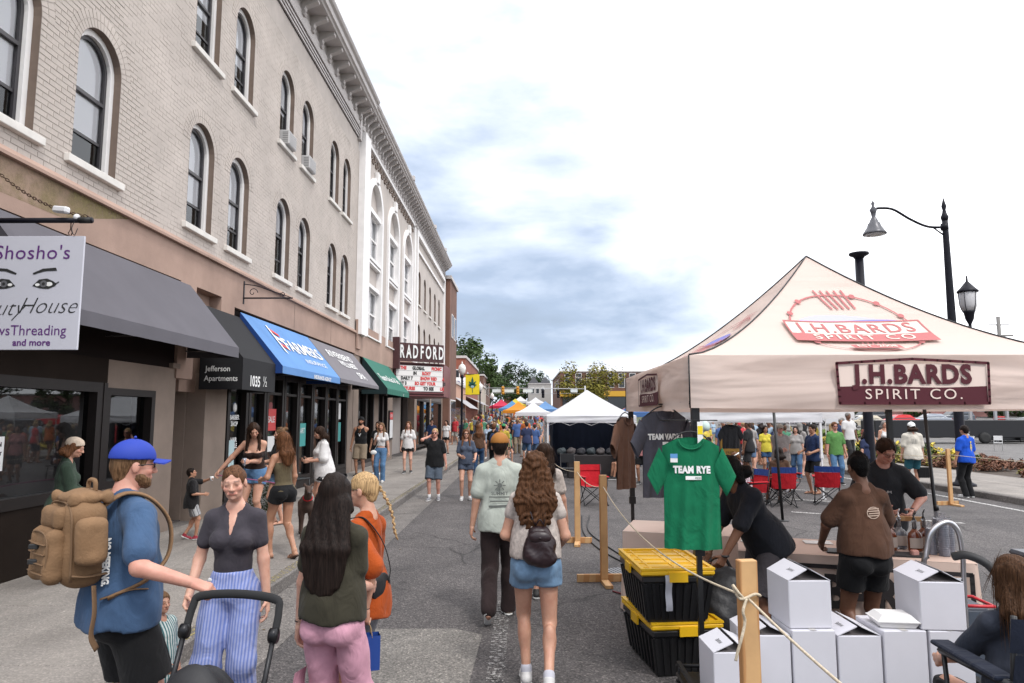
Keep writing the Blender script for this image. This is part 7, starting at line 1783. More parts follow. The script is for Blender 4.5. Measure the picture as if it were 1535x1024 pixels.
def white_chair(x, y, rz, label, z=.03):
 r = empty('folding_chair', (x, y, z), radians(rz), label, 'chair', 'white folding chairs by the far lane')
 mb = MB(); [mb.tube([(q * .2, -.22, 0), (q * .2, .16, .85)], .016, 6) or mb.tube([(q * .2, .24, 0), (q * .2, -.2, .46)], .016, 6) for q in (-1, 1)]; mb.build('frame', m_pl, r); mb = MB(); mb.bbox(-.21, .21, -.21, .2, .45, .475, .006); mb.build('seat', m_pl, r); mb = MB(); mb.bbox(-.21, .21, .11, .14, .62, .87, .006); mb.build('backrest', m_pl, r); return r
white_chair(27.6, 40.6, 150, 'white folding chair right of the seated pair'); white_chair(25.6, 40.0, -100, 'white folding chair holding the person in pale clothes'); white_chair(26.4, 41.6, 90, 'white folding chair holding the person in shorts')
r = empty('black_trailer', (31.5, 53, 0.02), 0, 'long black show trailer beyond the planting bed', 'trailer'); mb = MB(); mb.bbox(-5.2, 6.5, -1.1, 1.1, .45, 1.75, .04); mb.build('trailer_body', mat('trailer_black', (.012, .012, .014), .4), r)
for xx in (-2.2, 2.8): mb = MB(); mb.lathe([(.2, -.12), (.4, -.12), (.42, 0), (.4, .12), (.2, .12)], n=16, M=Matrix.Translation((xx, -1.15, .42)) @ Matrix.Rotation(pi / 2, 4, 'X')); mb.build('wheel', m_tyre, r)
r = empty('stage_frame', (40, 56, .05), 0, 'silver stage truss with dark panels and red gear on the far right', 'stage'); mb = MB()
for xx in (-3, 0, 3, 6):
 for yy in (-1.5, 1.5):
  mb.box(xx - .09, xx + .09, yy - .09, yy + .09, 0, 2.7)
for yy in (-1.5, 1.5): mb.box(-3.2, 6.2, yy - .09, yy + .09, 2.7, 2.88)
for zz in (.9, 1.8): mb.box(-3, 6, -1.45, -1.38, zz, zz + .08)
mb.build('truss', m_steel, r); mb = MB(); mb.bbox(-2.8, 5.8, -.8, 1.0, .1, 1.5, .03); mb.bbox(-1, 1.5, -1.2, -.8, .1, 1.3, .03); mb.build('dark_panel', mat('trailer_black', 0), r)
for xx, zz in ((1.2, 1.5), (4.4, 1.5), (-1.9, 1.5)): mb = MB(); mb.bbox(xx - .3, xx + .3, -.6, 0, zz, zz + .5, .05); mb.build('equipment_case', mat('gear_red', (.4, .02, .02), .5), r)

# ------------------------------------------------------------------ planting in the right-hand bed and by the shop door
def plant_mass(name, x0, x1, y0, y1, z, n, hh, mats, label, cat='shrub', seed=1, leaf=.07, kind='stuff'):
 R_ = random.Random(seed); mb = MB(); cl = [(R_.uniform(x0, x1), R_.uniform(y0, y1), R_.uniform(.5, 1.0), R_.randrange(len(mats))) for _ in range(max(6, int((x1 - x0) * (y1 - y0) * 1.1)))]
 for i in range(n):
  cx_, cy_, ch, cm = cl[R_.randrange(len(cl))]; a = R_.uniform(0, 6.28); rr_ = R_.uniform(0, .48); x = cx_ + rr_ * cos(a); y = cy_ + rr_ * sin(a); zz = z + hh * ch * R_.uniform(.0, 1) * (1 - rr_ * 1.3)
  t = R_.uniform(0, 6.28); s_ = leaf * R_.uniform(.6, 1.5); up = R_.uniform(.2, 1.2)
  mb.add([(x - s_ * cos(t), y - s_ * sin(t), zz), (x + s_ * .4 * sin(t), y - s_ * .4 * cos(t), zz + s_ * up * .4), (x + s_ * cos(t) * .6, y + s_ * sin(t) * .6, zz + s_ * up), (x - s_ * .4 * sin(t), y + s_ * .4 * cos(t), zz + s_ * up * .6)], [(0, 1, 2, 3)], cm)
 return mb.build(name, mats, label=label, cat=cat, kind=kind)
fl = [leafm('bed_green', (.07, .11, .025)), leafm('bed_gold', (.26, .22, .05)), leafm('bed_red', (.16, .07, .04)), mat('petal_yellow', (.55, .42, .04), .7)]
plant_mass('bed_shrub', 15.2, 19.2, 16, 30, .12, 26000, .50, fl[:3], 'low mixed green and russet shrubs filling the right-hand bed')
plant_mass('bed_flower', 15.0, 19.3, 30, 53, .12, 22000, .75, [fl[0], fl[1], fl[3]], 'taller grasses and yellow flowers at the far end of the bed', leaf=.12)
plant_mass('verge_grass', 20.5, 60, 61, 70, .2, 9000, .28, [leafm('verge', (.12, .17, .03))], 'bright green verge before the car park', leaf=.35, cat='grass')
r = empty('planter', (-4.95, 13.05, PZ), 0, 'planter overflowing with small white flowers by the shop door', 'planter')
mb = MB(); mb.lathe([(.14, 0), (.19, .18), (.21, .3), (.20, .32)], n=14); mb.build('pot', mat('pot_grey', (.2, .2, .2), .8), r)
R_ = random.Random(4); mb = MB()
for i in range(3600):
 a = R_.uniform(0, 6.28); t = R_.uniform(0, 1); rr_ = (.16 + .12 * sin(pi * min(1, t * 1.1))) * R_.uniform(.75, 1.1); x, y, z = rr_ * cos(a), rr_ * sin(a), .06 + t * .66; s_ = R_.uniform(.008, .018)
 mb.add([(x - s_, y, z), (x, y - s_, z + s_), (x + s_, y, z), (x, y + s_, z - s_)], [(0, 1, 2, 3)], int(R_.random() < .42))
mb.build('foliage', [leafm('planter', (.06, .09, .03)), m_wp], r)
R_ = random.Random(9); mb = MB()
for i in range(700):
 x = KX + abs(R_.gauss(0, .16)) + .01 if R_.random() < .75 else R_.uniform(-2.4, 8); y = R_.uniform(2.5, 34); s_ = R_.uniform(.006, .02); t = R_.uniform(0, 6.3)
 mb.add([(x + s_ * cos(t + q), y + s_ * sin(t + q) * .6, .009 + .004 * (q > 2)) for q in (0, 1.6, 3.1, 4.7)], [(0, 1, 2, 3)], i % 2)
mb.build('leaf_litter', [leafm('litter', (.10, .07, .035)), mat('grit', (.25, .24, .22), .9)], label='dry leaves and grit gathered along the kerb', cat='litter', kind='stuff')
r = empty('cafe_chair', (-4.95, 15.3, PZ), radians(60), 'dark cafe chair on the pavement by the shop glass', 'chair'); mb = MB(); [mb.tube(smooth_path([(q * .2, -.2, 0), (q * .19, -.18, .46), ], 3), .013, 6) or mb.tube(smooth_path([(q * .2, .22, 0), (q * .19, .2, .5), (q * .17, .26, .92)], 4), .013, 6) for q in (-1, 1)]; mb.tube(smooth_path([(-.17, .26, .92), (0, .28, .97), (.17, .26, .92)], 4), .013, 6); mb.tube([(-.17, .24, .7), (.17, .24, .7)], .01, 6); mb.build('frame', m_frame, r); mb = MB(); mb.bbox(-.21, .21, -.2, .22, .45, .48, .01); mb.build('seat', m_frame, r)

# ------------------------------------------------------------------ hanging shop sign, its pole, chain and camera
SY = 6.70
r = wroot('sign_bracket', (FX, SY, 3.9), 'black sign pole projecting from the wall above the awning', 'bracket'); mb = MB(); mb.tube([(FX, SY, 3.93), (-4.33, SY, 3.93)], .028, 8); mb.lathe([(.10, 0), (.10, .03)], n=10, M=Matrix.Translation((FX, SY, 3.93)) @ Matrix.Rotation(pi / 2, 4, 'Y')); mb.build('pole', m_blk, r)
r = wroot('sign_chain', (-4.4, SY, 4.1), 'rusty chain rising from the sign pole tip to the wall', 'chain'); a, b_ = Vector((-4.36, SY, 3.96)), Vector((FX, SY + .05, 4.78)); mb = MB(); n = 44
for k in range(n):
 p = a.lerp(b_, (k + .5) / n) - Vector((0, 0, .16 * 4 * (k / n) * (1 - k / n))); d = (b_ - a).normalized(); M_ = Matrix.Translation(p) @ d.to_track_quat('X', 'Z').to_matrix().to_4x4() @ Matrix.Rotation(pi / 2 * (k % 2), 4, 'X')
 mb.tube([M_ @ Vector((.026 * cos(t), .013 * sin(t), 0)) for t in np.linspace(0, 2 * pi, 9)[:-1]], .0045, 4, closed=True)
mb.build('chain_links', mat('rusty_iron', (.06, .03, .02), .8, .3), r, kind='stuff')
r = wroot('hanging_sign', (-4.98, SY, 3.75), 'square white shop sign with purple lettering and drawn eyes, hanging from the pole', 'sign')
cxs, czs, hs_ = -4.965, 3.19, .575
mb = MB(); mb.bbox(cxs - hs_, cxs + hs_, SY - .012, SY + .012, czs - hs_, czs + hs_, .003); mb.build('board', mat('sign_white', (.52, .52, .58), .5, noise=(2, .04)), r)
m_pur = mat('sign_purple', (.10, .02, .16), .6); mb = MB(); F = lambda x, z: (lambda u, v: (cxs + x + u, SY - .016, czs + z + v))
letters(mb, "Shosho's", .20, F(.06, .40), 0, bold=.0, sx=1.05, spacing=1.05, shear=.05)
letters(mb, 'Beauty', .235, F(-.30, -.16), 1, bold=-.004, shear=.45, sx=.95); letters(mb, 'House', .235, F(.245, -.14), 1, bold=-.004, shear=.45, sx=.95)
letters(mb, 'BrowsThreading', .145, F(.0, -.385), 0, sx=.95); letters(mb, 'and more', .092, F(.12, -.505), 0, bold=.002, sx=1.05)
for ex, fl_ in ((.20, 1), (-.20, -1)):
 G_ = lambda u, v: (cxs + ex + fl_ * u, SY - .0165, czs + .085 + v); G2 = lambda u, v: (cxs + ex + fl_ * u, SY - .019, czs + .085 + v)
 up = [(-.115, -.02), (-.05, .045), (.03, .055), (.09, .03), (.13, -.0)]; lo_ = [(.115, -.02), (.05, -.05), (-.03, -.045), (-.08, -.03)]
 pts = up + lo_; mb.add([G_(*p) for p in (pts if fl_ > 0 else pts[::-1])], [tuple(range(len(pts)))], 1)
 mb.add([G2(.055 + .035 * cos(t), -.002 + .022 * sin(t)) for t in np.linspace(0, 6.28, 13)[:-1]], [tuple(range(12))], 2); mb.add([G2(-.062 + .024 * cos(t), -.008 + .015 * sin(t)) for t in np.linspace(0, 6.28, 13)[:-1]], [tuple(range(12))], 2)
 disc(mb, (0, .0), .036, lambda u, v: (cxs + ex + fl_ * u, SY - .0205, czs + .085 + v), 3, 16); disc(mb, (0, .0), .016, lambda u, v: (cxs + ex + fl_ * u, SY - .022, czs + .085 + v), 1, 12)
 br = [(-.12, .11), (-.02, .155), (.11, .165), (.125, .135), (.0, .13), (-.11, .095)]; mb.add([G_(*p) for p in br], [tuple(range(6))], 1)
 quadstrip(mb, [(.115, .0), (.15, .02)], .010, G_, 1, sub=1)
mb.build('lettering', [m_pur, m_bp, m_wp, mat('iris_grey', (.12, .12, .13), .5)], r)
mb = MB();
for x in (cxs + .42, cxs - .42): mb.tube([(x, SY, 3.91), (x, SY, 3.83)], .006, 5); mb.tube([(x + .0, SY, 3.84), (x + .02, SY, 3.80), (x, SY, 3.755), (x - .02, SY, 3.80)], .006, 5, closed=True)
mb.build('hook', MATS['rusty_iron'], r)
r = empty('security_camera', (-4.52, SY - .02, 3.96), 0, 'white security camera clamped on the tip of the sign pole', 'camera'); mb = MB(); M_ = Matrix.Translation((-.08, -.03, .06)) @ Matrix.Rotation(radians(8), 4, 'Y') @ Matrix.Rotation(radians(-12), 4, 'Z'); mb.bbox(-.11, .06, -.035, .035, -.03, .035, .014, M=M_); mb.build('camera_body', mat('camera_white', (.7, .7, .72), .35), r)
mb = MB(); mb.sphere((.03, .02, .0), .035, 10); mb.tube([(.03, .02, .0), (.06, .02, -.04)], .02, 6); mb.build('mount', mat('camera_white', 0), r); mb = MB(); mb.tube(smooth_path([(.03, 0, -.02), (.0, 0, -.12), (.03, 0, -.19), (.06, 0, -.12)], 5), .004, 5); mb.tube([(.06, 0.02, -.03), (.18, .02, -.03)], .033, 8); mb.build('cable', m_cable, r)
r = wroot('scroll_bracket', (FX, 13.75, 4.4), 'empty black scrolled sign bracket on the tan band above the blue awning', 'bracket'); mb = MB(); y = 13.75; mb.box(FX + .03, FX + .045, y - .02, y + .02, 4.25, 4.72); mb.tube([(FX + .03, y, 4.37), (-4.66, y, 4.37)], .016, 8)
mb.tube(smooth_path([(FX + .04, y, 4.66), (FX + .3, y, 4.62), (FX + .6, y, 4.52), (-4.8, y, 4.42), (-4.7, y, 4.38)], 5), .010, 6)
for cx_, rr_, k in ((FX + .22, .10, 1), (-4.86, .055, -1)): mb.tube([(cx_ + k * rr_ * (1 - t * .13) * cos(t * .95), y, 4.385 + rr_ + rr_ * (1 - t * .13) * sin(t * .95)) for t in np.linspace(0, 6.6, 26)], .008, 5)
mb.build('scrollwork', m_blk, r)
# ------------------------------------------------------------------ people
hr_dark = hairm('near_black', (.016, .010, .008)); hr_brown = hairm('brown', (.075, .036, .018)); hr_auburn = hairm('auburn', (.13, .055, .025)); hr_dkbrown = hairm('dark_brown', (.035, .018, .011))
hr_blond = hairm('blond', (.46, .30, .15)); hr_lt = hairm('light_brown', (.17, .095, .05)); hr_grey = hairm('grey', (.25, .23, .22)); hr_black = hairm('black', (.007, .006, .006))
c_white = cloth('white', (.62, .60, .59)); c_black = cloth('black', (.010, .010, .011)); c_char = cloth('charcoal', (.050, .045, .055)); c_den = cloth('denim', (.085, .17, .30), None, .3); c_denl = cloth('denim_light', (.17, .28, .42), None, .3); c_dend = cloth('denim_dark', (.03, .07, .15), None, .3)
c_khaki = cloth('khaki', (.22, .17, .12)); c_navy = cloth('navy', (.02, .035, .09)); c_pink = cloth('pink', (.58, .30, .38)); c_sage = cloth('sage', (.42, .45, .40)); c_brown = cloth('brown', (.085, .045, .028)); c_or = cloth('orange', (.37, .066, .010)); c_dgreen = cloth('dark_green', (.035, .055, .038))
sh_white = dict(mat=mat('shoe_white', (.55, .54, .53), .6)); sh_black = dict(mat=mat('shoe_black', (.02, .02, .02), .6)); sh_grey = dict(mat=mat('shoe_grey', (.22, .22, .24), .7)); sandal = dict(mat=mat('sandal_brown', (.06, .03, .02), .7), sandal=True); flip = dict(mat=mat('flip_black', (.02, .02, .02), .6), sandal=True)
def baseball(A, m, back=False, brim=True, hz=.0):
 H, Rh, root = A['H'], A['Rh'], A['root']; S = SDF(.01); S.ell(H(0, -.014, .038), V3(.092, .112, .096), Rh)
 up = Rh[:, 2]; c = H(0, 0, .030 + hz); V, F = S.mesh(.0055, lambda X, Y, Z: (c[0] - X) * up[0] + (c[1] - Y) * up[1] + (c[2] - Z) * up[2]); cap = link('cap', np_mesh('cap', V, F, m), root)
 q = -1 if back else 1
 mb = MB();
 def bf(u, v): a = (u - .5) * 2; return tuple(H(a * .074 * (1 - .25 * v * v), q * (.070 + .0 + .085 * v * sqrt(max(0, 1 - .55 * a * a)) + .02 * (1 - a * a)) , .036 + hz - .018 * a * a - .008 * v))
 mb.sheet(bf, 14, 6); mb.sheet(lambda u, v: tuple(np.array(bf(u, v)) - up * .005), 14, 6); mb.build('brim', m, cap)
 mb = MB(); mb.sphere(H(0, -.012, .142), .008, 8); mb.build('button', m, cap)
 mb = MB()
 for k in range(6):
  a = k * pi / 3; mb.tube([H(.087 * cos(a) * sin(t) , -.013 + .107 * sin(a) * sin(t), .040 + .0945 * cos(t) + .0) for t in np.linspace(.12, 1.5, 9)], .0012, 4)
 mb.build('cap_seam', m, cap); return cap
def sunglasses(A, m=None, on_head=False):
 H, root = A['H'], A['root']; m = m or mat('shades', (.006, .006, .007), .08, spec=.8); dz, dy = (.09, -.03) if on_head else (0, 0); mb = MB()
 for q in (-1, 1):
  mb.add([H(q * x, .097 - abs(x) * .35 + dy, z + dz) for x, z in ((.008, .014), (.055, .015), (.058, -.004), (.045, -.020), (.018, -.018), (.008, -.004))], [(0, 1, 2, 3, 4, 5)]); mb.tube([H(q * .058, .080 + dy, .008 + dz), H(q * .079, .02 + dy, .006 + dz), H(q * .080, -.01 + dy, .0 + dz)], .003, 5)
 mb.tube([H(-.01, .096 + dy, .006 + dz), H(.01, .096 + dy, .006 + dz)], .003, 5); mb.build('sunglasses', m, root)
def glasses(A):
 H, root = A['H'], A['root']; mb = MB()
 for q in (-1, 1):
  mb.tube([H(q * x, .099 - abs(x) * .30, z) for x, z in ((.010, .012), (.05, .013), (.054, -.006), (.042, -.018), (.018, -.017), (.009, -.004))], .0022, 4, closed=True); mb.tube([H(q * .056, .080, .006), H(q * .080, -.01, .0)], .002, 4)
 mb.build('spectacles', mat('wire', (.03, .03, .03), .3), root)
def beard(A, m, long=False):
 H, Rh, root = A['H'], A['Rh'], A['root']; S = SDF(.012); S.ell(H(0, .034, -.080), V3(.054, .052, .040), Rh); S.ell(H(0, .02, -.06), V3(.066, .05, .04), Rh); S.ell(H(0, .066, -.10), V3(.026, .022, .022), Rh)
 S.ell(H(0, .10, -.056), V3(.026, .03, .0155), Rh, k=.006, sub=True); V, F = S.mesh(.0048, None, lambda X, Y, Z: .002 * np.sin(X * 300) * np.sin(Z * 260 + Y * 200)); link('beard', np_mesh('beard', V, F, m), root)
def band(A, pts, m, name, r_=.012, flat=.3, n=6, parent=None):
 mb = MB(); mb.tube(smooth_path(pts, 5), r_, 8, flat=flat); return mb.build(name, m, parent or A['root'])
def printb(A, lines, y=-.125, z=.40, x=0, m=None, size=.05, front=False, name='shirt_print', g=1.0):
 """flat print on the back (or chest) of a shirt"""
 T = A['T']; mb = MB(); q = 1 if front else -1
 for k, (t, sz, dz) in enumerate(lines): letters(mb, t, sz, lambda u, v: tuple(T(x - q * u * (-1 if front else -1) * (1 if not front else -1), q * (abs(y)) - q * .25 * (u * u) , z + dz + v)), 0, bold=.001)
 mb.build(name, m or m_wp, A['root'])
def held(name, loc, label, cat, build):
 r = empty(name, loc, 0, label, cat); build(r); return r
def world(A, p):
 """a point of the figure in world coordinates"""
 r = A['root']; a = r.rotation_euler[2]; s = A['s']; x, y, z = p[0] * s, p[1] * s, p[2] * s
 return (r.location[0] + x * cos(a) - y * sin(a), r.location[1] + x * sin(a) + y * cos(a), r.location[2] + z)

A = person((-2.10, 3.72, 0), -40, 1.80, 'm', 'red', 'bearded man in a royal blue cap, slate blue tee and big tan rucksack', fat=1.12,
 top=dict(mat=cloth('slate_blue', (.052, .098, .185)), sleeve=.72, wide=.018, lo=-.07, d=.016), bottom=dict(mat=c_black, len=.80, wide=.04, d=.014), hair=dict(style='buzz', mat=hr_lt, strands=60), shoes=sh_grey,
 rhw=(-1.63, 3.49, 1.135), curl=(.4, 1.25), palms=(None, (-.1, .3, -1)), head=(-10, -3, 0), rpole=(.5, -.6, -.8))
baseball(A, mat('cap_royal', (.008, .035, .32), .7, bump=(200, .3, .001))); beard(A, hr_lt)
H, T, R = A['H'], A['T'], A['R']; mb = MB()
for q in (-1, 1): mb.tube([H(q * .082, -.01, .0), H(q * .072, .06, .006), H(q * .050, .085, .004)], .0025, 5)
for q in (-1, 1): mb.tube([H(q * x, .098 - abs(x) * .3, z) for x, z in ((.012, .012), (.05, .012), (.05, -.012), (.014, -.014))], .0022, 4, closed=True)
mb.build('spectacles', mat('wire', (.03, .03, .03), .3), A['root'])
mb = MB()
letters(mb, 'NO MEEKING.', .036, lambda u, v: tuple(T(.160 + v * .6, -.150 + v, .27 - u)), 0, bold=.002)
mb.build('shirt_print', m_wp, A['root'])
m_tan = mat('rucksack_tan', (.205, .115, .055), .85, noise=(5, .2), bump=(90, .7, .004)); m_tan2 = mat('webbing_tan', (.15, .085, .042), .8)
bp = wroot('rucksack', world(A, T(-.0, -.30, .1)), 'large tan tactical rucksack with pouches on the back of the man in the blue cap', 'rucksack')
def bp_sdf(name, f, m, h=.011, wr=.004):
 S = SDF(.02); f(S); V, F = S.mesh(h, None, wrinkle(wr, 20, 14, 2.)); s = A['s']; V = V * s; a = A['root'].rotation_euler[2]; X = V[:, 0] * cos(a) - V[:, 1] * sin(a) + A['root'].location[0]; Y = V[:, 0] * sin(a) + V[:, 1] * cos(a) + A['root'].location[1]
 return link(name, np_mesh(name, np.stack([X, Y, V[:, 2]], 1), F, m), bp)
def rb(S, c, r_, k=.02):   # rounded box from capsules and ellipsoid
 x, y, z = r_; rr_ = min(r_) * .75
 for i in (-1, 1):
  for j in (-1, 1): S.cap(T(c[0] + i * (x - rr_), c[1] + j * max(0, y - rr_), c[2] - (z - rr_)), T(c[0] + i * (x - rr_), c[1] + j * max(0, y - rr_), c[2] + (z - rr_)), rr_, k=k)
 S.ell(T(*c), V3(x * 1.02, y * 1.02, z * 1.02), R, k=k);
 for i in (-1, 1): S.cap(T(c[0] - (x - rr_), c[1], c[2] + i * (z - rr_)), T(c[0] + (x - rr_), c[1], c[2] + i * (z - rr_)), rr_, k=k)
bp_sdf('main_bag', lambda S: rb(S, (0, -.235, .365), (.17, .10, .205)), m_tan)
bp_sdf('front_pocket', lambda S: rb(S, (0, -.35, .315), (.13, .05, .125)), m_tan); bp_sdf('upper_pocket', lambda S: rb(S, (0, -.33, .485), (.115, .035, .05)), m_tan)
bp_sdf('side_pouch', lambda S: rb(S, (.21, -.235, .385), (.045, .065, .105)), m_tan); bp_sdf('side_pouch', lambda S: rb(S, (-.21, -.24, .33), (.045, .065, .10)), m_tan); bp_sdf('top_lid', lambda S: rb(S, (0, -.22, .575), (.15, .10, .035)), m_tan)
def wtube(name, pts, r_, m, flat=.35): mb = MB(); mb.tube([world(A, p) for p in smooth_path(pts, 5)], r_, 8, flat=flat); return mb.build(name, m, bp)
for q in (-1, 1):
 wtube('shoulder_strap', [T(q * .09, -.17, .52), T(q * .10, -.06, .585), T(q * .115, .06, .55), T(q * .13, .155, .42), T(q * .165, .14, .26), T(q * .205, .02, .16), T(q * .18, -.14, .10)], .030, m_tan, .35)
 wtube('compression_strap', [T(q * .18, -.30, .23), T(q * .19, -.24, .22), T(q * .175, -.15, .22)], .014, m_tan2)
wtube('carry_handle', [T(-.05, -.18, .60), T(-.04, -.18, .65), T(.04, -.18, .65), T(.05, -.18, .60)], .012, m_tan, .8)
wtube('hanging_strap', [T(.17, -.20, .17), T(.20, -.20, .05), T(.205, -.21, -.05), T(.20, -.18, -.12)], .020, m_tan2, .25); wtube('hanging_strap', [T(.17, -.17, .10), T(.215, -.06, .13), T(.21, .03, .12)], .016, m_tan2, .25)
for k in range(4): wtube('webbing', [T(-.11, -.396, .24 + k * .045), T(0, -.404, .24 + k * .045), T(.11, -.396, .24 + k * .045)], .010, m_tan2, .3)
wtube('zip', [T(.165, -.30, .20), T(.168, -.305, .38), T(.14, -.31, .53), T(0, -.31, .56), T(-.14, -.31, .53), T(-.168, -.305, .38)], .006, m_tan2, 1); wtube('zip', [T(.11, -.39, .22), T(.12, -.39, .35), T(.08, -.392, .42), T(-.08, -.392, .42), T(-.12, -.39, .35)], .005, m_tan2, 1)
for z in (.36, .29): mb = MB(); mb.bbox(-.025, .025, -.012, .012, -.012, .012, .004, M=Matrix.Translation(world(A, T(.0, -.408, z)))); mb.build('buckle', m_cable, bp)

r = empty('stroller', (-1.375, 3.40, 0), radians(172), 'black pushchair with a padded handle, pushed by the man in the blue cap', 'stroller'); m_st = mat('stroller_black', (.010, .010, .012), .6, bump=(60, .3, .003)); m_stf = mat('stroller_frame', (.02, .02, .022), .35, .6)
mb = MB(); mb.tube(smooth_path([(-.27, .05, .93), (-.265, .0, 1.03), (-.23, -.02, 1.075), (0, -.03, 1.09), (.23, -.02, 1.075), (.265, .0, 1.03), (.27, .05, .93)], 6), .021, 10); mb.build('handle', mat('grip_foam', (.015, .015, .016), .9), r)
mb = MB()
for q in (-1, 1):
 mb.tube([(q * .27, .05, .95), (q * .27, .14, .76), (q * .25, .62, .16)], .015, 8); mb.tube([(q * .27, .14, .74), (q * .26, .0, .18)], .013, 8); mb.lathe([(.001, -.025), (.035, -.02), (.035, .02), (.001, .025)], n=12, M=Matrix.Translation((q * .27, .06, .93)) @ Matrix.Rotation(pi / 2, 4, 'Y'))
mb.tube([(-.26, .0, .18), (.26, .0, .18)], .013, 6); mb.tube([(-.25, .60, .18), (.25, .60, .18)], .013, 6); mb.build('frame', m_stf, r)
for (x, y, rr_) in ((-.30, .0, .14), (.30, .0, .14), (-.27, .66, .09), (.27, .66, .09)): mb = MB(); M_ = Matrix.Translation((x, y, rr_)) @ Matrix.Rotation(pi / 2, 4, 'Y'); mb.lathe([(rr_ * .7, -.022), (rr_, -.015), (rr_, .015), (rr_ * .7, .022)], n=20, M=M_); w_ = mb.build('wheel', m_tyre, r); mb = MB(); mb.lathe([(.001, -.02), (rr_ * .68, -.012), (rr_ * .68, .012), (.001, .02)], n=12, M=M_); mb.build('hub', mat('hub_grey', (.15, .15, .15), .5), w_)
mb = MB(); mb.sheet(lambda u, v: (.235 * cos(pi * (1 - u)) * (1.0), .22 + .36 * v * (1) - .08 * sin(pi * u) * (1 - v) , .50 + (.30 + .03 * abs(sin(v * 9))) * sin(pi * u) * (.85 + .3 * sin(pi * v))), 18, 18); mb.build('canopy', m_st, r)
mb = MB(); mb.sheet(lambda u, v: ((u - .5) * .46, .14 + .42 * v, .70 - .36 * v + .02 * sin(u * 12)), 10, 8); mb.sheet(lambda u, v: ((u - .5) * .44, .16 + .40 * v, .34 + .02 * sin(u * 9)), 8, 6); mb.build('seat', m_st, r); mb = MB(); mb.bbox(-.22, .22, .04, .52, .16, .28, .03); mb.build('basket', m_st, r)

r.scale = (.84, .84, 1.01)
c_plaid = cloth('plaid', (.55, .60, .58), stripes=('X', 9, (.06, .16, .17), 0.2))
A = person((-2.10, 4.12, 0), -100, .93, 'm', 'light', 'small child in a pale plaid shirt standing beside the stroller', fat=1.12, top=dict(mat=c_plaid, sleeve=.8, lo=-.12), bottom=dict(type='trousers', mat=c_dend, d=.02), hair=dict(style='short', mat=hr_lt, strands=40), shoes=sh_black, rh=(.22, .22, 1.05), head=(-15, 5, 0))
A['Rh'];
c_ws = cloth('blue_stripe', (.34, .38, .62), stripes=('X', 16, (.16, .22, .50), 1.2))
A = person((-1.84, 4.48, 0), 187, 1.63, 'f', 'fair', 'smiling woman in a charcoal v-neck tee and wide blue striped trousers', fat=1.0, top=dict(mat=c_char, v=True, neck=.15, sleeve=.55, lo=.06, d=.009, wide=.010), bottom=dict(type='trousers', mat=c_ws, d=.014, wide=.05, waist=.135, wr=.005),
 hair=dict(style='updo', mat=hairm('mid_brown', (.12, .055, .028)), strands=300), shoes=sh_white, smile=1.1, closed_eyes=True, head=(6, -6, 4), rh=(.235, .13, .93), lh=(-.25, .04, .82), curl=(.5, 1.1))
mb = MB()
for k in range(3): mb.lathe([(.001, .002), (.012, .002), (.014, 0)], n=8, M=Matrix.Translation(tuple(A['T'](.10 + .004 * k, .155, .10 - .045 * k))) @ Matrix.Rotation(-pi / 2, 4, 'X'))
mb.build('button', m_wp, A['root'])
A = person((-1.02, 3.85, 0), -14, 1.63, 'f', 'fair', 'woman with very long dark hair, olive tee and pale pink cargo trousers', fat=1.0, top=dict(mat=cloth('olive', (.040, .036, .024)), sleeve=.62, lo=.01, wide=.012, d=.012), bottom=dict(type='trousers', mat=c_pink, d=.010, wide=.04, wr=.006, waist=.04),
 hair=dict(style='long', mat=hr_dark, len=.44, w=.105, back=.035, strands=900), shoes=sh_white, head=(10, 0, -4), lh=(-.25, .04, .82), rh=(.10, .26, 1.06), curl=(.5, .5), rpole=(.1, -1, -.6))
T = A['T']; mb = MB(); mb.sheet(lambda u, v: tuple(T(-.205 - .012 * sin(pi * v), -.06 + .13 * u, -.30 - .17 * v)), 6, 6); mb.build('cargo_pocket', c_pink, A['root']); w_ = A['wL']; mb = MB(); mb.tube([w_ + V3(.028 * cos(t), .028 * sin(t), .02) for t in np.linspace(0, 6.28, 13)[:-1]], .004, 5, closed=True); mb.build('bracelet', m_cable, A['root'])
sunglasses(A, None, True)
A = person((-.965, 4.30, 0), 72, 1.60, 'f', 'light', 'blonde woman with a braid and sunglasses in an oversized burnt orange tee', top=dict(mat=c_or, sleeve=.95, wide=.03, lo=-.10, d=.016), bottom=dict(mat=cloth('grey_shorts', (.2, .2, .22)), len=.62, wide=.0), hair=dict(style='updo', mat=hr_blond, strands=420), shoes=sh_white,
 head=(8, -4, 0), lhw=(-.90, 4.08, .86), rh=(.22, .30, 1.02), curl=(1.2, .6), smile=.8)
sunglasses(A); H, T = A['H'], A['T']
S = SDF(.006)
for k in range(17): t = k / 16; p = np.array(H(.02, -.085, .05)) * (1 - t) + np.array(T(.05, -.20, .45)) * t + V3(0, -.035 * sin(pi * t), 0); S.ell(p + V3(.007 * (-1) ** k, 0, 0), V3(.014 - .005 * t, .013 - .005 * t, .014), k=.007)
S.cap(T(.05, -.20, .45), T(.06, -.22, .39), .01, .005); V, F = S.mesh(.005, None, lambda X, Y, Z: .002 * np.sin(X * 200 + Z * 240)); link('braid', np_mesh('braid', V, F, hr_blond), A['root'])
band(A, [T(-.09, .05, .54), T(-.10, -.06, .545), T(-.02, -.145, .40), T(.06, -.165, .22), T(.03, -.175, .12)], c_black, 'bag_strap', .012, .3)
S = SDF(.02); S.ell(T(-.02, -.145, .10), V3(.125, .025, .095), A['R']); V, F = S.mesh(.01, None, wrinkle(.004)); link('sling_bag', np_mesh('sling_bag', V, F, m_st), None, A['root'].location, A['root'].rotation_euler[2], label='small black sling bag worn by the woman in orange', cat='bag').scale = A['root'].scale
p = world(A, A['gripL'])
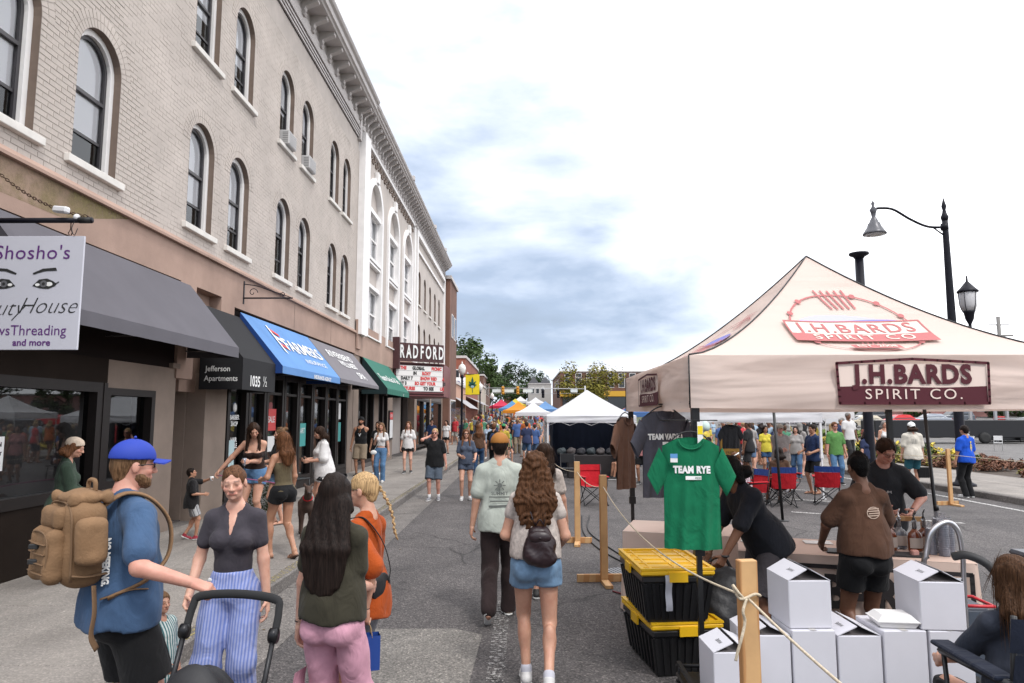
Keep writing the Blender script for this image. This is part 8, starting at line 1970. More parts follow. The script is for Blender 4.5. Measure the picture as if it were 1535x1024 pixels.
r = empty('gift_bag', (p[0], p[1], p[2]), radians(20), 'blue paper gift bag held by the woman in orange', 'gift bag'); m_gb = mat('gift_blue', (.012, .05, .24), .5)
bw, bh, bd = .085, .19, .04
mb = MB(); vs = [(-bw, -bd, -.27), (bw, -bd, -.27), (bw, bd, -.27), (-bw, bd, -.27), (-bw * 1.02, -bd, -.27 + bh), (bw * 1.02, -bd, -.27 + bh), (bw * 1.02, bd, -.27 + bh), (-bw * 1.02, bd, -.27 + bh)]
mb.add(vs, [(3, 2, 1, 0), (0, 1, 5, 4), (1, 2, 6, 5), (2, 3, 7, 6), (3, 0, 4, 7)]); mb.build('paper_bag', m_gb, r)
for y in (-bd, bd): mb = MB(); mb.tube(smooth_path([(-.04, y, -.27 + bh - .01), (-.03, y * .5, -.03), (0, 0, .0), (.03, y * .5, -.03), (.04, y, -.27 + bh - .01)], 4), .003, 5); mb.build('handle', mat('kraft_cord', (.3, .2, .1), .8), r)
w_ = A['wL']; mb = MB(); mb.tube([w_ + V3(.026 * cos(t), .026 * sin(t), .0) for t in np.linspace(0, 6.28, 13)[:-1]], .003, 5, closed=True); mb.build('bracelet', m_cable, A['root'])
A = person((-.22, 6.95, 0), 2, 1.77, 'm', 'light', 'man walking away in a mustard cap, sage tee and dark trousers', top=dict(mat=c_sage, sleeve=.72, wide=.022, lo=-.10, d=.016), bottom=dict(type='trousers', mat=cloth('dark_plum', (.028, .018, .018)), d=.018, wide=.02), hair=dict(style='short', mat=hr_dark), shoes=dict(mat=mat('shoe_tan', (.30, .24, .19), .7)),
 lf=(-.10, -.28, .17), rf=(.09, .16, .085), lkpole=(0, 1, -.1), lh=(-.27, .02, .86), rh=(.26, -.02, .88))
baseball(A, mat('cap_mustard', (.33, .13, .02), .8, bump=(200, .3, .001))); T = A['T']
mb = MB();
def bk(u, v, y=-.163): return tuple(T(u, y - .0 + u * u * .8, v))
for k in range(8): a = k * pi / 4; quadstrip(mb, [(.03 * cos(a), .35 + .03 * sin(a)), (.055 * cos(a), .35 + .055 * sin(a))], .01, bk, 0, sub=1)
disc(mb, (0, .35), .024, bk, 0); quadstrip(mb, [(-.10, .24), (.10, .24)], .012, bk, 0); quadstrip(mb, [(-.09, .20), (.09, .20)], .012, bk, 0); quadstrip(mb, [(-.10, .15), (.11, .16)], .02, bk, 0)
letters(mb, 'SUMMIT', .045, lambda u, v: bk(u, .272 + v), 0, bold=.001); mb.build('shirt_print', mat('print_grey', (.12, .13, .12), .7), A['root'])
A = person((.10, 5.22, 0), 0, 1.68, 'f', 'light', 'woman with long curly brown hair walking away in denim shorts with a small leather backpack', fat=1.0, top=dict(mat=cloth('cream', (.50, .44, .40), None, .4, sc=30), sleeve=.4, wide=.008, lo=.03, d=.010), bottom=dict(mat=c_denl, len=.34, wide=.02, d=.014, waist=.09, wr=.006),
 hair=dict(style='curly', mat=hairm('chestnut', (.085, .038, .018)), len=.34, w=.115, back=.02, strands=1500), shoes=dict(mat=sh_white['mat'], sock=mat('sock_grey', (.45, .45, .50), .9), sockh=.08), lf=(-.07, .10, .085), rf=(.09, -.24, .15), lh=(-.19, .24, 1.06), rh=(.20, .20, 1.02), lpole=(-.35, -1, -.3), rpole=(.35, -1, -.3), head=(0, 0, 0), curl=(.8, .8))
T = A['T']; m_lea = mat('leather_plum', (.018, .008, .010), .4, bump=(30, .5, .004)); s_ = A['s']
r = empty('leather_backpack', A['root'].location, A['root'].rotation_euler[2], 'small dark leather backpack on the curly-haired woman', 'backpack'); r.scale = A['root'].scale
S = SDF(.03); S.ell(T(.03, -.185, .14), V3(.125, .07, .13), A['R']); S.ell(T(.03, -.19, .07), V3(.13, .075, .075), A['R']); S.ell(T(.03, -.17, .25), V3(.08, .05, .05), A['R']); V, F = S.mesh(.007, None, wrinkle(.006, 26, 18, 3)); link('bag_body', np_mesh('bag_body', V, F, m_lea), r)
S = SDF(.01); S.ell(T(.03, -.225, .22), V3(.085, .035, .05), A['R']); V, F = S.mesh(.006); link('flap', np_mesh('flap', V, F, m_lea), r)
for q in (-1, 1): mb = MB(); mb.tube(smooth_path([T(.03 + q * .03, -.17, .30), T(q * .10, -.08, .545), T(q * .12, .05, .53), T(q * .15, .08, .32), T(q * .15, -.06, .12), T(.03 + q * .10, -.15, .06)], 5), .012, 6, flat=.4); mb.build('strap', m_lea, r)
mb = MB(); mb.tube(smooth_path([T(.0, -.18, .30), T(.03, -.20, .345), T(.06, -.18, .30)], 4), .006, 6); mb.tube([T(.02, -.262, .22), T(.04, -.262, .22)], .008, 6); mb.build('handle', m_lea, r)
person((.25, 7.6, 0), -4, 1.66, 'f', 'light', 'dark-haired person mostly hidden behind the curly-haired woman', lod=0, top=dict(mat=cloth('cream', 0), sleeve=.6, lo=-.1), bottom=dict(mat=c_black, len=.7), hair=dict(style='long', mat=hr_dkbrown, len=.2), shoes=sh_black, rf=(.1, -.2, .14), lf=(-.1, .12, .085))
A = person((-4.30, 11.2, PZ), 168, 1.74, 'f', 'light', 'woman in a dark brown camisole and denim shorts leaning towards the small boy', lod=0, fat=1.15, lean=16, yawt=18, top=dict(type='cami', mat=cloth('cocoa', (.028, .015, .012)), hi=.37, lo=-.02, d=.012), bottom=dict(mat=c_den, len=.40, d=.014, wide=.012), hair=dict(style='long', mat=hr_dkbrown, len=.14, strands=300, front=.40), shoes=flip, head=(22, -12, 0), smile=.9, rh=(.42, .32, .98), lh=(-.10, .34, 1.12), curl=(.9, .8))
pa_ = world(A, A['gripL']); A2_ = A
held('drink_cup', pa_, 'clear cup in the hand of the woman in the brown camisole', 'cup', lambda r: MB().lathe([(.026, -.05), (.035, .06)], n=10).build('cup', m_cup, r))
lp_ = world(A, A['gripR'])
c_blkt = cloth('black_tee', (.012, .011, .012))
A = person((-4.93, 10.4, PZ), -62, 1.04, 'm', 'tan', 'little dark-haired boy in a black tee and red-striped shoes reaching up', lod=0, fat=1.08, top=dict(mat=c_blkt, sleeve=.8, lo=-.15, d=.02), bottom=dict(mat=cloth('grey_plaid', (.18, .18, .19), stripes=('X', 10, (.4, .4, .4))), len=.8, d=.02), hair=dict(style='short', mat=hr_dark, strands=60), shoes=dict(mat=mat('shoe_redblack', (.25, .015, .03), .6)), lh=(-.12, .40, 1.46), rh=(.22, .26, 1.12), lf=(-.1, -.12, .12), rf=(.1, .12, .085), head=(-10, 14, 0))
held('paper_cup', world(A, A['gripL']), 'small white paper cup held up by the little boy', 'cup', lambda r: MB().lathe([(.02, -.03), (.028, .035)], n=10).build('cup', m_wp, r))
A = person((-3.10, 9.05, PZ), 52, 1.60, 'f', 'tan', 'tanned woman in a striped tube top and black shorts walking off on the kerb', lod=0, lean=4, top=dict(type='cami', straps=False, mat=cloth('olive_stripe', (.16, .13, .075), stripes=('Z', 26, (.05, .035, .02))), hi=.40, lo=-.02, d=.012), bottom=dict(mat=c_black, len=.30, d=.013), hair=dict(style='long', mat=hr_auburn, len=.24, w=.07, strands=420), shoes=sandal, head=(4, 0, 0), lf=(-.09, .14, .085), rf=(.08, -.20, .12), rh=(.20, .10, .88), lh=(-.20, .26, 1.08))
A = person((-4.15, 11.9, PZ), 140, 1.62, 'f', 'light', 'woman in black with a light bun and a yellow can behind the tube-top woman', lod=0, top=dict(mat=c_black, sleeve=.6, lo=-.02), bottom=dict(mat=c_denl, len=.42, d=.015), hair=dict(style='updo', mat=hr_lt, bun=(0, -.10, .075), strands=260), shoes=flip, rh=(.16, .30, 1.12), lh=(-.14, .28, 1.05), head=(-25, -5, 0), curl=(.9, 1.2))
sunglasses(A, None, True)
held('drink_can', world(A, A['gripR']), 'yellow drink can held by the woman in black', 'can', lambda r: MB().lathe([(.02, -.055), (.027, -.05), (.027, .05), (.02, .055)], n=12).build('can', mat('can_yellow', (.65, .42, .02), .35), r))
A = person((-3.62, 12.7, PZ), 118, 1.63, 'f', 'light', 'woman in a long white tee with highlighted dark hair looking at her phone', lod=0, fat=1.2, lean=5, top=dict(mat=c_white, sleeve=.9, wide=.04, lo=-.22, d=.022), bottom=dict(mat=c_black, len=.5), hair=dict(style='long', mat=hr_dkbrown, len=.06, strands=240), shoes=sh_white, rh=(.10, .32, 1.12), lh=(-.12, .30, 1.10), head=(0, -14, 0), curl=(.8, .9))
T = A['T']; mb = MB();
for k in range(9): a = k * .7; mb.tube([T(.02 + .05 * cos(a + t) * (.4 + k * .07), -.155 + .0, .30 + .06 * sin(a * 1.3 + t)) for t in (0, .4, .8)], .003, 4)
mb.build('shirt_print', m_bp, A['root']); band(A, [T(.12, .02, .54), T(.0, -.15, .34), T(-.14, -.10, .10)], mat('strap_violet', (.05, .02, .04), .7), 'bag_strap', .012)
held('phone', world(A, A['gripR']), 'phone in the hands of the woman in the long white tee', 'phone', lambda r: MB().bbox(-.036, .036, -.004, .004, -.07, .07, .003).build('phone_body', m_black, r))
A = person((-5.14, 7.75, PZ), -62, 1.56, 'f', 'light', 'woman with a cream headscarf and dark green coat at the left shop window', lod=0, fat=1.05, lean=6, top=dict(type='dress', mat=c_dgreen, sleeve=1.85, zb=.52, w=.23, d=.02), bottom=dict(type='trousers', mat=c_black, d=.012), hair=dict(style='bob', mat=hr_auburn, len=-.02, strands=200), shoes=dict(mat=sh_grey['mat']), rh=(.08, .34, 1.02), lh=(-.10, .32, 1.0), head=(-10, -10, 0), curl=(.7, .7))
H, Rh = A['H'], A['Rh']; S = SDF(.015); S.ell(H(0, -.02, .042), V3(.090, .112, .092), Rh); S.ell(H(0, .10, -.05), V3(.075, .075, .10), Rh, k=.01, sub=True); up = Rh @ V3(0, -.35, .94); c = H(0, 0, .015); V, F = S.mesh(.007, lambda X, Y, Z: (c[0] - X) * up[0] + (c[1] - Y) * up[1] + (c[2] - Z) * up[2], wrinkle(.003, 30, 30)); link('headscarf', np_mesh('headscarf', V, F, cloth('scarf', (.52, .42, .33))), A['root'])
A = person((-4.98, 21.4, PZ), 178, 1.80, 'm', 'tan', 'bearded man in a black tank top and khaki shorts, hand at his chin', lod=1, fat=1.06, top=dict(type='tank', mat=c_black, lo=-.10, d=.014), bottom=dict(mat=c_khaki, len=.95, wide=.035, d=.02), hair=dict(style='short', mat=hr_dark), shoes=sh_black, rh=(.29, .02, .86), lh=(-.03, .20, 1.40)); baseball(A, c_black, True); beard(A, hr_dark)
mb = MB(); T = A['T']; letters(mb, 'V', .12, lambda u, v: tuple(T(u, .142, .30 + v)), 0, bold=.006); mb.build('shirt_print', m_wp, A['root'])
person((-4.55, 21.9, PZ), 170, 1.66, 'f', 'tan', 'dark-haired woman in black between the tank-top man and the white crop top', lod=1, top=dict(mat=c_black, sleeve=.5, lo=-.05), bottom=dict(mat=c_black, len=.4), hair=dict(style='long', mat=hr_dkbrown, len=.1), shoes=sh_white)
A = person((-3.98, 19.6, PZ), 176, 1.64, 'f', 'light', 'woman in a white crop top, ripped jeans and a white crossbody bag', lod=1, top=dict(mat=c_white, sleeve=.5, lo=.13, d=.01), bottom=dict(type='trousers', mat=c_den, waist=.09), hair=dict(style='long', mat=hr_lt, len=.12, front=.42), shoes=sh_white, rh=(.10, .22, 1.30), lh=(-.25, .02, .86), lf=(-.1, .12, .085)); T = A['T']
band(A, [T(-.10, -.02, .54), T(.0, .13, .32), T(.17, .12, .02)], m_wp, 'bag_strap', .008); S = SDF(.02); S.ell(T(.19, .13, -.05), V3(.10, .04, .07)); V, F = S.mesh(.012); link('shoulder_bag', np_mesh('shoulder_bag', V, F, m_wp), None, A['root'].location, A['root'].rotation_euler[2], label='white bag slung on the woman in ripped jeans', cat='bag').scale = A['root'].scale
A = person((-3.72, 22.7, PZ), 180, 1.66, 'f', 'fair', 'woman in a loose white printed tee and black shorts on the pavement by the theatre', lod=1, top=dict(mat=c_white, sleeve=.7, wide=.03, lo=-.10, d=.02), bottom=dict(mat=c_black, len=.42, d=.016), hair=dict(style='long', mat=hr_auburn, len=.1, front=.42), shoes=sh_black, rf=(.09, .14, .085), rh=(.25, .03, .85), lh=(-.25, .03, .85))
mb = MB(); T = A['T']; letters(mb, 'RADFORD', .05, lambda u, v: tuple(T(u, .138, .32 + v)), 0); mb.build('shirt_print', m_pr1, A['root'])
A = person((-2.08, 16.6, 0), 178, 1.68, 'm', 'red', 'bald man in a black polo with sunglasses holding a phone to his ear', lod=1, fat=1.15, top=dict(mat=c_black, sleeve=.75, wide=.02, lo=-.12), bottom=dict(mat=cloth('grey_denim', (.08, .10, .13)), len=.95, wide=.03, d=.02), hair=dict(style='buzz', mat=hr_blond), shoes=dict(mat=sh_grey['mat'], sock=m_wp), rh=(.13, .05, 1.56), lh=(-.30, .03, .84), rf=(.11, .10, .085), rpole=(.7, .35, -1)); sunglasses(A)
A = person((-1.34, 16.7, 0), 186, 1.66, 'f', 'light', 'woman with sunglasses in a grey-blue romper walking a black dog', lod=1, top=dict(mat=cloth('romper', (.06, .075, .11)), sleeve=.7, wide=.02, lo=-.05), bottom=dict(mat=MATS['cloth_romper'], len=.42, wide=.02), hair=dict(style='long', mat=hr_auburn, len=.12, front=.38), shoes=sh_white, rh=(.12, .25, 1.08), lh=(-.22, .25, 1.02), rf=(.1, .1, .085)); sunglasses(A)
dog_l = world(A, A['gripL'])
A = person((-1.47, 23.8, 0), 6, 1.70, 'f', 'light', 'woman with long auburn hair walking away in jeans behind the dog walker', lod=1, top=dict(mat=c_brown, sleeve=.5, lo=-.0), bottom=dict(type='trousers', mat=c_dend), hair=dict(style='long', mat=hr_auburn, len=.24), shoes=sh_black)
A = person((-1.0, 25.0, 0), -10, 1.72, 'm', 'tan', 'man in black with a navy backpack walking away', lod=1, top=dict(mat=c_black, sleeve=.7, lo=-.1), bottom=dict(type='trousers', mat=c_black), hair=dict(style='short', mat=hr_auburn), shoes=sh_black); T = A['T']; S = SDF(.03); S.ell(T(0, -.20, .30), V3(.13, .08, .19)); V, F = S.mesh(.02); link('backpack', np_mesh('backpack', V, F, c_navy), None, A['root'].location, A['root'].rotation_euler[2], label='navy backpack on the man in black walking away', cat='backpack').scale = A['root'].scale
A = person((-.72, 27.5, 0), 0, 1.68, 'm', 'light', 'man in a yellow shirt and green cap walking away', lod=1, top=dict(mat=cloth('mustard', (.45, .33, .05)), sleeve=.7, lo=-.1), bottom=dict(mat=c_khaki, len=.9), hair=dict(style='short', mat=hr_dark), shoes=sh_black); baseball(A, mat('cap_green', (.03, .22, .08), .8))
A = person((.30, 39, 0), 178, 1.72, 'm', 'light', 'man in a pale blue shirt and blue shorts walking towards the camera', lod=2, top=dict(mat=cloth('blue_print', (.12, .2, .35)), sleeve=.7, lo=-.1), bottom=dict(mat=cloth('royal_shorts', (.03, .08, .35)), len=.9), hair=dict(style='short', mat=hr_grey), shoes=sh_white, rf=(.1, .2, .085))
person((-.5, 38, 0), 180, 1.74, 'm', 'tan', 'man in a black tee left of the man in blue shorts', lod=2, top=dict(mat=c_black, sleeve=.7, lo=-.1), bottom=dict(mat=c_khaki, len=.9), hair=dict(style='short', mat=hr_dark), shoes=sh_white)
person((-1.6, 33, 0), 175, 1.66, 'f', 'light', 'woman in pale blue left of the man in the black tee', lod=2, top=dict(mat=cloth('pale_blue', (.35, .42, .52)), sleeve=.5, lo=-.1), bottom=dict(mat=c_dend, len=.4), hair=dict(style='long', mat=hr_dkbrown, len=.1), shoes=sh_white)
person((-4.3, 33, PZ), 200, 1.70, 'm', 'light', 'person in teal jeans by the theatre doors', lod=2, top=dict(mat=c_navy, sleeve=.7, lo=-.1), bottom=dict(type='trousers', mat=c_dend), hair=dict(style='short', mat=hr_dark), shoes=sh_black)
person((-3.7, 34, PZ), 160, 1.66, 'f', 'light', 'woman in white beside the black post lamp', lod=2, top=dict(mat=c_white, sleeve=.5, lo=-.05), bottom=dict(mat=c_black, len=.4), hair=dict(style='long', mat=hr_dark, len=.1), shoes=sh_black)
def dog(x, y, z, rz, s_, m, label, headup=.1):
 r = empty('dog', (x, y, z), radians(rz), label, 'dog'); r.scale = (s_,) * 3; S = SDF(.03)
 S.ell((0, .16, .50), (.095, .16, .125)); S.ell((0, -.06, .50), (.085, .18, .10)); S.ell((0, -.24, .51), (.085, .12, .11)); S.cap((0, .26, .55), (0, .38, .70), .07, .055)
 S.ell((0, .42, .75), (.055, .08, .06)); S.cap((0, .46, .74), (0, .57, .715), .034, .024, k=.02)
 for q in (-1, 1):
  S.cap((q * .065, .20, .45), (q * .07, .17, .24), .045, .028, k=.02); S.cap((q * .07, .17, .24), (q * .07, .19, .05), .025, .02, k=.01); S.cap((q * .07, .19, .03), (q * .07, .23, .02), .026, .02, k=.01)
  S.cap((q * .06, -.26, .48), (q * .075, -.19, .30), .065, .04, k=.02); S.cap((q * .075, -.19, .30), (q * .075, -.34, .18), .036, .022, k=.01); S.cap((q * .075, -.34, .18), (q * .075, -.31, .04), .021, .019, k=.01); S.cap((q * .075, -.31, .025), (q * .075, -.26, .02), .025, .02, k=.01)
  S.cap((q * .035, .40, .80), (q * .06, .385, .84), .022, .012, k=.008); S.cap((q * .06, .385, .84), (q * .075, .40, .80), .014, .010, k=.006)
 S.cap((0, -.34, .55), (0, -.46, .47), .022, .016); S.cap((0, -.46, .47), (0, -.52, .36), .016, .008, k=.01)
 V, F = S.mesh(.014 if s_ > .8 else .012); link('body', np_mesh('body', V, F, m), r)
 mb = MB(); mb.tube([(.068 * cos(t), .315 + .045 * sin(t), .62 - .04 * sin(t)) for t in np.linspace(0, 6.28, 15)[:-1]], .010, 5, closed=True); mb.build('collar', m_red, r)
 mb = MB(); mb.sphere((0, .595, .725), .013, 8); [mb.sphere((q * .032, .475, .765), .008, 6) for q in (-1, 1)]; mb.build('nose_and_eyes', m_black, r, kind='stuff'); return r
dog(-3.30, 10.7, PZ, 200, .98, mat('fur_brown', (.055, .028, .018), .8, noise=(8, .3), bump=(70, .5, .004)), 'dark brown dog standing behind the tube-top woman')
dog(-1.0, 16.4, 0, 170, .78, mat('fur_black', (.010, .010, .011), .7, bump=(70, .5, .004)), 'black dog walking beside the woman in the grey-blue romper')
mb = MB(); mb.tube(smooth_path([lp_, (-3.9, 10.8, .95), (-3.55, 10.6, .88), (-3.38, 10.45, .80)], 6), .007, 5); mb.build('leash', mat('leash_pink', (.40, .10, .22), .6), None, label='pink leash from the woman in the brown camisole to the brown dog', cat='leash')
mb = MB(); mb.tube(smooth_path([dog_l, (-1.0, 16.3, .8), (-1.02, 16.15, .52)], 5), .006, 5); mb.build('leash', m_cable, None, label='dark leash of the black dog', cat='leash')
A = person((2.65, 5.50, 0), 4, 1.66, 'f', 'brown', 'server in a brown tee and black shorts, seen from behind at the bottle table', lod=0, fat=1.06, top=dict(mat=cloth('tee_brown', (.085, .042, .026)), sleeve=.78, wide=.02, lo=.02, d=.016), bottom=dict(mat=c_black, len=.55, d=.018, waist=.10), hair=dict(style='updo', mat=hr_black, bun=(0, -.03, .09), strands=200), shoes=sh_black, lh=(-.20, .30, 1.0), rh=(.22, .30, 1.02), head=(0, -8, 0), lpole=(-1, -.5, -.4), rpole=(1, -.5, -.4))
T = A['T']; mb = MB(); bk2 = lambda u, v: tuple(T(u, -.160 + u * u * .5, v));
for rr_ in (.050,): quadstrip(mb, [(rr_ * cos(a), .37 + rr_ * .9 * sin(a)) for a in np.linspace(0, 6.28, 17)[:-1]], .006, bk2, 0, True, 1)
for k in range(4): quadstrip(mb, [(-.045 + .01 * (k % 2), .345 + k * .018), (.045, .35 + k * .018)], .008, bk2, 0)
mb.build('shirt_print', mat('print_beige', (.5, .38, .3), .8), A['root'])
A = person((3.62, 7.1, 0), 172, 1.75, 'm', 'red', 'man in glasses and a charcoal tee looking down across the bottle table', lod=0, fat=1.12, lean=10, top=dict(mat=cloth('tee_char', (.022, .024, .028)), sleeve=.8, wide=.025, lo=-.08, d=.016), bottom=dict(type='trousers', mat=c_dend), hair=dict(style='short', mat=hr_dkbrown, strands=200), shoes=sh_black, rh=(.12, .34, 1.08), lh=(-.14, .36, 1.06), rpole=(1, -.1, -.4), lpole=(-1, -.1, -.4), head=(8, -18, 0), smile=.7, curl=(.7, .7)); glasses(A)
T = A['T']; mb = MB(); letters(mb, 'JHB', .03, lambda u, v: tuple(T(.0 + u, .163, .33 + v)), 0); mb.build('shirt_print', m_wp, A['root']); w_ = A['wL']; mb = MB(); mb.tube([w_ + V3(.03 * cos(t), .0 + .0, .03 * sin(t)) for t in np.linspace(0, 6.28, 13)[:-1]], .009, 5, closed=True); mb.build('watch', m_cable, A['root'])
A = person((2.05, 5.92, 0), 104, 1.70, 'm', 'brown', 'man in a black polo bending down behind the green tee shirt', lod=0, fat=1.1, lean=30, top=dict(mat=cloth('polo_black', (.012, .013, .018)), sleeve=.85, wide=.02, lo=-.08, d=.016), bottom=dict(mat=cloth('dark_grey_shorts', (.045, .04, .045)), len=.95, wide=.03, d=.02), hair=dict(style='long', mat=hr_black, len=-.02, strands=100), shoes=sh_black, hip_z=.93, rh=(.14, .50, .80), lh=(-.10, .52, .78), head=(0, -10, 0), lf=(-.12, .12, .085), rf=(.12, -.05, .085), rpole=(.6, -.2, -1), lpole=(-.6, -.2, -1), curl=(.9, .9))
w_ = A['wL']; mb = MB(); mb.tube([w_ + V3(.03 * cos(t), .03 * sin(t), .0) for t in np.linspace(0, 6.28, 13)[:-1]], .010, 5, closed=True); mb.build('watch', m_cable, A['root'])
sit = dict(hip_z=.50, lf=(-.14, .50, .085), rf=(.14, .50, .085), sitting=True, lkpole=(-.1, .3, 1), rkpole=(.1, .3, 1))
A = person((2.50, 3.64, 0), -3, 1.64, 'f', 'light', 'woman with brown hair lightening at the tips, seated in the lower right corner', lod=0, top=dict(mat=cloth('ink', (.03, .035, .05)), sleeve=.8, lo=.0), bottom=dict(type='trousers', mat=c_black), hair=dict(style='long', mat=hr_brown, len=.16, w=.085, strands=500), shoes=sh_black, rh=(.2, .4, .66), lh=(-.2, .4, .66), **{**sit, 'hip_z': .50})
A = person((4.62, 14.62, 0), 78, 1.64, 'f', 'tan', 'woman in a white visor and pale tee seated reading papers', lod=1, fat=1.1, lean=8, top=dict(mat=cloth('pale_pink', (.55, .42, .46)), sleeve=.7, lo=-.02), bottom=dict(mat=c_navy, len=.9), hair=dict(style='updo', mat=hr_auburn), shoes=sh_white, rh=(.1, .42, .86), lh=(-.1, .42, .86), head=(0, -20, 0), **sit); H = A['H']; mb = MB(); mb.tube([H(.088 * cos(t), -.01 + .108 * sin(t), .05) for t in np.linspace(0, 6.28, 19)[:-1]], .014, 6, closed=True); mb.build('visor', m_wp, A['root'])
held('papers', world(A, (A['gripL'] + A['gripR']) / 2), 'white papers held by the seated woman', 'paper', lambda r: MB().box(-.12, .12, -.08, .08, 0, .012).build('sheet', m_wp, r))
person((5.72, 15.55, 0), -2, 1.70, 'f', 'brown', 'dark-haired person seated in the middle camp chair, back to the camera', lod=1, top=dict(mat=c_brown, sleeve=.7, lo=-.02), bottom=dict(mat=c_black, len=.9), hair=dict(style='long', mat=hr_dark, len=.05), shoes=sh_black, **sit)
A = person((6.75, 18.2, 0), 172, 1.76, 'm', 'red', 'man in a greyish tan tee, khaki shorts and cap standing with folded hands', lod=1, fat=1.15, top=dict(mat=cloth('taupe', (.30, .26, .24)), sleeve=.8, lo=-.1), bottom=dict(mat=c_khaki, len=.95, wide=.03), hair=dict(style='short', mat=hr_grey), shoes=sh_grey, rh=(.02, .27, 1.12), lh=(-.02, .28, 1.10)); baseball(A, mat('cap_tan', (.35, .30, .25), .8))
person((7.55, 18.1, 0), 110, 1.76, 'm', 'tan', 'man in a navy tee and black shorts at the leg of the second white canopy', lod=1, fat=1.05, top=dict(mat=c_navy, sleeve=.8, lo=-.1), bottom=dict(mat=c_black, len=.9), hair=dict(style='short', mat=hr_dark), shoes=sandal, rh=(.2, .25, 1.05), lh=(-.2, .25, 1.05))
A = person((9.25, 20.6, 0), 178, 1.80, 'm', 'red', 'man in a bright green tee and jeans facing the camera', lod=1, top=dict(mat=cloth('leaf_green', (.10, .24, .07)), sleeve=.8, lo=-.1), bottom=dict(type='trousers', mat=c_den), hair=dict(style='short', mat=hr_auburn), shoes=sh_black, rf=(.13, .08, .085)); sunglasses(A)
person((5.5, 20.5, 0), 150, 1.70, 'm', 'tan', 'dark-haired man in a blue tee sitting behind the camp chairs', lod=1, top=dict(mat=cloth('steel_blue', (.09, .18, .28)), sleeve=.8, lo=-.02), bottom=dict(mat=c_navy, len=.9), hair=dict(style='short', mat=hr_dark), shoes=sh_black, rh=(.1, .35, .9), lh=(-.1, .35, .9), **{**sit, 'hip_z': .58})
mb = MB(); mb.bbox(-.2, .2, -.2, .2, .42, .47, .02); [mb.tube([(i * .16, j * .16, 0), (i * .14, j * .14, .42)], .014, 6) for i in (-1, 1) for j in (-1, 1)]; mb.build('stool', m_frame, None, (5.5, 20.45, 0), label='dark stool under the man in the blue tee', cat='stool')
person((6.3, 21.5, 0), 190, 1.66, 'f', 'light', 'woman in white carrying an orange strap behind the tan-shirted man', lod=1, top=dict(mat=c_white, sleeve=.6, lo=-.1), bottom=dict(mat=c_white, len=.9), hair=dict(style='long', mat=hr_auburn, len=.1), shoes=sh_white)
person((4.9, 22.5, 0), 170, 1.7, 'm', 'tan', 'person in an orange-red tee under the far edge of the second white canopy', lod=1, top=dict(mat=cloth('coral', (.45, .08, .04)), sleeve=.7, lo=-.1), bottom=dict(mat=c_khaki, len=.9), hair=dict(style='short', mat=hr_dark), shoes=sh_black)
person((7.9, 22.6, 0), 185, 1.68, 'f', 'tan', 'woman in a yellow top behind the navy-shirted man', lod=1, top=dict(mat=cloth('lemon', (.6, .5, .06)), sleeve=.5, lo=-.05), bottom=dict(mat=c_dend, len=.5), hair=dict(style='long', mat=hr_dark, len=.1), shoes=sh_white)
person((12.0, 24.2, PZ), 160, 1.66, 'f', 'tan', 'woman in a long brown patterned dress on the right pavement', lod=1, top=dict(type='dress', mat=cloth('rust_dress', (.22, .08, .06), None, .4, sc=25), zb=.12, w=.24, sleeve=.3), hair=dict(style='long', mat=hr_dkbrown, len=.16), shoes=sandal)
person((11.75, 22.6, PZ), 175, 1.68, 'f', 'light', 'woman in a sleeveless white top beyond the charcoal-shirted man', lod=1, top=dict(type='tank', mat=c_white, lo=-.08), bottom=dict(mat=c_denl, len=.5), hair=dict(style='long', mat=hr_grey, len=.02), shoes=sh_white)
A = person((10.55, 18.9, 0), -8, 1.80, 'm', 'light', 'person in a white tee, teal shorts and pale cap walking away by the right kerb', lod=1, fat=1.1, top=dict(mat=cloth('offwhite', (.62, .58, .50)), sleeve=.8, wide=.02, lo=-.12, d=.02), bottom=dict(mat=cloth('teal', (.03, .12, .15)), len=.8, wide=.02), hair=dict(style='long', mat=hr_dkbrown, len=-.03), shoes=sh_grey); baseball(A, m_wp, True)
T = A['T']; mb = MB(); [quadstrip(mb, [(-.06 + k * .04, .40), (-.05 + k * .035, .28)], .008, lambda u, v: tuple(T(u, -.152 + u * u * .5, v)), 0, sub=1) for k in range(4)]; mb.build('shirt_print', mat('print_grey', 0), A['root'])
held('black_bag', world(A, A['gripR'])[:2] + (.62,), 'black tote bag carried by the person in teal shorts', 'bag', lambda r: MB().bbox(-.16, .16, -.05, .05, -.28, .0, .02).build('tote', c_black, r))
A = person((10.95, 17.3, 0), 14, 1.74, 'm', 'tan', 'man in a bright royal blue tee with yellow back print and black trousers', lod=1, top=dict(mat=cloth('royal', (.012, .08, .50)), sleeve=.8, wide=.02, lo=-.08), bottom=dict(type='trousers', mat=c_black), hair=dict(style='short', mat=hr_dark), shoes=sh_white)
T = A['T']; mb = MB(); [letters(mb, t, .07, lambda u, v: tuple(T(.02 + u, -.146, .42 - k * .06 + v)), 0, bold=.003) for k, t in enumerate('PANTHER')] ; mb.build('shirt_print', MATS['banner_yellow'], A['root'])
person((26.0, 41.5, .03), -80, 1.72, 'm', 'tan', 'person in shorts seated on a white chair at the far right', lod=2, top=dict(mat=c_white, sleeve=.7, lo=-.02), bottom=dict(mat=c_khaki, len=.9), hair=dict(style='short', mat=hr_dark), shoes=sh_black, **sit)
person((25.5, 40.1, .03), 90, 1.68, 'f', 'light', 'person in pale grey seated on a white chair beside the street light', lod=2, top=dict(mat=cloth('pale_grey', (.45, .47, .48)), sleeve=.7, lo=-.02), bottom=dict(type='trousers', mat=c_denl), hair=dict(style='long', mat=hr_grey, len=.05), shoes=sh_black, **sit)
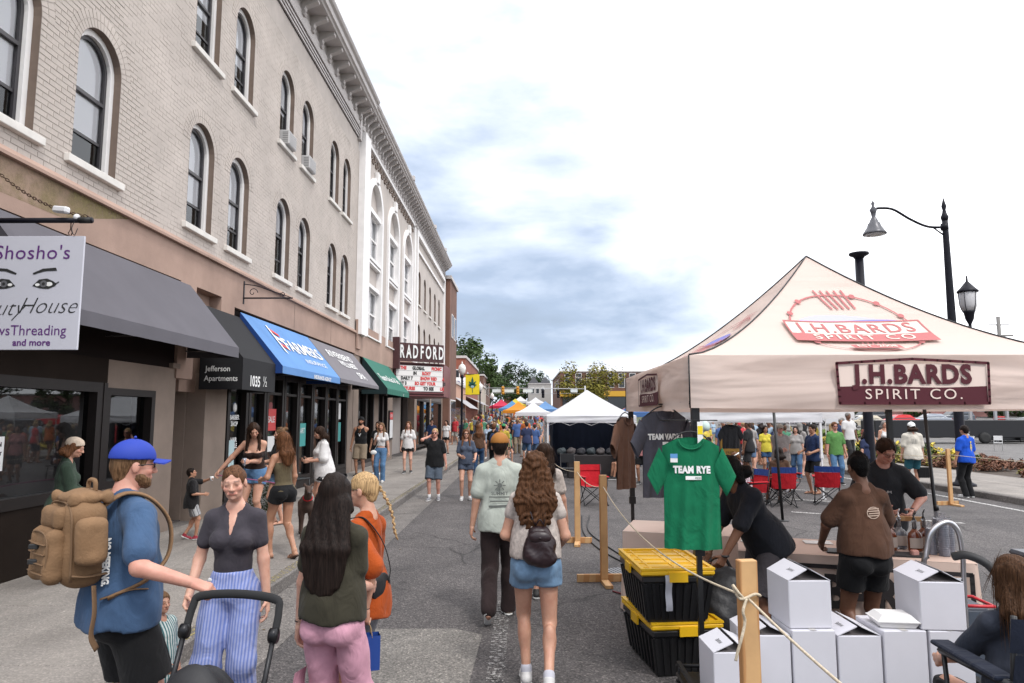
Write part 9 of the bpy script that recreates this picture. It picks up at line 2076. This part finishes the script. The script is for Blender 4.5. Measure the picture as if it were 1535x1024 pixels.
person((3.35, 22.2, 0), 100, 1.68, 'f', 'tan', 'woman seated inside the navy booth in a dark flowered top', lod=1, lean=15, top=dict(mat=cloth('dark_floral', (.06, .03, .05), None, .6, sc=40), sleeve=.8, lo=-.02), bottom=dict(mat=c_black, len=.9), hair=dict(style='long', mat=hr_dark, len=.1), shoes=sh_black, rh=(.1, .4, .85), lh=(-.1, .4, .85), **{**sit, 'hip_z': .56})
mb = MB(); mb.bbox(-.22, .22, -.22, .22, .40, .45, .02); [mb.tube([(i * .18, j * .18, 0), (i * .16, j * .16, .40)], .014, 6) for i in (-1, 1) for j in (-1, 1)]; mb.build('stool', m_frame, None, (3.35, 22.15, 0), label='dark stool inside the navy booth', cat='stool')
person((3.55, 20.6, 0), 160, 1.72, 'f', 'tan', 'person in a pink and black top at the booth front, behind the brown tee shirt', lod=1, top=dict(mat=cloth('rose', (.45, .2, .2), None, .5, sc=30), sleeve=.6, lo=-.1), bottom=dict(mat=c_black, len=.8), hair=dict(style='long', mat=hr_black, len=.02), shoes=sh_black)

# ------------------------------------------------------------------ the crowd down the street
KS = dict(white=(.55, .54, .54), black=(.012, .012, .014), red=(.45, .03, .04), blue=(.05, .10, .25), grey=(.10, .11, .13), pink=(.60, .28, .32), yellow=(.55, .42, .06), green=(.06, .20, .12), pale_blue=(.30, .40, .5), orange=(.45, .12, .03), navy=(.02, .03, .08), tan=(.30, .28, .27))
KB = dict(black=(.02, .02, .022), denim=(.06, .12, .22), khaki=(.20, .16, .11), light_denim=(.12, .2, .33), navy=(.02, .03, .06), pale=(.35, .33, .3)); KH = dict(dark=(.02, .012, .01), brown=(.07, .035, .02), fair=(.3, .2, .1), grey=(.2, .19, .18))
def kmat(p, k, D): return mat('crowd_%s_%s' % (p, k), D[k], .9)
m_ct, m_cb, m_ch = kmat('top', 'white', KS), kmat('bottom', 'black', KB), kmat('hair', 'dark', KH)
protos = []
CL = 'festival-goer in the distant crowd filling the street between the far canopies'
for i, (sx_, st, bt, hd_) in enumerate([('m', 'short', .9, 0), ('f', 'long', .4, 0), ('f', 'long', 2, 180), ('m', 'short', 2, 180), ('f', 'updo', .5, 180), ('m', 'short', .9, 180), ('f', 'long', .45, 0), ('m', 'buzz', .85, 0)]):
 A = person((0, 0, 0), hd_, 1.62 + .16 * (sx_ == 'm') + .02 * (i % 3), sx_, ['light', 'tan', 'fair', 'brown'][i % 4], CL, 'distant crowd', lod=2, fat=1 + .08 * (i % 3), top=dict(mat=m_ct, sleeve=.65, lo=-.1), bottom=dict(type='trousers' if bt == 2 else 'shorts', mat=m_cb, **({} if bt == 2 else dict(len=bt))), hair=dict(style=st, mat=m_ch, len=.12), lf=(-.1, .14 - .3 * (i % 2), .085), rf=(.1, -.14 + .3 * (i % 2), .085))
 protos.append(A['root'])
bpy.context.view_layer.update()
R_ = random.Random(42); spots = []
for _ in range(4000):
 if len(spots) >= 215: break
 y = 30 + 105 * R_.random() ** 1.15
 if y < 46 and R_.random() < .6: continue
 x = R_.uniform(-4.6 if y > 40 else -2.4, 2.6 if y > 52 else (1.0 if y > 30 else .4))
 if y < 46 and -4.7 < x < -2.5: continue
 if any(abs(x - cx_) < 1.7 and abs(y - cy_) < 1.7 for cx_, cy_, *_ in dist):
  if R_.random() < .75: continue
 if any((x - a) ** 2 + (y - b) ** 2 < .42 for a, b in spots): continue
 spots.append((x, y))
for k in range(75): spots.append((R_.uniform(4.3, 10.8), R_.uniform(19.5, 44)))
for k in range(14): spots.append((R_.uniform(12, 15), R_.uniform(27, 50)))
used = set()
kinds = [('man', 'shorts'), ('woman', 'shorts'), ('woman', 'trousers'), ('man', 'trousers'), ('woman', 'shorts'), ('man', 'shorts'), ('woman', 'shorts'), ('man', 'shorts')]
for i, (x, y) in enumerate(spots):
 o = protos[i] if i < len(protos) else copy_tree(protos[i % len(protos)])
 z = gz(y) + (PZ if x < KX or x > RX else 0); o.location = (x, y, z); o.rotation_euler[2] += radians(R_.uniform(-40, 40)); k = R_.uniform(.94, 1.06); o.scale = tuple(c * k for c in o.scale)
 near = 'front' if y < 45 else 'middle' if y < 75 else 'back'
 side_ = 'on the left pavement' if x < KX else 'left of centre' if x < -1 else 'mid-street' if x < 1.2 else 'beside the canopies' if x < 4.2 else 'right of white canopies' if x < 11 else 'on the right pavement'
 for _ in range(40):
  t, bt, hr = R_.choice(list(KS)), R_.choice(list(KB)), R_.choice(list(KH)); kd = kinds[i % 8]
  lab = '%s, %s hair, %s top, %s %s, %s of crowd, %s' % (kd[0], hr, t.replace('_', ' '), bt.replace('_', ' '), kd[1], near, side_)
  if lab not in used: break
 used.add(lab); o['label'] = lab
 for c in o.children:
  nm = c.name.split('.')[0]; mm = kmat('top', t, KS) if nm == 'shirt' else kmat('bottom', bt, KB) if nm in ('shorts', 'trousers') else kmat('hair', hr, KH) if nm == 'hair' else None
  if mm: c.material_slots[0].link = 'OBJECT'; c.material_slots[0].material = mm
